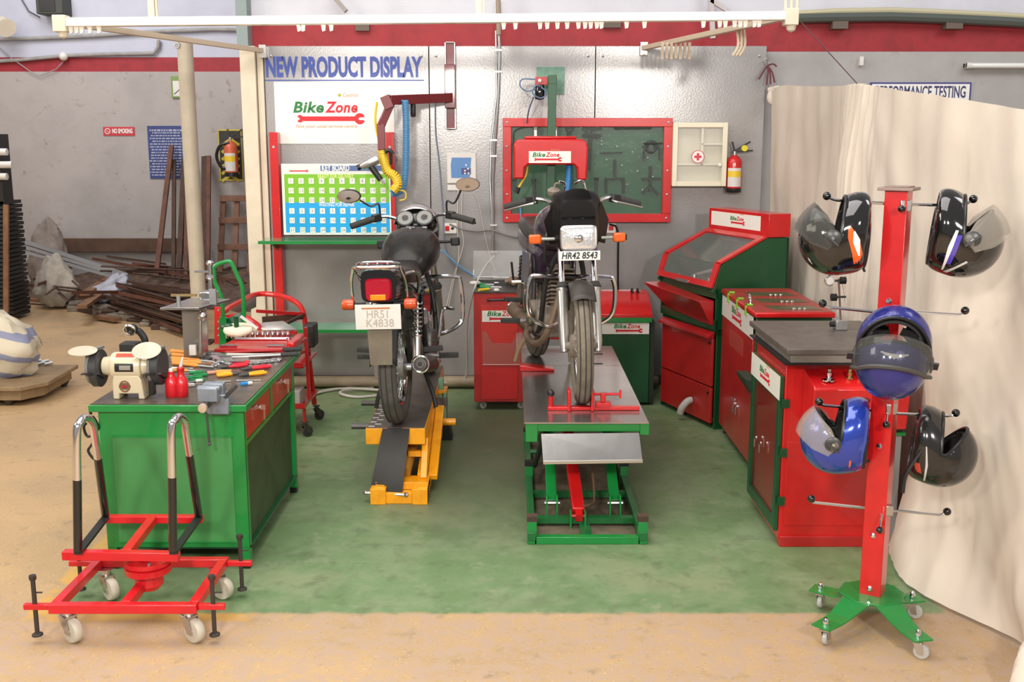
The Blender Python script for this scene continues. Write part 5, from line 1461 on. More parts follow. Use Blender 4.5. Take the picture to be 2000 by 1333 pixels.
    # stands, pegs
    for s in (-1, 1):
        B(T, lambda w: (w.cyl((.40, s * .10, .29), (.40, s * .20, .28), .012, 8)), 'peg_rod', CHROMED)
        B(T, lambda w: w.bar((.40, s * .18, .285), (.41, s * .29, .285), .035, .028), 'rider_footrest', RUB, bev=.004)
        B(T, lambda w: w.bar((.14, s * .13, .37), (.16, s * .235, .375), .040, .026), 'passenger_footrest', RUB, bev=.004)
        B(T, lambda w: w.stube([(.34, s * .09, .24), (.28, s * .15, .10), (.26, s * .17, .015)], .012, 8), 'centre_stand_leg', BLKM if A else mat('dusty_leg', (.33, .25, .14), .7))
    B(T, lambda w: w.stube([(.52, -.13, .34), (.50, -.17, .38), (.56, -.19, .52), (.55, -.26, .53)], .010, 8), 'kick_lever', CHROME)
    B(T, lambda w: w.stube([(.55, .13, .30), (.42, .16, .27), (.30, .17, .30)], .007, 6), 'gear_lever', CHROMED)
    # tank, seat, tail
    tm = BLKG if A else mat('tank_dark_violet', (.030, .016, .040), .2, coat=.5, var=.4, vscale=4, col2=(.07, .05, .05))
    tk = B(T, lambda w: loft(w, interp_secs([(.40, .77, .08, .06), (.46, .80, .125, .09), (.60, .845, .160, .125), (.76, .865, .165, .13), (.88, .86, .12, .10), (.93, .85, .05, .05)]), 20, 2.4), 'fuel_tank', SEAT if A else tm, ang=60)
    if A:
        B(T, lambda w: w.lathe([(.028, 0), (.030, .008), (.022, .014)], (.70, 0, .985), (.0, 0, 1), 16), 'filler_cap', CHROME, tk)
    B(T, lambda w: loft(w, interp_secs([(-.22, .815, .085, .028), (-.15, .815, .12, .045), (0, .80, .13, .055), (.18, .775, .13, .055), (.32, .765, .11, .06), (.46, .80, .075, .045), (.50, .84, .04, .02)]), 20, 2.8), 'seat', SEAT, ang=60)
    tlm = BLKG if A else mat('tank_dark_violet', (.03, .016, .04))
    B(T, lambda w: loft(w, interp_secs([(-.33, .745, .07, .045), (-.26, .75, .10, .065), (-.08, .725, .125, .07), (.14, .68, .125, .10), (.34, .62, .115, .12), (.42, .62, .09, .08)]), 20, 3.0), 'tail_panel', tlm, ang=60)
    for s in (-1, 1):
        B(T, lambda w: w.prism([(.14, .50), (.34, .48), (.42, .56), (.40, .68), (.16, .68)], .02, basis((0, s * .13 + .01, 0), X3, Z3, -Y3)), 'side_panel', tlm, bev=.008)
    # rear fender, flap, lights
    B(T, lambda w: w.grid(lambda u, v: ((.36 + .0 * v) * math.cos(R(60 + 105 * u)) + .0, (-.07 + .14 * v), .305 + .36 * math.sin(R(60 + 105 * u)) + (.0 if .15 < v < .85 else -.02)), 16, 6), 'rear_fender', BLKM, solid=.004)
    fx = -.35
    B(T, lambda w: w.prism([(-.055, .40), (.055, .40), (.062, .58), (-.062, .58)], .006, basis((-.395, 0, 0), -Y3, Z3, Vector((-1, 0, 0)))), 'mud_flap', mat('dusty_flap', (.20, .165, .12), .8, var=.3))
    if A:
        px_, pz_ = -.42, .645
        pl = B(T, lambda w: w.box((px_ - .003, -.113, pz_ - .062), (px_, .113, pz_ + .062)), 'number_plate', WHTP, bev=.012)
        PT = T @ basis((px_ - .0035, 0, pz_), -Y3, Z3, Vector((-1, 0, 0)))
        PL = mat('plate_ink', (.42, .36, .30), .5)
        text('HR51', .056, off(PT, .0, .012, 0), PL, pl, sx=.9, offset=.0, depth=.0005)
        text('K4838', .056, off(PT, .008, -.032, 0), PL, pl, sx=.95, depth=.0005)
        B(PT, lambda w: w.box((-.08, .040, 0), (.06, .047, .001)), 'plate_stripe', mat('plate_orange', (.50, .16, .04), .5), pl)
        tl = B(T, lambda w: loft(w, [(-.40, .772, .058, .050), (-.385, .772, .067, .057), (-.33, .772, .070, .060), (-.28, .772, .07, .06)], 24, 5), 'tail_light', REDL, ang=50)
        B(T, lambda w: w.box((-.4045, -.038, .724), (-.398, .038, .752)), 'amber_reflector', AMBER, tl, bev=.004)
        B(T, lambda w: loft(w, [(-.375, .79, .088, .080), (-.30, .79, .092, .082), (-.25, .78, .095, .085)], 24, 5), 'tail_housing', BLKG, tl, ang=50)
        B(T, lambda w: w.box((-.372, -.045, .853), (-.365, .045, .866)), 'maker_mark', STEEL, tl)
        # chrome carrier
        def car(w):
            w.stube([(-.30, .12, .84), (-.40, .115, .885), (-.43, .05, .89), (-.43, -.05, .89), (-.40, -.115, .885), (-.30, -.12, .84)], .008, 8)
            w.stube([(-.30, .10, .87), (-.37, .09, .905), (-.37, -.09, .905), (-.30, -.10, .87)], .007, 8)
            for s in (-1, 1):
                w.stube([(-.40, s * .115, .885), (-.37, s * .135, .80), (-.33, s * .135, .68)], .008, 8)
                w.stube([(-.30, s * .12, .84), (-.16, s * .155, .83), (-.02, s * .145, .76), (.04, s * .13, .70)], .009, 8)
            for y in (-.05, 0, .05): w.cyl((-.43, y, .89), (-.30, y, .895), .005, 6)
        B(T, car, 'luggage_carrier', CHROME)
        for s in (-1, 1):
            B(T, lambda w: w.cyl((-.36, s * .07, .70), (-.37, s * .125, .70), .009, 8), 'indicator_stalk', BLK)
            B(T, lambda w: w.lathe([(.024, 0), (.027, .01), (.027, .052), (.022, .060)], (-.37, s * .125, .70), (0, s, 0), 16), 'indicator', mat('orange_red_lens', (.60, .075, .015), .25, coat=.5), bev=.002)
    # forks
    for s in (-1, 1):
        yo = s * .085
        B(S, lambda w: w.cyl((1.02, yo, .80), (.905, yo, 1.02), .017, 12), 'fork_tube', CHROME)
        fk = B(S, lambda w: w.cyl((1.24, yo, .35), (1.03, yo, .775), .016, 12), 'fork_tube', CHROME)
        B(S, lambda w: (w.tube([(1.262, yo, .27), (1.245, yo, .32), (1.13, yo, .565)], [.020, .025, .027], 14), w.lathe([(.029, 0), (.033, .012), (.026, .03)], (1.13, yo, .56), (-.42, 0, .907), 14)), 'fork_slider', mat('fork_alloy', (.52, .51, .49), .3, .8), fk)
        B(S, lambda w: w.lathe([(.030, 0), (.034, .010), (.024, .034)], (1.125, yo, .575), (-.42, 0, .907), 14), 'dust_seal', RUB, fk)
    B(S, lambda w: (w.box((.90, -.105, .985), (.96, .105, 1.005)), w.box((.96, -.105, .80), (1.05, .105, .83))), 'yoke', ALU if A else DUST, bev=.005)
    B(S, lambda w: w.cyl((1.26, -.10, .30), (1.26, .10, .30), .010, 8), 'front_axle', CHROMED)
    fa0 = 5 if A else 54
    fm = BLKG if A else mat('fender_dirty_black', (.045, .038, .034), .45, var=.6, vscale=9)
    B(S, lambda w: w.grid(lambda u, v: (1.26 + .335 * math.cos(R(fa0 + (155 - fa0) * u)), (-.062 + .124 * v), .30 + (.335 - .022 * (2 * v - 1) ** 2) * math.sin(R(fa0 + (155 - fa0) * u))), 18, 6), 'front_fender', fm, solid=.004)
    # handlebar
    hz = 1.075
    if not A: hz = 1.035
    S = S0 @ Matrix.Translation((0, 0, -.055 if A else -.045))
    hb = B(S, lambda w: w.stube([(.76, .33, hz + .0), (.84, .20, hz + .035), (.90, .11, hz + .01), (.92, .05, 1.02), (.92, -.05, 1.02), (.90, -.11, hz + .01), (.84, -.20, hz + .035), (.76, -.33, hz + .0)], .011, 10, 5), 'handlebar', CHROME)
    for s in (-1, 1):
        B(S, lambda w: w.tube([(.81, s * .235, hz + .022), (.80, s * .26, hz + .019), (.765, s * .335, hz - .002), (.75, s * .365, hz - .010)], [.017, .020, .019, .019], 12), 'grip', RUB, hb)
        B(S, lambda w: (w.bar((.845, s * .20, hz + .032), (.815, s * .245, hz + .024), .042, .045)), 'switch_pod', BLK, hb, bev=.006)
        B(S, lambda w: w.stube([(.86, s * .205, hz + .02), (.90, s * .22, hz + .015), (.87, s * .30, hz - .005), (.82, s * .37, hz - .025)], .006, 8), 'lever', CHROMED if not A else BLK, hb)
    if A:
        for s in (-1, 1):
            B(S, lambda w: w.stube([(.84, s * .20, hz + .03), (.83, s * .205, hz + .11), (.82, s * .25, hz + .10), (.80, s * (.31 if s > 0 else .30), hz + (.14 if s > 0 else .185))], .006, 8), 'mirror_stem', BLK, hb)
            yc = .375 if s > 0 else .335; zc = hz + (.165 if s > 0 else .205)
            B(S, lambda w: (w.sph((.815, s * yc, zc), 1, 20, (.030, .073, .042))), 'mirror_shell', mat('mirror_shell', (.16, .13, .11), .45) if s < 0 else BLK, hb)
            w = MB(S @ Matrix.Translation((.789, s * yc, zc)) @ Matrix.Rotation(R(-12), 4, 'Y')); w.lathe([(1, 0), (1, 1)], (0, 0, 0), (-1, 0, 0), 28)
            w.v = [S @ Matrix.Translation((.789, s * yc, zc)) @ Matrix.Rotation(R(-12), 4, 'Y') @ Vector((q.x * .004, q.y * .068, q.z * .037)) for q in [(S @ Matrix.Translation((.789, s * yc, zc)) @ Matrix.Rotation(R(-12), 4, 'Y')).inverted() @ v for v in w.v]]
            w.build('mirror_glass', mat('mirror_glass', (.45, .42, .40), .12, .9), hb)
        # instrument cluster with two dials inside round black cowl
        cw = B(S, lambda w: (loft(w, interp_secs([(.90, 1.02, .10, .05), (.95, 1.05, .125, .085), (1.02, 1.05, .13, .11), (1.10, 1.00, .125, .14), (1.17, .95, .10, .12), (1.20, .93, .06, .07)]), 24, 2.2)), 'headlamp_cowl', BLKG, ang=60)
        B(S, lambda w: w.grid(lambda u, v: (.92 + .06 * v, (.13 - .01 * v) * math.cos(R(-5 + 190 * u)), 1.06 + (.085 + .03 * v) * math.sin(R(-5 + 190 * u))), 20, 3), 'cowl_lip', CHROMED, cw, solid=.004)
        for s in (-1, 1):
            c = Vector((.895, s * .058, 1.085)); d = Vector((-.80, 0, .60)).normalized()
            dl = B(S, lambda w: w.lathe([(.050, -.06), (.054, 0), (.054, .012), (.047, .014)], c, d, 24), 'dial_housing', BLK)
            B(S, lambda w: w.lathe([(.046, 0), (.046, .001)], c + d * .0135, d, 24), 'dial_face', mat('dial_face', (.10, .10, .085), .12, coat=.8), dl)
            B(S, lambda w: w.lathe([(.020, 0), (.020, .001)], c + d * .0150, d, 16), 'dial_centre', BLK, dl)
            B(S, lambda w: w.bar(c + d * .0165, c + d * .0165 + Vector((0, s * .02, .03)), .003, .001), 'needle', ORANGE, dl)
        B(S, lambda w: (w.box((.86, -.075, 1.022), (.90, .075, 1.040))), 'handlebar_clamp', CHROME, bev=.006)
        for s in (-1, 1):
            B(S, lambda w: w.box((.855, s * .055 - .03, 1.0), (.885, s * .055 + .03, 1.018)), 'tell_tale', REDL)
            B(S, lambda w: w.cyl((1.0, s * .10, .93), (1.0, s * .20, .93), .009, 8), 'indicator_stalk', BLK)
            B(S, lambda w: w.bar((1.0, s * .20, .93), (1.0, s * .255, .93), .045, .05), 'indicator', BLK, bev=.008)
        B(T, lambda w: [w.stube([(.70, s * .08, .34), (.80, s * .18, .35), (.85, s * .26, .40), (.86, s * .275, .50), (.86, s * .265, .65), (.86, s * .23, .68), (.86, s * .05, .68)], .0125, 8) for s in (-1, 1)], 'crash_guard', CHROME)
    else:
        # half fairing with square headlamp
        def fair(w):
            secs = interp_secs([(.98, .98, .135, .14), (1.05, .97, .125, .15), (1.12, .94, .105, .15), (1.165, .93, .09, .145)])
            loft(w, secs, 24, 4)
        fr_ = B(S, fair, 'fairing', mat('fairing_black', (.009, .007, .007), .4, spec=.15, var=.5, vscale=6), ang=50)
        B(S, lambda w: w.prism([(-.085, 0), (.085, 0), (.082, .08), (.060, .15), (.03, .165), (-.03, .165), (-.060, .15), (-.082, .08)], .006, basis((1.165, 0, .98), Y3, Vector((-.42, 0, .907)), Vector((.907, 0, .42)))), 'windscreen', mat('dark_screen', (.004, .004, .004), .12, spec=.15), fr_, bev=.004)
        for s in (-1, 1):
            B(S, lambda w: w.prism([(0, 0), (.10, -.02), (.16, .10), (.05, .20), (0, .17)], .01, basis((1.10, s * .10, .86), Vector((-.75, s * .35, 0)).normalized(), Z3, (Vector((-.75, s * .35, 0)).normalized()).cross(Z3))), 'fairing_wing', mat('fairing_black', (.02, .017, .017)), fr_, bev=.004)
        hl = B(S, lambda w: loft(w, [(1.15, .885, .094, .066), (1.178, .885, .094, .066), (1.182, .885, .090, .062)], 24, 7), 'headlamp', CHROMED, ang=40)
        B(S, lambda w: loft(w, [(1.17, .885, .087, .059), (1.186, .885, .086, .058), (1.192, .885, .07, .045)], 24, 7), 'headlamp_glass', GLASSH, hl, ang=40)
        B(S, lambda w: w.sph((1.178, 0, .885), .035, 16, (.55, 1.1, .9)), 'reflector_bulb', CHROME, hl)
        pl = B(S, lambda w: w.box((1.205, -.106, .775), (1.209, .106, .823)), 'number_plate', WHT, bev=.010)
        PT = S @ basis((1.2095, 0, .799), Y3, Z3, X3)
        text('HR42 8543', .046, PT, mat('plate_black', (.02, .02, .02), .5), pl, sx=.86, offset=.0012, shear=.18, depth=.0004)
        B(S, lambda w: [w.cyl((1.12, y, .80), (1.206, y, .80), .008, 6) for y in (-.05, .05)], 'plate_bracket', BLKM)
        B(S, lambda w: w.prism([(.07, 0), (.10, 0), (.10, .06), (.07, .05)], .004, basis((1.12, 0, .78), Y3, Z3, X3)), 'stripe_decal', mat('decal_blue_red', (.12, .06, .35), .4), fr_)
        for s in (-1, 1):
            B(S, lambda w: w.cyl((1.06, s * .10, .875), (1.06, s * .185, .875), .009, 8), 'indicator_stalk', CHROMED)
            ii = B(S, lambda w: w.bar((1.06, s * .185, .875), (1.06, s * .25, .875), .05, .048), 'indicator', ORANGE, bev=.010)
            B(S, lambda w: w.bar((1.055, s * .235, .875), (1.05, s * .255, .875), .03, .03), 'indicator_cap', BLK, ii)
        B(S, lambda w: (w.lathe([(.028, -.01), (.034, 0), (.034, .02), (.02, .03)], (.92, -.11, 1.10), (.3, 0, 1), 14), w.stube([(.92, -.11, 1.11), (.93, -.10, 1.15), (.95, -.08, 1.155)], .006, 6)), 'brake_reservoir', DUST, hb)
        B(S, lambda w: w.stube([(.92, .06, 1.09), (.93, .05, 1.15), (.94, .03, 1.165), (.93, .0, 1.15)], .006, 6), 'cable_loop', CHROME, hb)
        B(S, lambda w: w.stube([(.92, -.06, 1.09), (.93, -.05, 1.15), (.94, -.08, 1.165)], .006, 6), 'cable_loop', CHROME, hb)
        B(T, lambda w: w.stube([(.82, .05, .34), (.90, .12, .34), (.93, .20, .38), (.94, .235, .43), (.94, .24, .53), (.94, .225, .60), (.94, .19, .615), (.94, 0, .615), (.94, -.19, .615), (.94, -.225, .60), (.94, -.24, .53), (.94, -.235, .43), (.93, -.20, .38), (.90, -.12, .34), (.82, -.05, .34)], .0125, 10, 5), 'crash_guard', CHROME)
        B(T, lambda w: w.stube([(.92, -.14, .86), (.95, -.155, .80), (.93, -.15, .70), (.90, -.12, .66)], .008, 6), 'brake_hose', BLK)
        B(T, lambda w: w.lathe([(.05, 0), (.055, .01), (.05, .02)], (.60, -.15, .34), (0, -1, 0), 20), 'crankcase_cover', CHROMED)
    return t
def bike_T(pos, heading, lean):
    """heading: unit vector the bike faces; lean in radians, positive to its right"""
    h = Vector(heading).normalized()
    y = Vector((-h.y, h.x, 0)); z = Vector((0, 0, 1))
    return basis(pos, h, y, z) @ Matrix.Rotation(lean, 4, 'X')
LZ1, LZ2 = .352, .52
T1 = bike_T((-.612, 5.62, LZ1), (.062, 1, 0), R(-1.6))
motorcycle('motorcycle', 'black motorcycle seen from behind with red tail light on the yellow lift', T1, 'A', R(2))
fw = Vector((.345, 5.37, LZ2)); hd = Vector((.16, -1, 0)).normalized()
T2 = bike_T(fw - hd * 1.26, hd, R(-2.5))
motorcycle('motorcycle', 'dusty motorcycle facing forward with square headlamp on the steel topped lift', T2, 'B', R(-9))

# ------------------------------------------------------------------ yellow lift
t = thing('motorcycle_lift', 'yellow low motorcycle lift with black loading ramp', 'lift', (-.6, 6.2, 0))
lx0, lx1 = -.775, -.46
YY = YEL
CHK = mat('chequer_plate', (.20, .17, .15), .45, .5, var=.4, bump=.4, bscale=90)
for x0, x1 in ((lx0, lx0 + .115), (lx1 - .12, lx1)):
    w = MB(); w.box((x0, 5.50, LZ1 - .09), (x1, 7.1, LZ1 - .003)); w.build('top_beam', YY, t, bev=.003)
w = MB(); w.box((lx0 + .004, 5.51, LZ1 - .003), (lx1 - .004, 7.1, LZ1)); dk = w.build('deck_sheet', CHK, t)
w = MB()
for i in range(11):
    w.box((lx0 + .012 + .03 * (i % 2), 5.53 + i * .045, LZ1), (lx0 + .045 + .03 * (i % 2), 5.54 + i * .045, LZ1 + .002))
w.build('tread_bars', WHTP, dk)
w = MB(); w.box((lx0 + .12, 5.52, LZ1 - .06), (lx1 - .125, 7.1, LZ1 - .003)); w.build('wheel_channel', BLKM, t)
# ramp
ra, rb = Vector((-.62, 5.50, LZ1 - .005)), Vector((-.665, 5.13, .065))
w = MB(); w.bar(ra, rb, .165, .012, (0, 1, 0)) 
w.v = []; w.f = []; w.mi = []
a0, a1 = WY(747, 834, 5.50), WY(800, 834, 5.50); 
c0, c1 = FZ(722, 963, .05), FZ(785, 967, .05)
w.add([(a0.x, 5.50, LZ1 - .002), (a1.x, 5.50, LZ1 - .002), (c1.x, c1.y, .055), (c0.x, c0.y, .055), (a0.x, 5.50, LZ1 - .014), (a1.x, 5.50, LZ1 - .014), (c1.x, c1.y, .043), (c0.x, c0.y, .043)], [(0, 1, 2, 3), (7, 6, 5, 4), (0, 4, 5, 1), (1, 5, 6, 2), (2, 6, 7, 3), (3, 7, 4, 0)])
rp = w.build('ramp', mat('ramp_black', (.022, .02, .018), .42, .2, var=.5), t)
w = MB(); w.cyl(c0 + Vector((-.02, 0, 0)), c1 + Vector((.02, 0, 0)), .009, 8); w.sph(c0 + Vector((-.022, 0, 0)), .014, 8); w.sph(c1 + Vector((.022, 0, 0)), .014, 8); w.build('ramp_rod', CHROMED, rp)
# base frame
b0, b1 = FZ(724, 985, 0), FZ(835, 988, 0)
w = MB(); w.box((b0.x, b0.y, .0), (b1.x, b0.y + .05, .06)); w.build('base_cross_member', YY, t, bev=.003)
for x in (b0.x, b1.x - .08):
    w = MB(); w.box((x, b0.y - .015, 0), (x + .08, b0.y + .06, .085)); w.build('base_foot', YY, t, bev=.003)
for x in (b0.x + .02, b1.x - .05):
    w = MB(); w.box((x, b0.y, .03), (x + .05, 7.0, .09)); w.build('base_rail', YY, t, bev=.003)
w = MB(); w.box((b0.x + .02, b0.y + .05, .06), (b1.x, b0.y + .17, .10)); w.build('base_step', YY, t, bev=.003)
w = MB(); w.box((b0.x + .02, 6.9, .0), (b1.x, 6.98, .09)); w.build('base_cross_member', YY, t)
for x, y0, z0, y1, z1, wd in ((b1.x - .04, 5.45, .10, 6.1, LZ1 - .06, .035), (b0.x + .04, 5.45, .10, 6.1, LZ1 - .06, .035), (b1.x + .012, 5.50, .08, 6.15, LZ1 - .05, .03)):
    w = MB(); w.bar((x, y0, z0), (x, y1, z1), wd, .05, (1, 0, 0)); w.build('scissor_arm', YY, t, bev=.003)
w = MB(); w.bar((b1.x - .12, 5.55, .20), (b1.x - .03, 5.55, .20), .03, .03); w.bar((b1.x - .03, 5.42, .10), (b1.x - .03, 5.58, .27), .025, .03, (1, 0, 0)); w.build('brace', YY, t)
w = MB(); w.cyl((b1.x - .14, 5.45, .12), (b1.x - .10, 5.95, .28), .04, 14); w.build('jack_cylinder', mat('orange_cylinder', (.45, .22, .03), .5, var=.4), t)
w = MB(); w.cyl((b1.x - .02, 6.2, .20), (b1.x + .10, 6.2, .20), .022, 12); w.build('pivot_pin', YY, t)
w = MB(); w.cyl(WY(687, 833, 5.60), WY(724, 833, 5.60), .016, 10); w.build('side_bar', IRON, t)
w = MB(); w.cyl(WY(706, 788, 6.5), WY(745, 788, 6.5), .016, 10); w.build('side_bar', IRON, t)
w = MB(); w.bar(WY(826, 786, 6.35), WY(874, 786, 6.35), .045, .05); w.build('stand_plate', mat('dusky_iron', (.09, .07, .06), .6), t)
# pale green jack post beside the yellow lift
t = thing('jack_post', 'pale green jack post with yellow collar right of the yellow lift', 'jack', FZ(866, 868, 0))
c = FZ(866, 864, 0); c.y = 6.45
def JP(x, y): return WY(x, y, 6.55)
w = MB(); a = JP(856, 742); b = JP(873, 865); w.box((a.x, 6.55, .0), (b.x - .02, 6.62, a.z)); w.box((b.x - .018, 6.52, 0), (b.x, 6.66, WY(873, 765, 6.55).z)); w.build('post', GREENP, t, bev=.003)
w = MB(); a = JP(853, 762); b = JP(873, 769); w.box((a.x, 6.535, b.z), (b.x, 6.66, a.z)); w.build('collar', YY, t, bev=.003)
w = MB(); a = JP(848, 838); w.prism([(-.05, 0), (.055, 0), (.035, .10), (-.02, .10)], -.12, facing_cam((JP(857, 0).x, 6.50, .002))); w.build('foot', BLK, t)
# ------------------------------------------------------------------ green lift with stainless top
t = thing('motorcycle_lift', 'green scissor lift table with stainless steel top and drop ramp', 'lift', (.35, 5.9, 0))
tx0, tx1, ty0, ty1 = .058, .655, 4.985, 6.93
w = MB(); w.box((tx0, ty0, LZ2 - .006), (tx1, 6.31, LZ2)); w.build('front_sheet', STAIN, t)
w = MB(); w.box((tx0, 6.315, LZ2 - .006), (tx1, ty1, LZ2)); w.build('rear_sheet', STAIN, t)
w = MB(); w.box((tx0 + .006, ty0 + .02, LZ2 - .05), (tx1 + .0, ty0 + .06, LZ2 - .006)); w.box((tx0 + .006, ty1 - .06, LZ2 - .05), (tx1, ty1 - .02, LZ2 - .006)); w.box((tx0 + .006, ty0 + .06, LZ2 - .05), (tx0 + .046, ty1 - .06, LZ2 - .006)); w.box((tx1 - .04, ty0 + .06, LZ2 - .05), (tx1, ty1 - .06, LZ2 - .006)); w.build('top_frame', GREEN, t, bev=.002)
w = MB(); w.box((tx0 + .008, ty0 + .012, LZ2 - .10), (tx0 + .065, ty0 + .05, LZ2 - .006)); w.build('corner_block', GREEN, t, bev=.002)
w = MB(); w.box((tx1 - .04, ty0 + .012, LZ2 - .065), (tx1 + .004, ty0 + .05, LZ2 - .006)); w.build('corner_block', GREEN, t, bev=.002)
# drop ramp, hinged at the front
r0, r1 = WY(1057, 848, ty0 - .005), WY(1248, 846, ty0 - .005)
q0, q1 = WY(1061, 904, 4.90), WY(1255, 901, 4.90)
w = MB(); w.add([r0, r1, q1, q0] + [v + Vector((0, .006, -.006)) for v in (r0, r1, q1, q0)], [(0, 3, 2, 1), (4, 5, 6, 7), (0, 1, 5, 4), (1, 2, 6, 5), (2, 3, 7, 6), (3, 0, 4, 7)]); rp = w.build('drop_ramp', STAIN, t)
w = MB(); w.bar(q0 + Vector((0, 0, 0)), q1, .014, .014); w.build('ramp_lip', CHROMED, rp)
f0, f1 = .075, .625
GFD = mat('lift_green', (.010, .15, .035), .4, coat=.2, var=.4)
for x in (f0, f1 - .035):
    w = MB(); w.box((x, 4.73, .02), (x + .035, 6.45, .06)); w.build('base_rail', GFD, t, bev=.002)
    for y in (4.74, 5.6, 6.3):
        w = MB(); w.box((x - .004, y, 0), (x + .04, y + .045, .11 + (.0))); po = w.build('base_post', GREEN, t, bev=.002)
        w = MB(); w.box((x - .006, y - .002, .11), (x + .042, y + .047, .135)); w.build('post_cap', RUST if y < 5 else BLK, po)
w = MB(); w.box((f0 + .03, 4.74, .0), (f1 - .03, 4.78, .035)); w.build('front_cross_member', GREEN, t, bev=.002)
w = MB(); w.box((f0 + .03, 4.96, .02), (f1 - .03, 5.0, .05)); w.build('inner_cross_member', GFD, t)
w = MB(); w.box((f0 + .03, 5.35, .02), (f1 - .03, 5.38, .05)); w.build('inner_cross_member', GFD, t)
w = MB(); w.cyl((f0 + .03, 5.95, .09), (f1 - .03, 5.95, .09), .014, 10); w.build('cross_tube', GFD, t)
w = MB(); w.box((f0 + .035, 4.78, .002), (f1 - .035, 6.4, .006)); w.build('floor_tray', mat('dirty_tray', (.16, .13, .085), .7, var=.5, vscale=9), t)
w = MB(); w.box(((f0 + f1) / 2 - .025, 4.78, .006), ((f0 + f1) / 2 + .025, 5.0, .02)); w.build('centre_rib', GFD, t)
for s, x in ((-1, f0 + .12), (1, f1 - .12)):
    w = MB(); w.bar((x, 5.06, .10), (x, 5.85, LZ2 - .06), .022, .05, (1, 0, 0)); sa = w.build('scissor_arm', GREEN, t, bev=.002)
    w = MB(); w.bar((x + s * .035, 6.3, .06), (x + s * .035, 5.10, LZ2 - .06), .02, .045, (1, 0, 0)); w.build('scissor_arm', GREEN, t, bev=.002)
    for dx in (-.028, .022):
        w = MB(); w.prism([(-.03, 0), (.03, 0), (.03, .11), (.012, .13), (-.012, .13), (-.03, .11)], .007, basis((x + dx, 5.05, .006), Y3, Z3, X3)); w.build('pivot_bracket', GREEN, t)
    w = MB(); w.cyl((x - .035, 5.05, .095), (x + .04, 5.05, .095), .012, 10); w.build('pivot_pin', CHROMED, t)
mx = WY(1128, 950, 5.0).x
w = MB(); w.bar((mx + .005, 4.98, .07), (mx - .03, 5.75, .40), .055, .06, (1, 0, 0)); w.build('hydraulic_ram', RED, t, bev=.006)
w = MB(); w.bar((mx + .006, 4.94, .055), (mx + .005, 4.99, .075), .04, .035, (1, 0, 0)); w.cyl((mx - .03, 4.96, .06), (mx + .04, 4.96, .06), .010, 8); w.build('ram_end', RED, t)
for dx in (-.035, .035):
    w = MB(); w.box((mx + dx - .004, 4.93, .006), (mx + dx + .004, 4.99, .085)); w.build('ram_bracket', GREEN, t)
w = MB(); w.stube([(mx + .02, 4.99, .10), (mx + .06, 5.01, .10), (mx + .09, 5.1, .12), (mx + .08, 5.4, .35)], .006, 6); w.build('ram_hose', mat('brown_hose', (.12, .07, .04), .6), t)
w = MB(); w.tube(smooth_pts([(f0 + .07, 5.85, .10), (f0 + .05, 5.6, .12), (f0 + .09, 5.1, LZ2 - .07)], 6), .014, 8); w.build('prop_bar', BLKM, t)
# wheel clamp
t = thing('wheel_clamp', 'red front wheel clamp bolted across the steel lift table', 'wheel clamp', (.34, 5.25, LZ2))
cy = 5.235
def CT(px, py): return FZ(px, py, LZ2)
xL, xR = CT(1070, 802).x, CT(1249, 802).x
w = MB(); w.box((xL, cy - .02, LZ2 + .001), (xR, cy + .02, LZ2 + .018)); w.build('cross_bar', RED, t, bev=.003)
wx = WY(1133, 760, 5.28).x
for s in (-1, 1):
    w = MB(); w.box((wx + s * .058 - .008, cy - .045, LZ2 + .001), (wx + s * .058 + .008, cy + .05, LZ2 + .105)); w.build('jaw_plate', RED, t, bev=.004)
w = MB(); w.cyl((xL + .015, cy, LZ2 + .01), (xL + .015, cy, LZ2 + .075), .011, 10); p1_ = w.build('lock_post', RED, t)
w = MB(); w.sph((xL + .015, cy, LZ2 + .085), .019, 12); w.build('knob', BLK, p1_)
w = MB(); w.box((wx + .075, cy - .03, LZ2 + .018), (wx + .15, cy + .03, LZ2 + .04)); w.box((wx + .10, cy - .015, LZ2 + .04), (wx + .125, cy + .015, LZ2 + .085)); w.build('clamp_block', RED, t, bev=.003)
w = MB(); w.cyl((wx + .06, cy + .02, LZ2 + .075), (wx + .20, cy + .02, LZ2 + .075), .007, 8); w.box((wx + .195, cy + .012, LZ2 + .055), (wx + .205, cy + .028, LZ2 + .095)); w.build('clamp_screw', RED, t)
# red wooden block and stop under the stand
a = CT(1017, 732); b = CT(1095, 725)
t = thing('support_block', 'red wedge block under the dusty bike stand on the steel table', 'block', a)
w = MB(); w.prism([(0, 0), (.20, 0), (.205, .012), (0, .035)], .09, basis((a.x - .005, a.y + .17, LZ2 + .001), X3, Z3, -Y3)); w.build('wedge', RED, t, bev=.004)
t = thing('clear_stand', 'clear acrylic bracket at the far left corner of the steel table', 'bracket', (tx0, 6.9, LZ2))
w = MB(); w.box((tx0 - .03, 6.85, LZ2 + .001), (tx0 + .05, 6.855, LZ2 + .10)); w.box((tx0 - .03, 6.6, LZ2 + .001), (tx0 - .026, 6.855, LZ2 + .10)); w.build('sheet', CLEAR, t)
for y in (692, 711):
    a = CT(1155, y); b = CT(1177, y); w = MB(); w.box((a.x, a.y - .012, LZ2 + .0005), (b.x, a.y + .012, LZ2 + .002)); tag(w.build('slot_cover', BLKM), ('far' if y < 700 else 'near') + ' of the two dark slots in the steel lift table', 'slot cover')
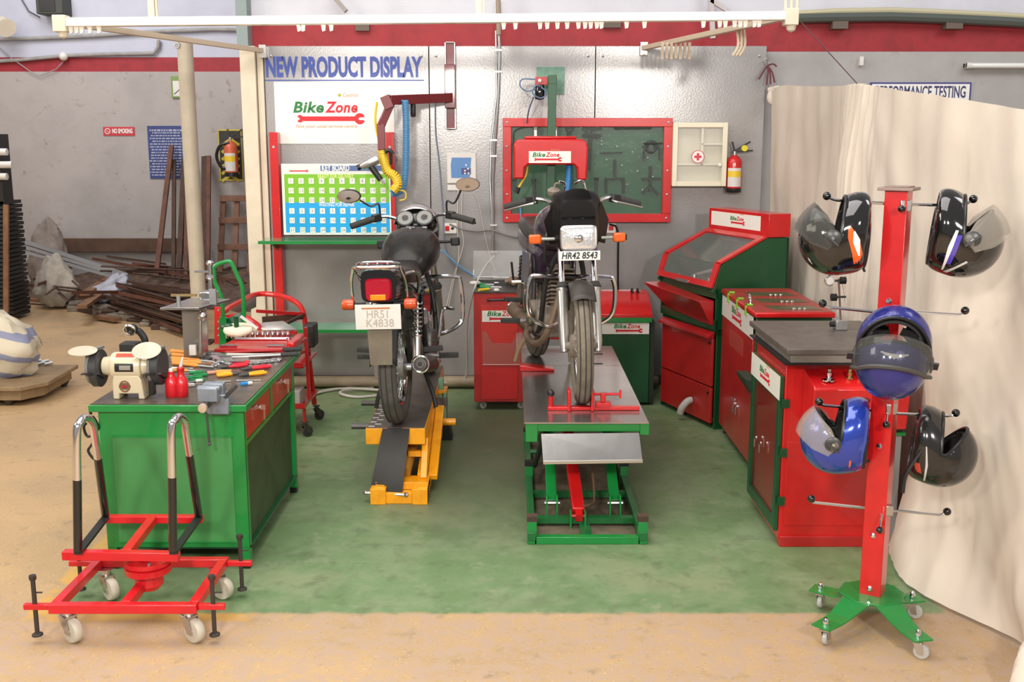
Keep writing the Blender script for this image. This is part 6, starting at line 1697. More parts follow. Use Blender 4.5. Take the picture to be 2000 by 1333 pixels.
# red trolley frame seen behind the bike between table and cart
w = MB(); a = WY(1036, 660, 6.98); b = WY(1036, 690, 6.98)
for q in ((WY(1036, 660, 6.98), WY(1100, 660, 6.98)), (WY(1038, 660, 6.98), WY(1038, 684, 6.98)), (WY(1036, 684, 6.98), WY(1100, 684, 6.98))): w.bar(q[0], q[1], .02, .02)
w.bar(WY(1060, 684, 6.98), (WY(1060, 684, 6.98).x, 6.98, LZ2 - .02), .02, .02)
tag(w.build('stop_frame', RED), 'small red stop frame at the far end of the steel lift table', 'frame')
# ------------------------------------------------------------------ parts washer (angled against the right corner)
CR = Vector((1.312, 6.752, 0))
PWx, PWy = Vector((.938, .347, 0)).normalized(), Vector((-.347, .938, 0)).normalized()
PT_ = basis(CR, PWx, PWy, Z3)
Wd = .733
t = thing('parts_washer', 'tall red and green parts washer cabinet with sloping window and lit sign box top', 'parts washer', CR + PWx * .25 + PWy * .36)
t['label'] = 'tall red and green parts washer cabinet with sloping window and sign box on top'
def PW_(f, nm, m, par=None, **kw):
    w = MB(PT_); f(w); return w.build(nm, m, par or t, **kw)
prof = [(-.02, .66), (-.02, .88), (-.055, .905), (-.035, .93), (.010, 1.07), (.345, 1.232), (.505, 1.232), (.505, .66)]
XZ = lambda y: basis((0, y, 0), X3, Z3, -Y3)     # prism extrudes towards -y
for y in (.012, Wd): PW_(lambda w: w.prism([(a, b) for a, b in prof], .012, XZ(y)), 'hood_side', GREEND, bev=.002)
for y in (.02, Wd): PW_(lambda w: w.box((.0, y - .02, .0), (.50, y, .66)), 'side_panel', GREEND)
PW_(lambda w: w.box((.05, .0, .02), (.50, Wd, .05)), 'bottom_panel', GREEND)
PW_(lambda w: (w.box((.49, 0, .05), (.505, Wd, 1.232)), w.box((0.0, 0, .62), (.5, Wd, .66))), 'back_panel', GREEND)
PW_(lambda w: w.box((-.02, 0, .66), (.0, Wd, .72)), 'front_rail', GREEND)
PW_(lambda w: w.box((-.025, .0, .86), (-.005, Wd, .925)), 'sill', GREEND)
# window hood: two facets with frame
def facet(a, b, y0, y1, th=.014):
    """frame strip from profile point a to b between y0 and y1"""
    def f(w):
        d = Vector((b[0] - a[0], 0, b[1] - a[1])); n = Vector((-d.z, 0, d.x)).normalized() * th
        vs = [(a[0], y0, a[1]), (b[0], y0, b[1]), (b[0], y1, b[1]), (a[0], y1, a[1])]
        w.add(vs + [Vector(v) + n for v in vs], [(0, 1, 2, 3), (7, 6, 5, 4), (0, 4, 5, 1), (1, 5, 6, 2), (2, 6, 7, 3), (3, 7, 4, 0)])
    return f
A0, A1, A2 = (-.045, .925), (.005, 1.077), (.343, 1.236)
def along(a, b, q): return (a[0] + (b[0] - a[0]) * q, a[1] + (b[1] - a[1]) * q)
ln = along(A0, A1, .24); hn = along(A1, A2, .86)
fr_ = PW_(lambda w: (facet(A0, ln, 0, Wd)(w), facet(hn, A2, 0, Wd)(w), facet(ln, A1, 0, .055)(w), facet(ln, A1, Wd - .055, Wd)(w), facet(A1, hn, 0, .055)(w), facet(A1, hn, Wd - .055, Wd)(w)), 'window_frame', RED)
WGL = mat('washer_window', (.30, .31, .30), .08, alpha=.26)
PW_(lambda w: (facet(ln, A1, .055, Wd - .055, .004)(w), facet(A1, hn, .055, Wd - .055, .004)(w)), 'window_pane', WGL, fr_)
PW_(lambda w: w.box((-.06, .30, .925), (-.035, .45, .945)), 'hood_handle', CHROMED, fr_)
TUB = mat('washer_tub_grey', (.19, .18, .16), .5, .3, var=.3)
PW_(lambda w: (w.box((.0, .02, .90), (.48, Wd - .02, .91)), w.box((.47, .02, .91), (.485, Wd - .02, 1.22))), 'tub', TUB)
PW_(lambda w: w.stube([(.12, .05, .93), (.2, .2, .99), (.22, .4, .99), (.15, .6, .93)], .012, 8), 'inner_hose', mat('pale_hose', (.45, .40, .36), .5))
for i, (x, y) in enumerate(((.05, .6), (.08, .45), (.06, .22), (.07, .10))):
    PW_(lambda w: w.lathe([(.02, 0), (.022, .02), (.015, .05)], (x, y, .911), (0, 0, 1), 10), 'nozzle', BLK if i % 3 == 0 else CHROMED)
# sign box
bx_ = PW_(lambda w: w.box((.345, -.004, 1.236), (.508, Wd + .004, 1.385)), 'sign_box', RED, bev=.003)
SBT = PT_ @ basis((.345, Wd / 2 + .03, 1.318), -Y3, Z3, Vector((-1, 0, 0)))
logo_plate(t, SBT, .61, .095, .19, .03)
# red drip chute
def chute(w):
    a = [(-.17, 1.0 * Wd + .0, .885), (-.045, 0.01, .85), (-.045, .01, .70), (-.02, Wd * .18, .66), (-.02, Wd - .04, .72)]
    outer = [(-.16, Wd, .885), (-.13, .02, .845), (-.035, .02, .685), (-.03, Wd * .2, .685), (-.03, Wd - .10, .72)]
    inner = [(-.02, Wd, .885), (-.02, .02, .845), (-.02, .02, .685), (-.02, Wd * .2, .685), (-.02, Wd - .10, .72)]
    n = len(outer)
    w.add(outer + inner, [tuple(range(n)), tuple(range(2 * n - 1, n - 1, -1))] + [(i, n + i, n + (i + 1) % n, (i + 1) % n) for i in range(n)])
PW_(chute, 'drip_chute', RED2, bev=.006)
for z0, z1 in ((.28, .60), (.035, .272)):
    d = PW_(lambda w: w.box((-.018, .03, z0), (.0, Wd - .03, z1)), 'door', RED2, bev=.003)
    PW_(lambda w: w.box((-.022, .055, z1 - .045), (-.017, .075, z1 - .03)), 'lock', BLK, d)
PW_(lambda w: w.prism([(-.01, .605), (-.05, .60), (-.05, .615), (-.01, .64)], .68, XZ(Wd - .03)), 'door_canopy', RED2)
PW_(lambda w: w.lathe([(.026, 0), (.026, .002)], (-.019, .27, .14), (-1, 0, 0), 18), 'drain_port', BLK)
PW_(lambda w: w.stube([(-.01, .27, .14), (-.05, .27, .13), (-.085, .28, .085), (-.09, .29, .05)], .024, 12), 'drain_spout', mat('pale_grey_spout', (.50, .47, .44), .5))
# ------------------------------------------------------------------ small green cabinet with red lid, behind the lift
t = thing('waste_cabinet', 'green cabinet with red sloped lid standing behind the steel topped lift', 'cabinet', (.8, 7.6, 0))
w = MB(); w.box((.60, 7.40, .02), (.965, 7.85, .63)); w.build('body', GREEND, t, bev=.004)
w = MB(); w.box((.968, 7.405, .02), (1.0, 7.85, .60)); w.build('side_channel', mat('black_green', (.01, .02, .012), .6), t)
w = MB(); w.prism([(0, 0), (.0, .025), (.26, .145), (.40, .145), (.40, 0)], .38, basis((.985, 7.39, .63), Y3, Z3, -X3) if False else basis((.60, 7.39, .63), Y3, Z3, X3)); w.build('lid', RED, t, bev=.004)
w = MB(); w.box((.60, 7.385, .60), (.975, 7.40, .632)); w.build('front_rail', GREEN, t)
for x in (.86, .90):
    w = MB(); w.stube([(x, 7.68, .775), (x, 7.64, .80), (x + .004, 7.62, .775)], .008, 6); w.build('hook', BLK, t)
c = WY(1222, 637, 7.398); logo_plate(t, facing_cam((.79, 7.3985, .555)), .335, .08, .21, .02)
# ------------------------------------------------------------------ oil cabinet with red door and gallery lid
mx0, mx1, my0, my1, mz = 1.33, 1.76, 5.83, 6.72, .895
t = thing('oil_cabinet', 'green cabinet with tall red door and red lid with three slots', 'cabinet', ((mx0 + mx1) / 2, (my0 + my1) / 2, 0))
w = MB(); w.box((mx0 + .012, my0, .06), (mx1, my1, mz)); w.build('body', GREEND, t, bev=.003)
w = MB(); w.box((mx0, my0 + .01, .06), (mx0 + .012, my1 - .01, mz - .13)); dr = w.build('door', RED2, t, bev=.002)
w = MB(); w.box((mx0 - .001, my0 + .25, .62), (mx0, my1 - .25, .72)); w.build('sticker', mat('faded_red_sticker', (.45, .06, .05), .3), dr)
for y in (6.17, 6.24):
    w = MB(); w.lathe([(.012, 0), (.012, .006)], (mx0, y, .30), (-1, 0, 0), 12); w.box((mx0 - .012, y - .003, .25), (mx0 - .008, y + .012, .295)); w.build('lock_key', CHROME, dr)
w = MB(); w.sph((mx0 - .008, 6.20, .335), .009, 8); w.build('push_lock', CHROME, dr)
o = logo_plate(t, face_T((mx0 - .001, (my0 + my1) / 2 - .0, mz - .067), (0, -1, 0)), my1 - my0 - .01, .125, .30, .0)
RDT = mat('lid_red_faded', (.42, .045, .04), .35, var=.3)
w = MB(); w.box((mx0 - .01, my0 - .06, mz + .002), (mx1 + .0, my1 + .02, mz + .032)); ld = w.build('lid', RED, t, bev=.008)
w = MB(); w.box((mx0 + .0, my0 - .05, mz + .032), (mx1 - .01, my1 + .01, mz + .034)); w.build('lid_top', RDT, ld)
GRL = mat('lid_grille', (.16, .14, .07), .3, .2, var=.4)
for k in range(3):
    y = my0 + .02 + k * .27
    w = MB(); w.prism([(mx0 + .11, y), (mx1 - .05, y), (mx1 - .08, y + .15), (mx0 + .09, y + .15)], .002, Matrix.Translation((0, 0, mz + .034))); g = w.build('lid_slot', GRL, ld)
    for j in range(3):
        w = MB(); w.lathe([(.010, 0), (.008, .006), (0, .008)], (mx0 + .23 + j * .03, y + .03, mz + .036), (0, 0, 1), 10); w.build('screw_cap', CHROME, g)
LG = mat('lime_clip', (.25, .60, .05), .4)
for y in (my0 + .18, my0 + .42, my0 + .68):
    w = MB(); w.box((mx0 - .012, y - .014, mz - .02), (mx0 - .002, y + .014, mz + .044)); w.box((mx0 - .012, y - .014, mz + .035), (mx0 + .03, y + .014, mz + .044)); w.build('clip', LG, t, bev=.002)
w = MB(); w.stube([(mx0 + .05, 6.15, mz + .036), (mx0 + .04, 6.15, mz + .08), (mx0 + .02, 6.05, mz + .08), (mx0 + .02, 6.03, mz + .036)], .008, 8); w.build('lid_handle', CHROME, ld)
for y in (my0 + .03, my1 - .05):
    w = MB(); w.cyl((mx0 + .04, y, 0), (mx0 + .04, y, .06), .014, 8); w.build('foot', BLK, t)
w = MB(); w.prism([(0, 0), (-.06, .09), (-.06, .11), (.0, .11)], .25, basis((mx0 - .001, my0 + .0, .52), X3, Y3, Z3) if False else basis((mx0 - .002, my0 + .10, .46), X3, Z3, -Y3)); w.build('side_tray', mat('dark_green_tray', (.02, .05, .03), .5), t)
# ------------------------------------------------------------------ surface plate cabinet
cx0, cx1, cy0, cy1, cz = 1.23, 1.74, 4.72, 5.30, .875
t = thing('plate_cabinet', 'red cabinet with green framed glass door and sloped gauge console at the right front', 'cabinet', ((cx0 + cx1) / 2, (cy0 + cy1) / 2, 0))
w = MB(); w.box((cx0, cy0, .03), (cx1, cy1, cz)); w.build('body', RED, t, bev=.004)
w = MB(); w.box((cx0 + .005, cy0 - .012, .0), (cx1, cy0 + .05, .05)); w.build('plinth', RED2, t, bev=.002)
w = MB(); w.box((cx0 + .02, cy0 - .004, .10), (cx1 - .05, cy0, .50)); w.build('lower_panel', RED, t, bev=.002)
# green framed door on the left face
w = MB(); y0, y1, z0, z1 = cy0 + .012, cy1 + .01, .07, .80
for q in ((y0, z0, y0 + .05, z1), (y1 - .05, z0, y1, z1), (y0 + .05, z0, y1 - .05, z0 + .05), (y0 + .05, z1 - .12, y1 - .05, z1)): w.box((cx0 - .02, q[0], q[1]), (cx0 - .001, q[2], q[3]))
dr = w.build('door_frame', GREEND, t, bev=.002)
w = MB(); w.box((cx0 - .008, y0 + .05, z0 + .05), (cx0 - .006, y1 - .05, z1 - .12)); w.build('door_glass', mat('door_glass_red', (.26, .025, .025), .08, alpha=.45, coat=.6), dr)
o = logo_plate(t, face_T((cx0 - .0205, (y0 + y1) / 2, z1 - .055), (0, -1, 0)), y1 - y0, .11, .22)
for y in (5.14, 5.04):
    w = MB(); w.lathe([(.010, 0), (.010, .006)], (cx0 - .02, y, .40), (-1, 0, 0), 10); w.box((cx0 - .032, y - .003, .355), (cx0 - .028, y + .012, .395)); w.build('lock_key', CHROME, dr)
for z in (.22, .45, .68):
    w = MB(); w.box((cx0 - .012, cy0 - .012, z - .02), (cx0 + .02, cy0 - .001, z + .02)); w.cyl((cx0 + .005, cy0 - .015, z), (cx0 + .005, cy0 - .003, z), .006, 8); w.build('hinge', GREEND, t)
# sloped console
w = MB(); w.prism([(4.719, .84), (4.56, .80), (4.54, .785), (4.565, .60), (4.719, .585)], .42, basis((1.31, 0, 0), Y3, Z3, X3)); cs = w.build('console', RED, t, bev=.006)
for x in (1.395, 1.485, 1.535):
    w = MB(); w.lathe([(.016, 0), (.016, .008), (.010, .012), (.013, .030), (.008, .034), (.008, .045)], (x, 4.62, .815), (0, 0, 1), 12); w.build('air_port', CHROME if x < 1.4 else BRASS, cs)
w = MB(); w.lathe([(.03, 0), (.03, .006), (.012, .01)], (1.385, 4.60, .812), (0, 0, 1), 18); w.build('regulator_plate', CHROME, cs)
w = MB(); w.lathe([(.034, 0), (.034, .012), (.028, .015)], (1.53, 4.553, .67), (0, -1, 0), 24); g = w.build('dial_gauge', CHROMED, cs)
w = MB(); w.lathe([(.026, 0), (.026, .001)], (1.53, 4.537, .67), (0, -1, 0), 20); w.build('gauge_face', WHT, g)
w = MB(); w.bar((1.53, 4.535, .67), (1.545, 4.535, .685), .004, .002); w.build('gauge_needle', BLK, g)
w = MB(); w.sph((1.53, 4.546, .735), .016, 14, (1.8, .35, 1)); w.build('slot', mat('deep_red_slot', (.12, .01, .01), .5), cs)
w = MB(); w.box((1.55, 4.66, .545), (1.765, 5.0, .56)); w.build('side_shelf', GREEN, t)
w = MB(); w.box((1.42, 4.67, .563), (1.755, 4.719, .58)); w.build('shelf_gap', BLK, t)
for x in (1.725,):
    w = MB(); w.box((x, 4.68, 0), (x + .03, 4.72, .54)); w.build('shelf_leg', mat('grey_leg', (.30, .30, .31), .5), t)
# surface plate
t = thing('surface_plate', 'thick dark grey iron surface plate lying on the red cabinet', 'surface plate', (1.47, 4.98, .89))
w = MB(); w.box((1.20, 4.60, .927), (1.76, 5.36, .952)); w.build('top_slab', PLATE, t, bev=.003)
w = MB(); w.box((1.225, 4.625, .885), (1.74, 5.33, .927)); w.build('under_rim', mat('plate_side', (.26, .24, .21), .5, .3, var=.3), t, bev=.004)
w = MB(); w.box((1.20, 4.62, .8765), (1.745, 5.34, .885)); w.build('rubber_mat', BLK, t)
# dial indicator stand
t = thing('dial_stand', 'dial indicator on a magnetic stand standing on the surface plate', 'dial stand', FZ(1640, 650, .952))
sb = FZ(1641, 650, .952); sb.y = 5.10
def DI(x, y): return WY(x, y, 5.10)
sbx = DI(1641, 640).x
w = MB(); w.box((sbx - .028, 5.07, .953), (sbx + .028, 5.13, 1.0)); w.build('magnet_base', STEEL, t, bev=.003)
w = MB(); w.cyl((sbx - .028, 5.10, .978), (sbx - .05, 5.10, .978), .013, 10); w.build('magnet_switch', BLK, t)
w = MB(); w.cyl((sbx, 5.10, 1.0), DI(1638, 545), .005, 8); w.build('column', mat('brown_rod', (.22, .14, .13), .4, .5), t)
w = MB(); w.cyl(DI(1645, 545), DI(1653, 590), .005, 8); w.build('fine_arm', CHROME, t)
for a, b in (((1628, 581), (1634, 581)), ((1646, 548), (1652, 552))):
    p = DI(*a); w = MB(); w.cyl(p + Vector((-.012, 0, 0)), p + Vector((.014, 0, 0)), .018, 12); w.build('thumb_wheel', BLK, t)
w = MB(); w.bar(DI(1630, 581), DI(1652, 580), .010, .010); w.bar(DI(1628, 549), DI(1645, 548), .012, .010); w.build('clamp_link', IRON, t)
w = MB(); c = DI(1620, 549); w.lathe([(.024, 0), (.024, .012), (.02, .014)], c + Vector((0, .006, 0)), (0, -1, 0), 20); w.build('indicator_body', CHROME, t)
w = MB(); w.lathe([(.018, 0), (.018, .001)], c + Vector((0, -.009, 0)), (0, -1, 0), 18); w.build('indicator_face', WHT, t)
w = MB(); w.cyl(c + Vector((0, 0, .02)), c + Vector((0, 0, .045)), .005, 8); w.build('indicator_stem', BLK, t)

# ------------------------------------------------------------------ red tool trolley (behind, centre)
ex0, ex1, ey0, ey1 = -.262, .10, 7.26, 7.62
t = thing('tool_trolley', 'red tool trolley on castors with cream logo plate, left of the green lift', 'trolley', ((ex0 + ex1) / 2, (ey0 + ey1) / 2, 0))
w = MB(); w.box((ex0, ey0, .06), (ex1, ey1, .825)); w.build('body', RED2, t, bev=.004)
w = MB(); w.box((ex0 + .05, ey0 - .006, .08), (ex1 - .06, ey0, .74)); dr = w.build('front_door', RED, t, bev=.002)
w = MB(); w.box((ex0, ey0 - .008, .825), (ex1, ey1, .835)); w.box((ex0, ey1 - .01, .835), (ex1, ey1, .87)); w.build('top_tray', IRON, t)
w = MB(); w.stube([(ex0 + .10, ey0, .775), (ex0 + .10, ey0 - .035, .778), (ex0 + .14, ey0 - .045, .782), (ex1 - .10, ey0 - .045, .782), (ex1 - .07, ey0 - .035, .778), (ex1 - .07, ey0, .775)], .008, 8); w.build('handle', BLK, t)
logo_plate(t, facing_cam((ex0 + .21, ey0 - .0065, .665)), .305, .078, .23, -.01)
FP = mat('clear_red_pocket', (.55, .14, .12), .12, alpha=.5, coat=.4)
c0_ = Vector((ex0 + .20, ey0 - .012, .42))
w = MB(facing_cam(c0_)); w.prism([(-.14, -.09), (.12, -.09), (.13, .14), (.11, .14), (.06, .06), (-.07, .06), (-.115, .14), (-.14, .14)], .003); pk = w.build('leaflet_pocket', FP, t)
w = MB(facing_cam(c0_)); w.box((-.14, -.093, .001), (.12, -.089, .006)); w.build('pocket_rim', mat('pocket_edge', (.75, .55, .5), .3), pk)
for x in (ex0 + .05, ex1 - .05):
    for y in (ey0 + .05, ey1 - .05): caster(t, Vector((x, y, 0)), .024, .016, .06, mat('clear_wheel', (.45, .45, .43), .2), yaw=.4, offs=.012)
# things on the trolley
def EW(x, y, Y=7.40): return WY(x, y, Y)
def small_rod(name, label, a, b, r, m, cat, m2=None):
    tt = thing(name, label, cat, a); mid = a.lerp(b, .5)
    w = MB(); w.cyl(a, mid, r, 8); w.build('handle', m, tt)
    w = MB(); w.cyl(mid, b, r * .6, 8); w.build('shank', m2 or CHROME, tt)
zt_ = .836
def ET(px, py): return FZ(px, py, zt_ + .012)
small_rod('screwdriver', 'green handled screwdriver on top of the red tool trolley, left one', ET(932, 556), ET(965, 557), .014, SG, 'screwdriver')
small_rod('screwdriver', 'green handled screwdriver on top of the red tool trolley, nearer to the white plug', ET(938, 561), ET(980, 562), .014, SG, 'screwdriver')
small_rod('screwdriver', 'yellow handled screwdriver at the front of the red tool trolley top', ET(935, 567), ET(975, 563), .010, YELP, 'screwdriver')
small_rod('spanner', 'long chrome spanner at the back of the red tool trolley top', ET(932, 547), ET(1010, 549), .008, CHROME, 'spanner')
small_rod('spanner', 'second chrome spanner across the middle of the red tool trolley top', ET(965, 553), ET(1005, 551), .007, CHROMED, 'spanner', STEEL)
small_rod('breaker_bar', 'black and chrome bar along the back edge of the red tool trolley top', ET(925, 541), ET(1000, 543), .010, BLK, 'bar')
w = MB(); w.sph(ET(970, 567), .022, 12, (1, .8, .55)); tag(w.build('white_plug', WHTP), 'small white plug on top of the red tool trolley', 'plug')
w = MB(); w.torus(ET(928, 556) + Vector((0, 0, .012)), Z3, .03, .010, 20, 8); tag(w.build('cable_tie_ring', WHTP), 'white curled cable at the left of the trolley top', 'cable')
t = thing('carburettor_part', 'rusty brown carburettor lump with black rod on the red tool trolley', 'engine part', ET(1005, 560))
c = ET(1003, 556)
w = MB(); w.sph(c + Vector((0, 0, .025)), .045, 12, (1.1, .8, .75)); w.sph(c + Vector((.05, .02, .03)), .032, 10); w.cyl(c + Vector((-.06, 0, .02)), c + Vector((.03, 0, .03)), .02, 8); w.cyl(c + Vector((.0, -.03, .0)), c + Vector((.02, -.03, .05)), .018, 8); w.build('casting', mat('brown_casting', (.26, .18, .12), .6, .3, var=.5), t)
w = MB(); w.cyl(EW(1003, 550), EW(999, 512), .008, 8); w.build('rod', BLK, t)
w = MB(); w.stube([EW(1012, 545), EW(1020, 535), EW(1026, 548), EW(1022, 560)], .006, 6); w.build('lever', DUST, t)
# clear plastic tray standing at the back of the trolley
t = thing('clear_tray', 'clear plastic scoop tray standing against the wall behind the red tool trolley', 'tray', EW(950, 540, 7.7))
a, b = EW(925, 540, 7.72), EW(1020, 490, 7.72)
w = MB(); w.box((a.x, 7.72, .873), (b.x, 7.724, b.z)); w.box((a.x, 7.64, .873), (a.x + .003, 7.724, b.z - .03)); w.box((a.x, 7.64, .873), (b.x, 7.724, .877)); w.build('sheet', CLEAR, t)
w = MB(); w.box((a.x + .03, 7.635, .885), (EW(968, 0).x, 7.64, .892)); w.box((a.x, 7.635, .90), (a.x + .006, 7.64, .94)); w.build('bright_rim', WHT, t)

# ------------------------------------------------------------------ red parts cart behind the bench
t = thing('parts_cart', 'red tube-framed parts cart with tilted grey trays behind the workbench', 'cart', (-1.5, 6.8, 0))
def RC(x, y, Y): return WY(x, y, Y)
w = MB(); w.stube([RC(428, 668, 6.45), RC(430, 622, 6.45), RC(440, 607, 6.5), RC(470, 590, 6.8), RC(502, 575, 7.1), RC(540, 577, 7.1), RC(572, 587, 7.08), RC(590, 605, 7.05), RC(597, 640, 7.03), RC(604, 710, 7.0), RC(614, 790, 7.0)], .018, 10, 6); w.build('frame_tube', RED, t)
w = MB(); w.stube([RC(440, 622, 6.5), RC(470, 618, 6.5), RC(492, 628, 6.5), RC(508, 645, 6.5), RC(512, 690, 6.5)], .018, 10, 6); w.build('frame_tube', RED, t)
w = MB(); w.bar(RC(427, 600, 6.3), RC(427, 672, 6.3), .045, .02, (0, 1, 0)); pp_ = w.build('perforated_post', RED, t)
for y in (606, 628, 642, 655): 
    w = MB(); c = RC(427, y, 6.28); w.lathe([(.006, 0), (.006, .004), (0, .005)], c, (0, -1, 0), 8); w.build('rivet', CHROME, pp_)
GT = mat('grey_tray', (.36, .34, .31), .4, .5, var=.25)
w = MB(); w.add([RC(446, 606, 6.6), RC(500, 578, 7.05), RC(500, 600, 7.05), RC(472, 613, 6.8)], [(0, 1, 2, 3)]); w.build('side_sheet', GT, t, solid=.004)
w = MB()
P4 = [RC(500, 620, 6.55), RC(585, 612, 7.0), RC(558, 628, 6.9), RC(510, 632, 6.6)]
w.add([RC(503, 632, 6.6), RC(553, 628, 6.6), RC(580, 645, 6.5), RC(512, 645, 6.45)], [(0, 1, 2, 3)]); w.build('tilted_tray', mat('bright_tray', (.60, .58, .56), .35, .4), t, solid=.006)
w = MB(); w.bar(RC(502, 608, 6.8), RC(596, 614, 7.0), .03, .02, (0, 0, 1)); w.build('tray_edge', RED2, t)
w = MB(); w.bar(RC(505, 646, 6.5), RC(580, 650, 6.5), .03, .02, (0, 0, 1)); w.build('tray_edge', RED2, t)
w = MB(); w.bar(RC(512, 625, 6.9), RC(592, 618, 7.0), .04, .006, (0, 1, 0)); w.bar(RC(560, 632, 6.8), RC(596, 614, 7.0), .015, .02); w.build('inner_brace', RUST, t)
w = MB(); w.box((RC(572, 0, 6.9).x, 6.85, RC(560, 680, 6.85).z), (RC(594, 0, 6.9).x, 7.0, RC(560, 636, 6.85).z)); w.build('black_bin', BLKM, t, bev=.01)
for z in (.19, .45):
    w = MB(); w.box((-1.78, 6.55, z), (-1.30, 7.02, z + .012)); sh = w.build('shelf', RED2, t)
    w = MB(); w.bar((-1.78, 6.55, z + .02), (-1.30, 6.55, z + .02), .012, .03, (0, 0, 1)); w.build('shelf_lip', RED2, sh)
w = MB(); w.bar(RC(570, 695, 6.6), RC(604, 684, 7.0), .02, .02); w.bar(RC(597, 640, 6.55), RC(604, 780, 6.6), .02, .02, (0, 1, 0)); w.build('brace', RED2, t)
for p in ((-1.76, 6.58), (-1.31, 6.58), (-1.31, 7.0), (-1.76, 7.0)): caster(t, Vector((p[0], p[1], 0)), .035, .02, .10, RUB, IRON, yaw=.7, offs=.02)
w = MB(); w.stube([(-1.31, 6.58, .10), (-1.31, 6.58, .19)], .012, 8); w.build('frame_tube', RED2, t)
w = MB(); w.box((-1.45, 6.56, .203), (-1.33, 6.72, .30)); tag(w.build('grey_tin', mat('grey_tin', (.38, .36, .34), .5), bev=.004), 'grey metal tin on the bottom shelf of the red parts cart', 'tin')
w = MB(); w.lathe([(.04, 0), (.05, .02), (.045, .08), (.03, .10)], (-1.60, 6.7, .203), (0, 0, 1), 14); tag(w.build('red_cup', RED2), 'small red cup on the bottom shelf of the red parts cart', 'cup')
# green tool frame with U handle
t = thing('green_stand', 'green stand with bent tube handle between pillar and red parts cart', 'stand', RC(450, 690, 5.95))
w = MB(); w.stube([RC(436, 640, 5.95), RC(434, 590, 5.95), RC(428, 570, 5.95), RC(420, 552, 5.95), RC(418, 535, 5.95), RC(420, 520, 5.95), RC(446, 511, 5.95), RC(455, 520, 5.95), RC(464, 540, 5.95), RC(473, 562, 5.95), RC(476, 600, 5.95), RC(477, 640, 5.95)], .012, 10, 6); w.build('handle_tube', GREEN, t)
a, b = RC(434, 700, 5.95), RC(474, 612, 5.95)
w = MB(); w.add([RC(434, 705, 5.95), RC(477, 705, 5.95), RC(476, 606, 5.95), RC(438, 626, 5.95)], [(0, 1, 2, 3)]); w.build('back_plate', GREEND, t, solid=.006)
w = MB(); w.bar(RC(436, 620, 5.94), RC(436, 705, 5.94), .04, .03, (0, 1, 0)); w.box((a.x - .02, 5.9, 0), (a.x + .02, 5.96, .62)); w.box((b.x - .02, 5.9, 0), (b.x + .02, 5.96, .62)); w.build('legs', GREEN, t)
w = MB(); c = RC(466, 650, 5.85); w.lathe([(.04, .0), (.075, .004), (.082, .018), (.078, .03), (.03, .032)], c, (0, -.2, 1), 26); w.build('cream_disc', CREAMB, t)
w = MB(); w.cyl(c + Vector((-.01, 0, .02)), c + Vector((-.01, 0, .09)), .014, 10); w.sph(c + Vector((-.07, .02, .03)), .04, 12, (1, .6, .5)); w.build('spindle', GREEND, t)
w = MB(); w.bar(RC(470, 618, 5.85), RC(503, 642, 5.85), .018, .012); w.build('arm', WHTP, t)
# hoses on the floor
for i, (pts, lab) in enumerate(((((600, 776), (640, 762), (700, 760), (760, 768), (700, 776), (664, 768), (690, 760), (740, 762)), 'white hose coiled on the green floor left of the rear wheel'),
                                (((615, 770), (640, 764), (690, 757), (730, 757)), 'thin white hose running from the red cart along the wall foot'),
                                (((880, 748), (900, 752), (915, 746), (918, 735)), 'thin white hose end on the floor left of the red tool trolley'))):
    w = MB(); w.stube([FZ(x, y, .012 + .014 * (k > 4)) for k, (x, y) in enumerate(pts)], .010 if i == 0 else .007, 8, 6); tag(w.build('floor_hose', WC), lab, 'hose')
# ------------------------------------------------------------------ helmet rack
RX, RY = 1.385, 3.93
t = thing('helmet_rack', 'red post helmet rack on four green wheeled feet', 'helmet rack', (RX, RY, 0))
ROT = R(-33)
pw = .080
ztop = WY(1756, 372, RY).z
topx = WY(1756, 372, RY).x
botp = FZ(1703, 1168, .135); botp.y = RY; bxp = WY(1703, 1168, RY).x
SH = Matrix.Identity(4)
def rp_T(): return Matrix.Translation((bxp, RY, 0)) @ Matrix.Rotation(ROT, 4, 'Z')
px0 = (bxp + topx) / 2
# post stands upright; the slight lean of the photograph's post is kept
lean = math.atan2(topx - bxp, ztop - .12)
PR = Matrix.Translation((bxp, RY, .12)) @ Matrix.Rotation(lean, 4, 'Y') @ Matrix.Rotation(ROT, 4, 'Z')
L = ztop - .12
w = MB(PR); w.box((-pw / 2, -pw / 2, 0), (pw / 2, pw / 2, L)); post = w.build('post', RED, t, bev=.002)
w = MB(PR); w.box((-.062, -.062, L), (.062, .062, L + .012)); w.box((-.045, -.045, L + .012), (.045, .045, L + .016)); w.build('cap_plate', mat('brown_cap', (.28, .20, .17), .4, .3), t, bev=.003)
for z in (.03, .245, L - .40, .60, .80): 
    w = MB(PR); w.lathe([(.011, 0), (.011, .006), (.006, .010)], (.0, -pw / 2, z), (0, -1, 0), 6); w.build('bolt', CHROME, post)
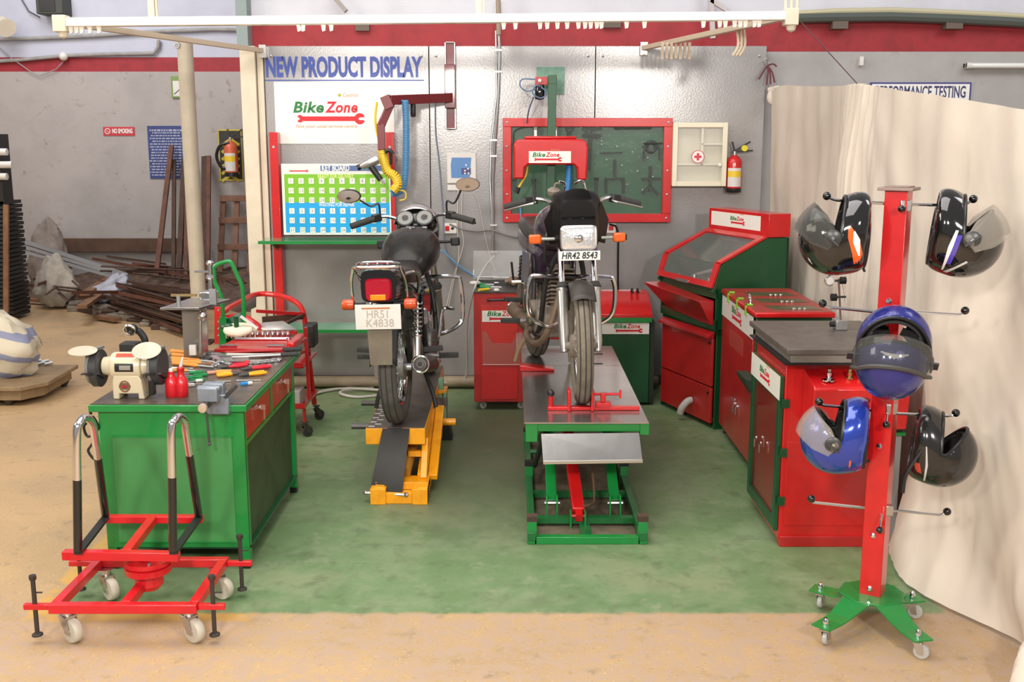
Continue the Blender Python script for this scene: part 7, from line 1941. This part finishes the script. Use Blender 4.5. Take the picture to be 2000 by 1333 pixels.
# base feet
feet = [FZ(1600, 1150, .085), FZ(1784, 1167, .085), FZ(1611, 1221, .085), FZ(1795, 1244, .085)]
c0 = Vector((bxp, RY, 0))
w = MB(); w.lathe([(.115, .108), (.125, .113), (.125, .120), (.04, .122)], (bxp, RY, 0), (0, 0, 1), 8); w.build('centre_plate', GREEN, t, bev=.002)
for f in feet:
    d = (Vector((f.x, f.y, 0)) - c0); Lf = d.length; d.normalize(); n = Vector((-d.y, d.x, 0))
    w = MB()
    rows = [(.03, .055, .120), (.12, .052, .117), (Lf - .10, .042, .090), (Lf - .05, .040, .084), (Lf + .03, .038, .084)]
    vs = []
    for (s, hw, z) in rows:
        for q in (-1, 1): vs.append(c0 + d * s + n * q * hw + Vector((0, 0, z)))
    m_ = len(vs)
    vs += [v - Vector((0, 0, .006)) for v in vs]
    fs = []
    for i in range(len(rows) - 1):
        a = 2 * i; fs += [(a, a + 1, a + 3, a + 2), (m_ + a, m_ + a + 2, m_ + a + 3, m_ + a + 1), (a, a + 2, m_ + a + 2, m_ + a), (a + 1, m_ + a + 1, m_ + a + 3, a + 3)]
    fs += [(0, m_, m_ + 1, 1), (m_ - 2, m_ - 1, 2 * m_ - 1, 2 * m_ - 2)]
    w.add(vs, fs); ft = w.build('foot_arm', GREEN, t, smooth=False)
    e = c0 + d * (Lf - .005)
    caster(ft if False else t, Vector((e.x, e.y, 0)), .028, .017, .078, mat('clear_wheel', (.45, .45, .43), .2), yaw=1.0 if f.x < RX else -.5, offs=.014)
    w = MB(); w.lathe([(.012, .084), (.012, .094), (.009, .104), (.006, .110)], e, (0, 0, 1), 10); w.build('castor_nut', CHROME, t)
# arms
def RPt(x, y, Y=RY): return WY(x, y, Y)
def arm(p0, p1, knob, name='arm'):
    a = Vector(p0); b = Vector(p1); k = Vector(knob)
    w = MB(); w.tube([a, b], .0055, 8); w.stube([b, b + (b - a).normalized() * .006 + (k - b) * .3, k], .0045, 8, 4); o = w.build(name, CHROME, t)
    w = MB(); w.sph(k, .0155, 14); w.build('ball_end', BLKG, o)
    return o
armpts = [((1735, 398), (1632, 391), (1615, 383), 0), ((1768, 400), (1880, 401), (1901, 389), 0),
          ((1722, 611), (1614, 600), (1607, 593), 0), ((1766, 608), (1874, 615), (1885, 607), 0),
          ((1712, 803), (1608, 792), (1600, 785), 0), ((1748, 808), (1852, 813), (1867, 807), 0),
          ((1700, 994), (1588, 982), (1585, 975), 0), ((1735, 997), (1835, 1006), (1850, 1000), 0)]
for (a, b, k, dy) in armpts: arm(RPt(*a), RPt(*b), RPt(*k))
for (x, y) in ((1768, 402), (1740, 800), (1733, 998)):
    c = RPt(x, y, RY - .045); w = MB(); w.box((c.x - .018, c.y - .006, c.z - .02), (c.x + .022, c.y + .02, c.z + .02)); cl = w.build('arm_clamp', CHROMED, t, bev=.003)
for (x, y, x2, y2) in ((1764, 402, 1761, 408), (1731, 808, 1731, 830), (1720, 1005, 1718, 1036)):
    a = RPt(x, y, RY - .06); k = RPt(x2, y2, RY - .085); w = MB(); w.tube([a, a + Vector((0, -.015, 0)), k], .0035, 6); o = w.build('clamp_lever', CHROME, t); w = MB(); w.sph(k, .0135, 12); w.build('ball_end', BLKG, o)
# forward hook for the centre helmet
hk = RPt(1750, 620, RY - .19)
w = MB(); w.tube([RPt(1748, 612, RY - .05), RPt(1748, 622, RY - .17), hk], .005, 8); o = w.build('front_arm', CHROME, t)
w = MB(); w.sph(hk, .0155, 14); w.build('ball_end', BLKG, o)

# ------------------------------------------------------------------ helmets: local x face, y side, z crown
def helmet_shell(w, k=1.0, inner=False, nu=64, nv=40):
    """full-face shell with eye port and neck hole"""
    def rad(d):
        # base ellipsoid
        a, b, c = (.126, .112, .122)
        if inner: a, b, c = a - .018, b - .016, c - .018
        r = 1 / math.sqrt((d.x / a) ** 2 + (d.y / b) ** 2 + (d.z / c) ** 2)
        # chin bar bulge
        az = math.atan2(abs(d.y), d.x)
        el = math.asin(max(-1, min(1, d.z)))
        ch = math.exp(-((el + .52) / .38) ** 2) * max(0, math.cos(az * .85)) ** 1.5
        r *= 1 + (.40 if not inner else .46) * ch
        # sides of the lower edge go straight down
        r *= 1 + .10 * math.exp(-((el + .75) / .3) ** 2) * (1 - max(0, math.cos(az)) * .6)
        return r
    z0 = -.098
    vs = []; idx = {}
    for i in range(nu):
        az = -PI + 2 * PI * i / nu
        for j in range(nv + 1):
            el = R(-62) + (R(90) - R(-62)) * j / nv
            d = Vector((math.cos(el) * math.cos(az), math.cos(el) * math.sin(az), math.sin(el)))
            p = d * rad(d)
            p.z = max(p.z, z0)
            idx[i, j] = len(vs); vs.append(p * k)
    fs = []
    def open_(i, j):
        az = abs(-PI + 2 * PI * (i + .5) / nu); el = R(-62) + R(152) * (j + .5) / nv
        top = R(34) - R(33) * (az / R(84)) ** 2.2
        bot = R(-8) + R(5) * (az / R(84)) ** 2
        return az < R(80) and bot < el < top
    for i in range(nu):
        for j in range(nv):
            if open_(i, j): continue
            if all(vs[q].z <= z0 * k + 1e-6 for q in (idx[i, j], idx[(i + 1) % nu, j], idx[(i + 1) % nu, j + 1], idx[i, j + 1])): continue
            fs.append((idx[i, j], idx[(i + 1) % nu, j], idx[(i + 1) % nu, j + 1], idx[i, j + 1]))
    # drop unused / hidden flat ring at the neck
    w.add(vs, fs)
    return rad
def helmet(label, T, shell_m, visor_m, visor_rot, k=1.0, decal=None, visor=True, band=False):
    t = thing('helmet', label, 'helmet', T @ Vector((0, 0, 0)))
    w = MB(T); rad = helmet_shell(w, k); w.build('shell', shell_m, t, solid=.006, ang=60)
    w = MB(T); helmet_shell(w, k * .985, True); w.build('liner', mat('helmet_liner', (.022, .021, .02), .8), t, solid=.004, ang=60)
    # neck rim and port trim
    w = MB(T)
    pts = []
    for i in range(48):
        az = 2 * PI * i / 48; d = Vector((math.cos(-.80) * math.cos(az), math.cos(-.80) * math.sin(az), math.sin(-.80))); p = d * rad(d); s = -.096 / p.z; p = Vector((p.x * min(1.0, s), p.y * min(1, s), -.098)); pts.append(p * k)
    w.tube(pts, .007, 8, True); w.build('neck_trim', BLK, t)
    w = MB(T); pts = []
    def port(az, up):
        q = abs(az) / R(84)
        el = (R(34) - R(33) * q ** 2.2) if up else (R(-8) + R(5) * q ** 2)
        d = Vector((math.cos(el) * math.cos(az), math.cos(el) * math.sin(az), math.sin(el))); return d * (rad(d) + .001) * k
    for i in range(25): pts.append(port(R(-80 + 160 * i / 24), True))
    for i in range(25): pts.append(port(R(80 - 160 * i / 24), False))
    w.tube(pts, .0065, 8, True); w.build('port_trim', BLK, t)
    if visor:
        V = T @ Matrix.Rotation(-visor_rot, 4, 'Y')
        w = MB(V)
        def vf(u, v):
            az = R(-88 + 176 * u); el = R(-16 + 46 * v)
            if abs(az) > R(60): el = el * (1 - .45 * (abs(az) - R(60)) / R(28)) + R(4) * (abs(az) - R(60)) / R(28)
            d = Vector((math.cos(el) * math.cos(az), math.cos(el) * math.sin(az), math.sin(el)))
            a, b, c = (.143, .124, .145)
            return d * k / math.sqrt((d.x / a) ** 2 + (d.y / b) ** 2 + (d.z / c) ** 2)
        w.grid(vf, 36, 10); vi = w.build('visor', visor_m, t, solid=.0022, ang=60)
        if band:
            w = MB(V); w.tube([vf(i / 36, .94) * 1.01 for i in range(37)], .008, 6); w.build('visor_band', mat('band_grey', (.06, .055, .05), .5), vi)
        for s in (-1, 1):
            w = MB(T)
            c = Vector((.012, s * .1155, .018)) * k
            w.lathe([(.030, 0), (.030, .004), (.024, .008)], c, (0, s, 0), 20)
            w.T = V
            w.bar(Vector((.0, s * .121, .010)) * k, Vector((.052, s * .117, .010)) * k, .006, .046, (0, 1, 0)) if False else w.bar(Vector((-.008, s * .121, .008)) * k, Vector((.050, s * .119, .008)) * k, .006, .042, (0, s, 0))
            hg = w.build('visor_hinge', mat('hinge_grey', (.05, .05, .05), .35), t)
            w = MB(T); w.lathe([(.006, 0), (.006, .003)], c + Vector((0, s * .010, 0)), (0, s, 0), 10); w.build('hinge_screw', CHROME, hg)
    return t, rad
def decal(t, T, rad, k, poly, m, s=-1, name='decal', lift=.0035):
    """poly in (x, z) of the helmet side, projected on the shell"""
    w = MB(T)
    n = len(poly)
    # subdivide polygon as strip between pairs
    half = n // 2
    up = poly[:half]; lo = poly[half:][::-1]
    def P(x, z):
        # find y on the shell with this x,z
        y = .12
        for _ in range(30):
            d = Vector((x, y, z)).normalized(); r = rad(d); p = d * r
            # adjust y
            tgt = math.sqrt(max(1e-6, r * r - x * x - z * z)) if r * r > x * x + z * z else .005
            y = (y + tgt) / 2
        return Vector((x * k, s * (y + lift) * k, z * k))
    N_ = 10
    def f(u, v):
        i = min(int(u * (half - 1)), half - 2); q = u * (half - 1) - i
        a = (up[i][0] + (up[i + 1][0] - up[i][0]) * q, up[i][1] + (up[i + 1][1] - up[i][1]) * q)
        b = (lo[i][0] + (lo[i + 1][0] - lo[i][0]) * q, lo[i][1] + (lo[i + 1][1] - lo[i][1]) * q)
        return P(a[0] + (b[0] - a[0]) * v, a[1] + (b[1] - a[1]) * v)
    w.grid(f, (half - 1) * 8, 5)
    return w.build(name, m, t)
HB = mat('helmet_black', (.007, .007, .008), .07, coat=1.0)
HBL = mat('helmet_blue', (.02, .055, .42), .16, .35, coat=1.0)
HBD = mat('helmet_deep_blue', (.020, .024, .20), .25, .2, coat=.6, bump=.25, bscale=70)
def hel_T(pos, face, crown):
    x = Vector(face).normalized(); z = Vector(crown).normalized(); z = (z - x * z.dot(x)).normalized(); y = z.cross(x)
    return basis(pos, x, y, z)
# top left: chin up, crown to the left
p = RPt(1632, 465, RY - .01)
K1 = 1.06
T_ = hel_T(p, (.03, -.03, 1), (-1, .22, .03)); 
h, rd = helmet('glossy black helmet with orange and white flash, upper left of the red rack', T_, HB, SMOKE, R(50), K1)
OR_ = mat('decal_orange', (.85, .13, .02), .2, coat=.6); WD = mat('decal_white', (.85, .83, .85), .15, coat=.6)
sd = 1 if (T_.to_3x3() @ Vector((0, 1, 0))).y < 0 else -1
decal(h, T_, rd, K1, [(.055, -.035), (.02, -.065), (-.04, -.085), (-.09, -.080), (-.085, -.062), (-.04, -.050), (.015, -.030), (.05, -.028)], OR_, sd)
decal(h, T_, rd, K1, [(.04, -.050), (.01, -.070), (-.045, -.076), (-.045, -.070), (.0, -.048), (.035, -.046)], WD, sd, lift=.006)
w = MB(); a = RPt(1683, 515, RY - .02); w.box((a.x - .02, a.y - .01, a.z - .01), (a.x + .01, a.y + .01, a.z + .012)); w.bar(a, a + Vector((.012, 0, -.03)), .012, .006); w.build('chin_strap', BLK, h)
# top right
p = RPt(1882, 468, RY - .01)
T_ = hel_T(p, (.10, -.03, 1), (1, -.36, -.10))
h, rd = helmet('glossy black helmet with white and violet stripes, upper right of the red rack', T_, HB, SMOKEL, R(46), 1.10)
VI = mat('decal_violet', (.10, .07, .45), .2, coat=.6)
sd = 1 if (T_.to_3x3() @ Vector((0, 1, 0))).y < 0 else -1
decal(h, T_, rd, 1.1, [(.02, -.03), (-.03, -.045), (-.11, -.055), (-.10, -.035), (-.03, -.02), (.02, -.012)], VI, sd)
decal(h, T_, rd, 1.1, [(.035, -.035), (-.02, -.048), (-.115, -.055), (-.11, -.050), (-.02, -.034), (.035, -.026)], WD, sd, lift=.006)
decal(h, T_, rd, 1.1, [(-.12, -.045), (-.09, -.01), (-.065, .02), (-.06, .014), (-.085, -.016), (-.11, -.05)], mat('decal_silver', (.6, .6, .6), .2), sd, lift=.006)
# centre, crown towards the viewer
p = RPt(1742, 705, RY - .20)
T_ = hel_T(p, (-.02, -.30, 1), (-.33, -.94, -.30))
h, rd = helmet('deep blue helmet hung on the front of the red post, crown towards the viewer', T_, HBD, SMOKE, R(44), 1.10, band=True)
w = MB(T_); w.grid(lambda u, v: (Vector(((.078 - .026 * v) * 1.08, (-.042 + .084 * u) * 1.08, (.1045 + .012 * v) * 1.08 - .05 * abs(u - .5) ** 2))), 6, 2); w.build('crown_highlight', WHT, h)  # white patch painted on the crown for its highlight
# lower left blue
p = RPt(1632, 858, RY - .01)
T_ = hel_T(p, (.03, -.03, 1), (-1, .22, .03))
h, rd = helmet('metallic blue helmet with open visor, lower left of the red rack', T_, HBL, SMOKEL, R(52), 1.04)
sd = 1 if (T_.to_3x3() @ Vector((0, 1, 0))).y < 0 else -1
decal(h, T_, rd, 1.04, [(-.045, -.050), (-.08, -.052), (-.12, -.050), (-.12, -.044), (-.08, -.045), (-.045, -.044)], OR_, sd)
w = MB(); a = RPt(1682, 905, RY - .02); w.box((a.x - .012, a.y - .01, a.z - .02), (a.x + .012, a.y + .01, a.z + .025)); w.bar(a, a + Vector((.03, 0, .01)), .02, .006); w.build('chin_strap', BLK, h)
# lower right black
p = RPt(1838, 884, RY - .01)
T_ = hel_T(p, (.12, -.03, 1), (1, -.36, -.12))
HG = mat('helmet_black_worn', (.018, .018, .018), .16, coat=.6, var=.5, vscale=6)
h, rd = helmet('black helmet without visor and with red side stripes, lower right of the red rack', T_, HG, SMOKE, R(0), 1.04, visor=False)
sd = 1 if (T_.to_3x3() @ Vector((0, 1, 0))).y < 0 else -1
RD = mat('decal_red', (.55, .06, .03), .25, coat=.5)
decal(h, T_, rd, 1.04, [(-.03, -.085), (-.07, -.09), (-.11, -.075), (-.12, -.052), (-.08, -.052), (-.03, -.070)], RD, sd)
decal(h, T_, rd, 1.04, [(.04, -.062), (-.03, -.050), (-.10, -.044), (-.10, -.038), (-.03, -.042), (.04, -.058)], mat('decal_silver', (.6, .6, .6)), sd, lift=.006)
decal(h, T_, rd, 1.04, [(-.08, -.03), (-.11, -.02), (-.125, -.01), (-.125, .004), (-.11, -.004), (-.08, -.016)], RD, sd)
w = MB(); w.stube([RPt(1800, 880, RY - .09), RPt(1776, 915, RY - .09), RPt(1767, 935, RY - .09), RPt(1763, 963, RY - .09)], .008, 8); w.build('chin_strap', BLK, h)

# ------------------------------------------------------------------ engine stand trolley at the front left
t = thing('engine_stand', 'red engine stand trolley with two chrome hoops on four castors', 'engine stand', (-1.44, 3.96, 0))
z0, z1 = .128, .163
TR = mat('trolley_red', (.66, .010, .018), .35, coat=.3, var=.15)
fx0, fx1, fy0, fy1 = -1.712, -1.165, 3.715, 4.19
s = .036
def tube_box(a, b, nm, m=TR, par=t, wd=s, ht=None): 
    w = MB(); w.bar(a, b, wd, ht or (z1 - z0), (0, 0, 1)); return w.build(nm, m, par, bev=.003)
zc = (z0 + z1) / 2
tube_box((fx0, fy0 + s / 2, zc), (fx1, fy0 + s / 2, zc), 'base_front_bar')
tube_box((fx0 + .0, fy1 - s / 2, zc), (fx1 + .0, fy1 - s / 2, zc), 'base_rear_bar')
for x in (fx0 + s / 2, fx1 - s / 2): tube_box((x, fy0 + s, zc), (x, fy1 - s, zc), 'base_side_bar')
tube_box(((fx0 + fx1) / 2 - .0, fy0 + s, zc), ((fx0 + fx1) / 2 - .0, fy1 - s, zc), 'base_centre_bar')
for sx in (-1, 1):
    for y, py in ((fy0 + .03, 0), (fy1 - .03, 1)):
        x = fx0 if sx < 0 else fx1
        e = .10
        o = tube_box((x, y, zc), (x + sx * e, y, zc), 'outrigger', wd=.022, ht=.022)
        xb = x + sx * (.055 if sx > 0 else .06)
        w = MB(); w.cyl((xb, y, .035), (xb, y, .26), .0085, 10); w.lathe([(.02, .030), (.02, .036), (.010, .042)], (xb, y, 0), (0, 0, 1), 12); w.lathe([(.012, .25), (.015, .256), (.014, .268)], (xb, y, 0), (0, 0, 1), 6); w.cyl((xb - .005, y, .20), (xb + .035, y - .01, .205), .003, 6)
        w.build('jack_bolt', mat('bolt_dark', (.07, .06, .055), .5, .6), o)
cxx, cyy = (fx0 + fx1) / 2 + .02, 3.96
w = MB(); w.lathe([(.04, -.02), (.055, .0), (.055, .045), (.088, .05), (.09, .075), (.075, .078), (.088, .082), (.088, .10), (.04, .102)], (cxx, cyy, zc - .0), (0, 0, 1), 30); tt_ = w.build('turntable', TR, t)
for a in range(4):
    an = a * PI / 2 + .4; w = MB(); w.lathe([(.008, .10), (.008, .108), (.004, .11)], (cxx + .07 * math.cos(an), cyy + .07 * math.sin(an), zc), (0, 0, 1), 6); w.build('bolt', STEEL, tt_)
zu = .285
w = MB(); w.cyl((cxx, cyy, zc + .10), (cxx, cyy, zu - .018), .04, 18); w.build('turret', TR, t)
ua, ub = FZ(124, 1084, zu), FZ(350, 1087, zu); uc, ud = FZ(202, 1014, zu), FZ(397, 1014, zu)
tube_box(ua, ub, 'upper_front_bar', ht=.035); tube_box(uc, ud, 'upper_rear_bar', ht=.03)
tube_box(FZ(247, 1082, zu), FZ(298, 1016, zu), 'upper_centre_bar', ht=.034)
for (f0, r0, ft, bt, tp) in (((152, 1077), (206, 1008), (149, 849), (186, 858), (166, 817)), ((338, 1077), (388, 1008), (334, 841), (364, 850), (349, 815))):
    A_, B_ = FZ(*f0, zu + .03), FZ(*r0, zu + .03)
    d = B_ - A_
    w = MB(); w.bar(A_ - Vector((0, 0, .008)), B_ - Vector((0, 0, .008)), .03, .012, (0, 0, 1)); hp_ = w.build('hoop_base_plate', BLKM, t)
    F1 = WY(*ft, A_.y); T0 = WY(*tp, A_.y + .07); 
    zt2 = F1.z
    top1 = Vector((A_.x + (F1.x - A_.x), A_.y + .005, zt2)); 
    mid = (A_ + B_) / 2
    bt_ = WY(bt[0], bt[1], A_.y + .17)
    pts = smooth_pts([A_, A_.lerp(top1, .55), top1, WY((ft[0] + tp[0]) / 2 - 1, tp[1] + 9, A_.y + .025), T0, WY((bt[0] + tp[0]) / 2 + 3, tp[1] + 9, A_.y + .12), bt_, bt_.lerp(B_, .5), B_], 8)
    # split by height: black sleeves below, chrome above
    zc2 = A_.z + (zt2 - A_.z) * .66
    first = [p for i, p in enumerate(pts) if i < len(pts) // 2 and p.z <= zc2]; last = [p for i, p in enumerate(pts) if i >= len(pts) // 2 and p.z <= zc2 + .02]
    midp = pts[len(first) - 1:len(pts) - len(last) + 1]
    w = MB(); w.tube(midp, .0155, 14); hoop = w.build('hoop', CHROME, t)
    for seg in (first, last):
        w = MB(); w.tube(seg, .0165, 12); w.build('black_sleeve', BLKG, hoop)
NY = mat('nylon_wheel', (.62, .58, .48), .5, var=.2)
for (x, y, yw) in ((-1.665, 3.77, -.65), (-1.21, 3.77, -.65), (-1.66, 4.15, -.75), (-1.21, 4.15, -.4)):
    caster(t, Vector((x, y, 0)), .046, .034, z0, NY, CHROMED, yaw=yw, offs=.03)
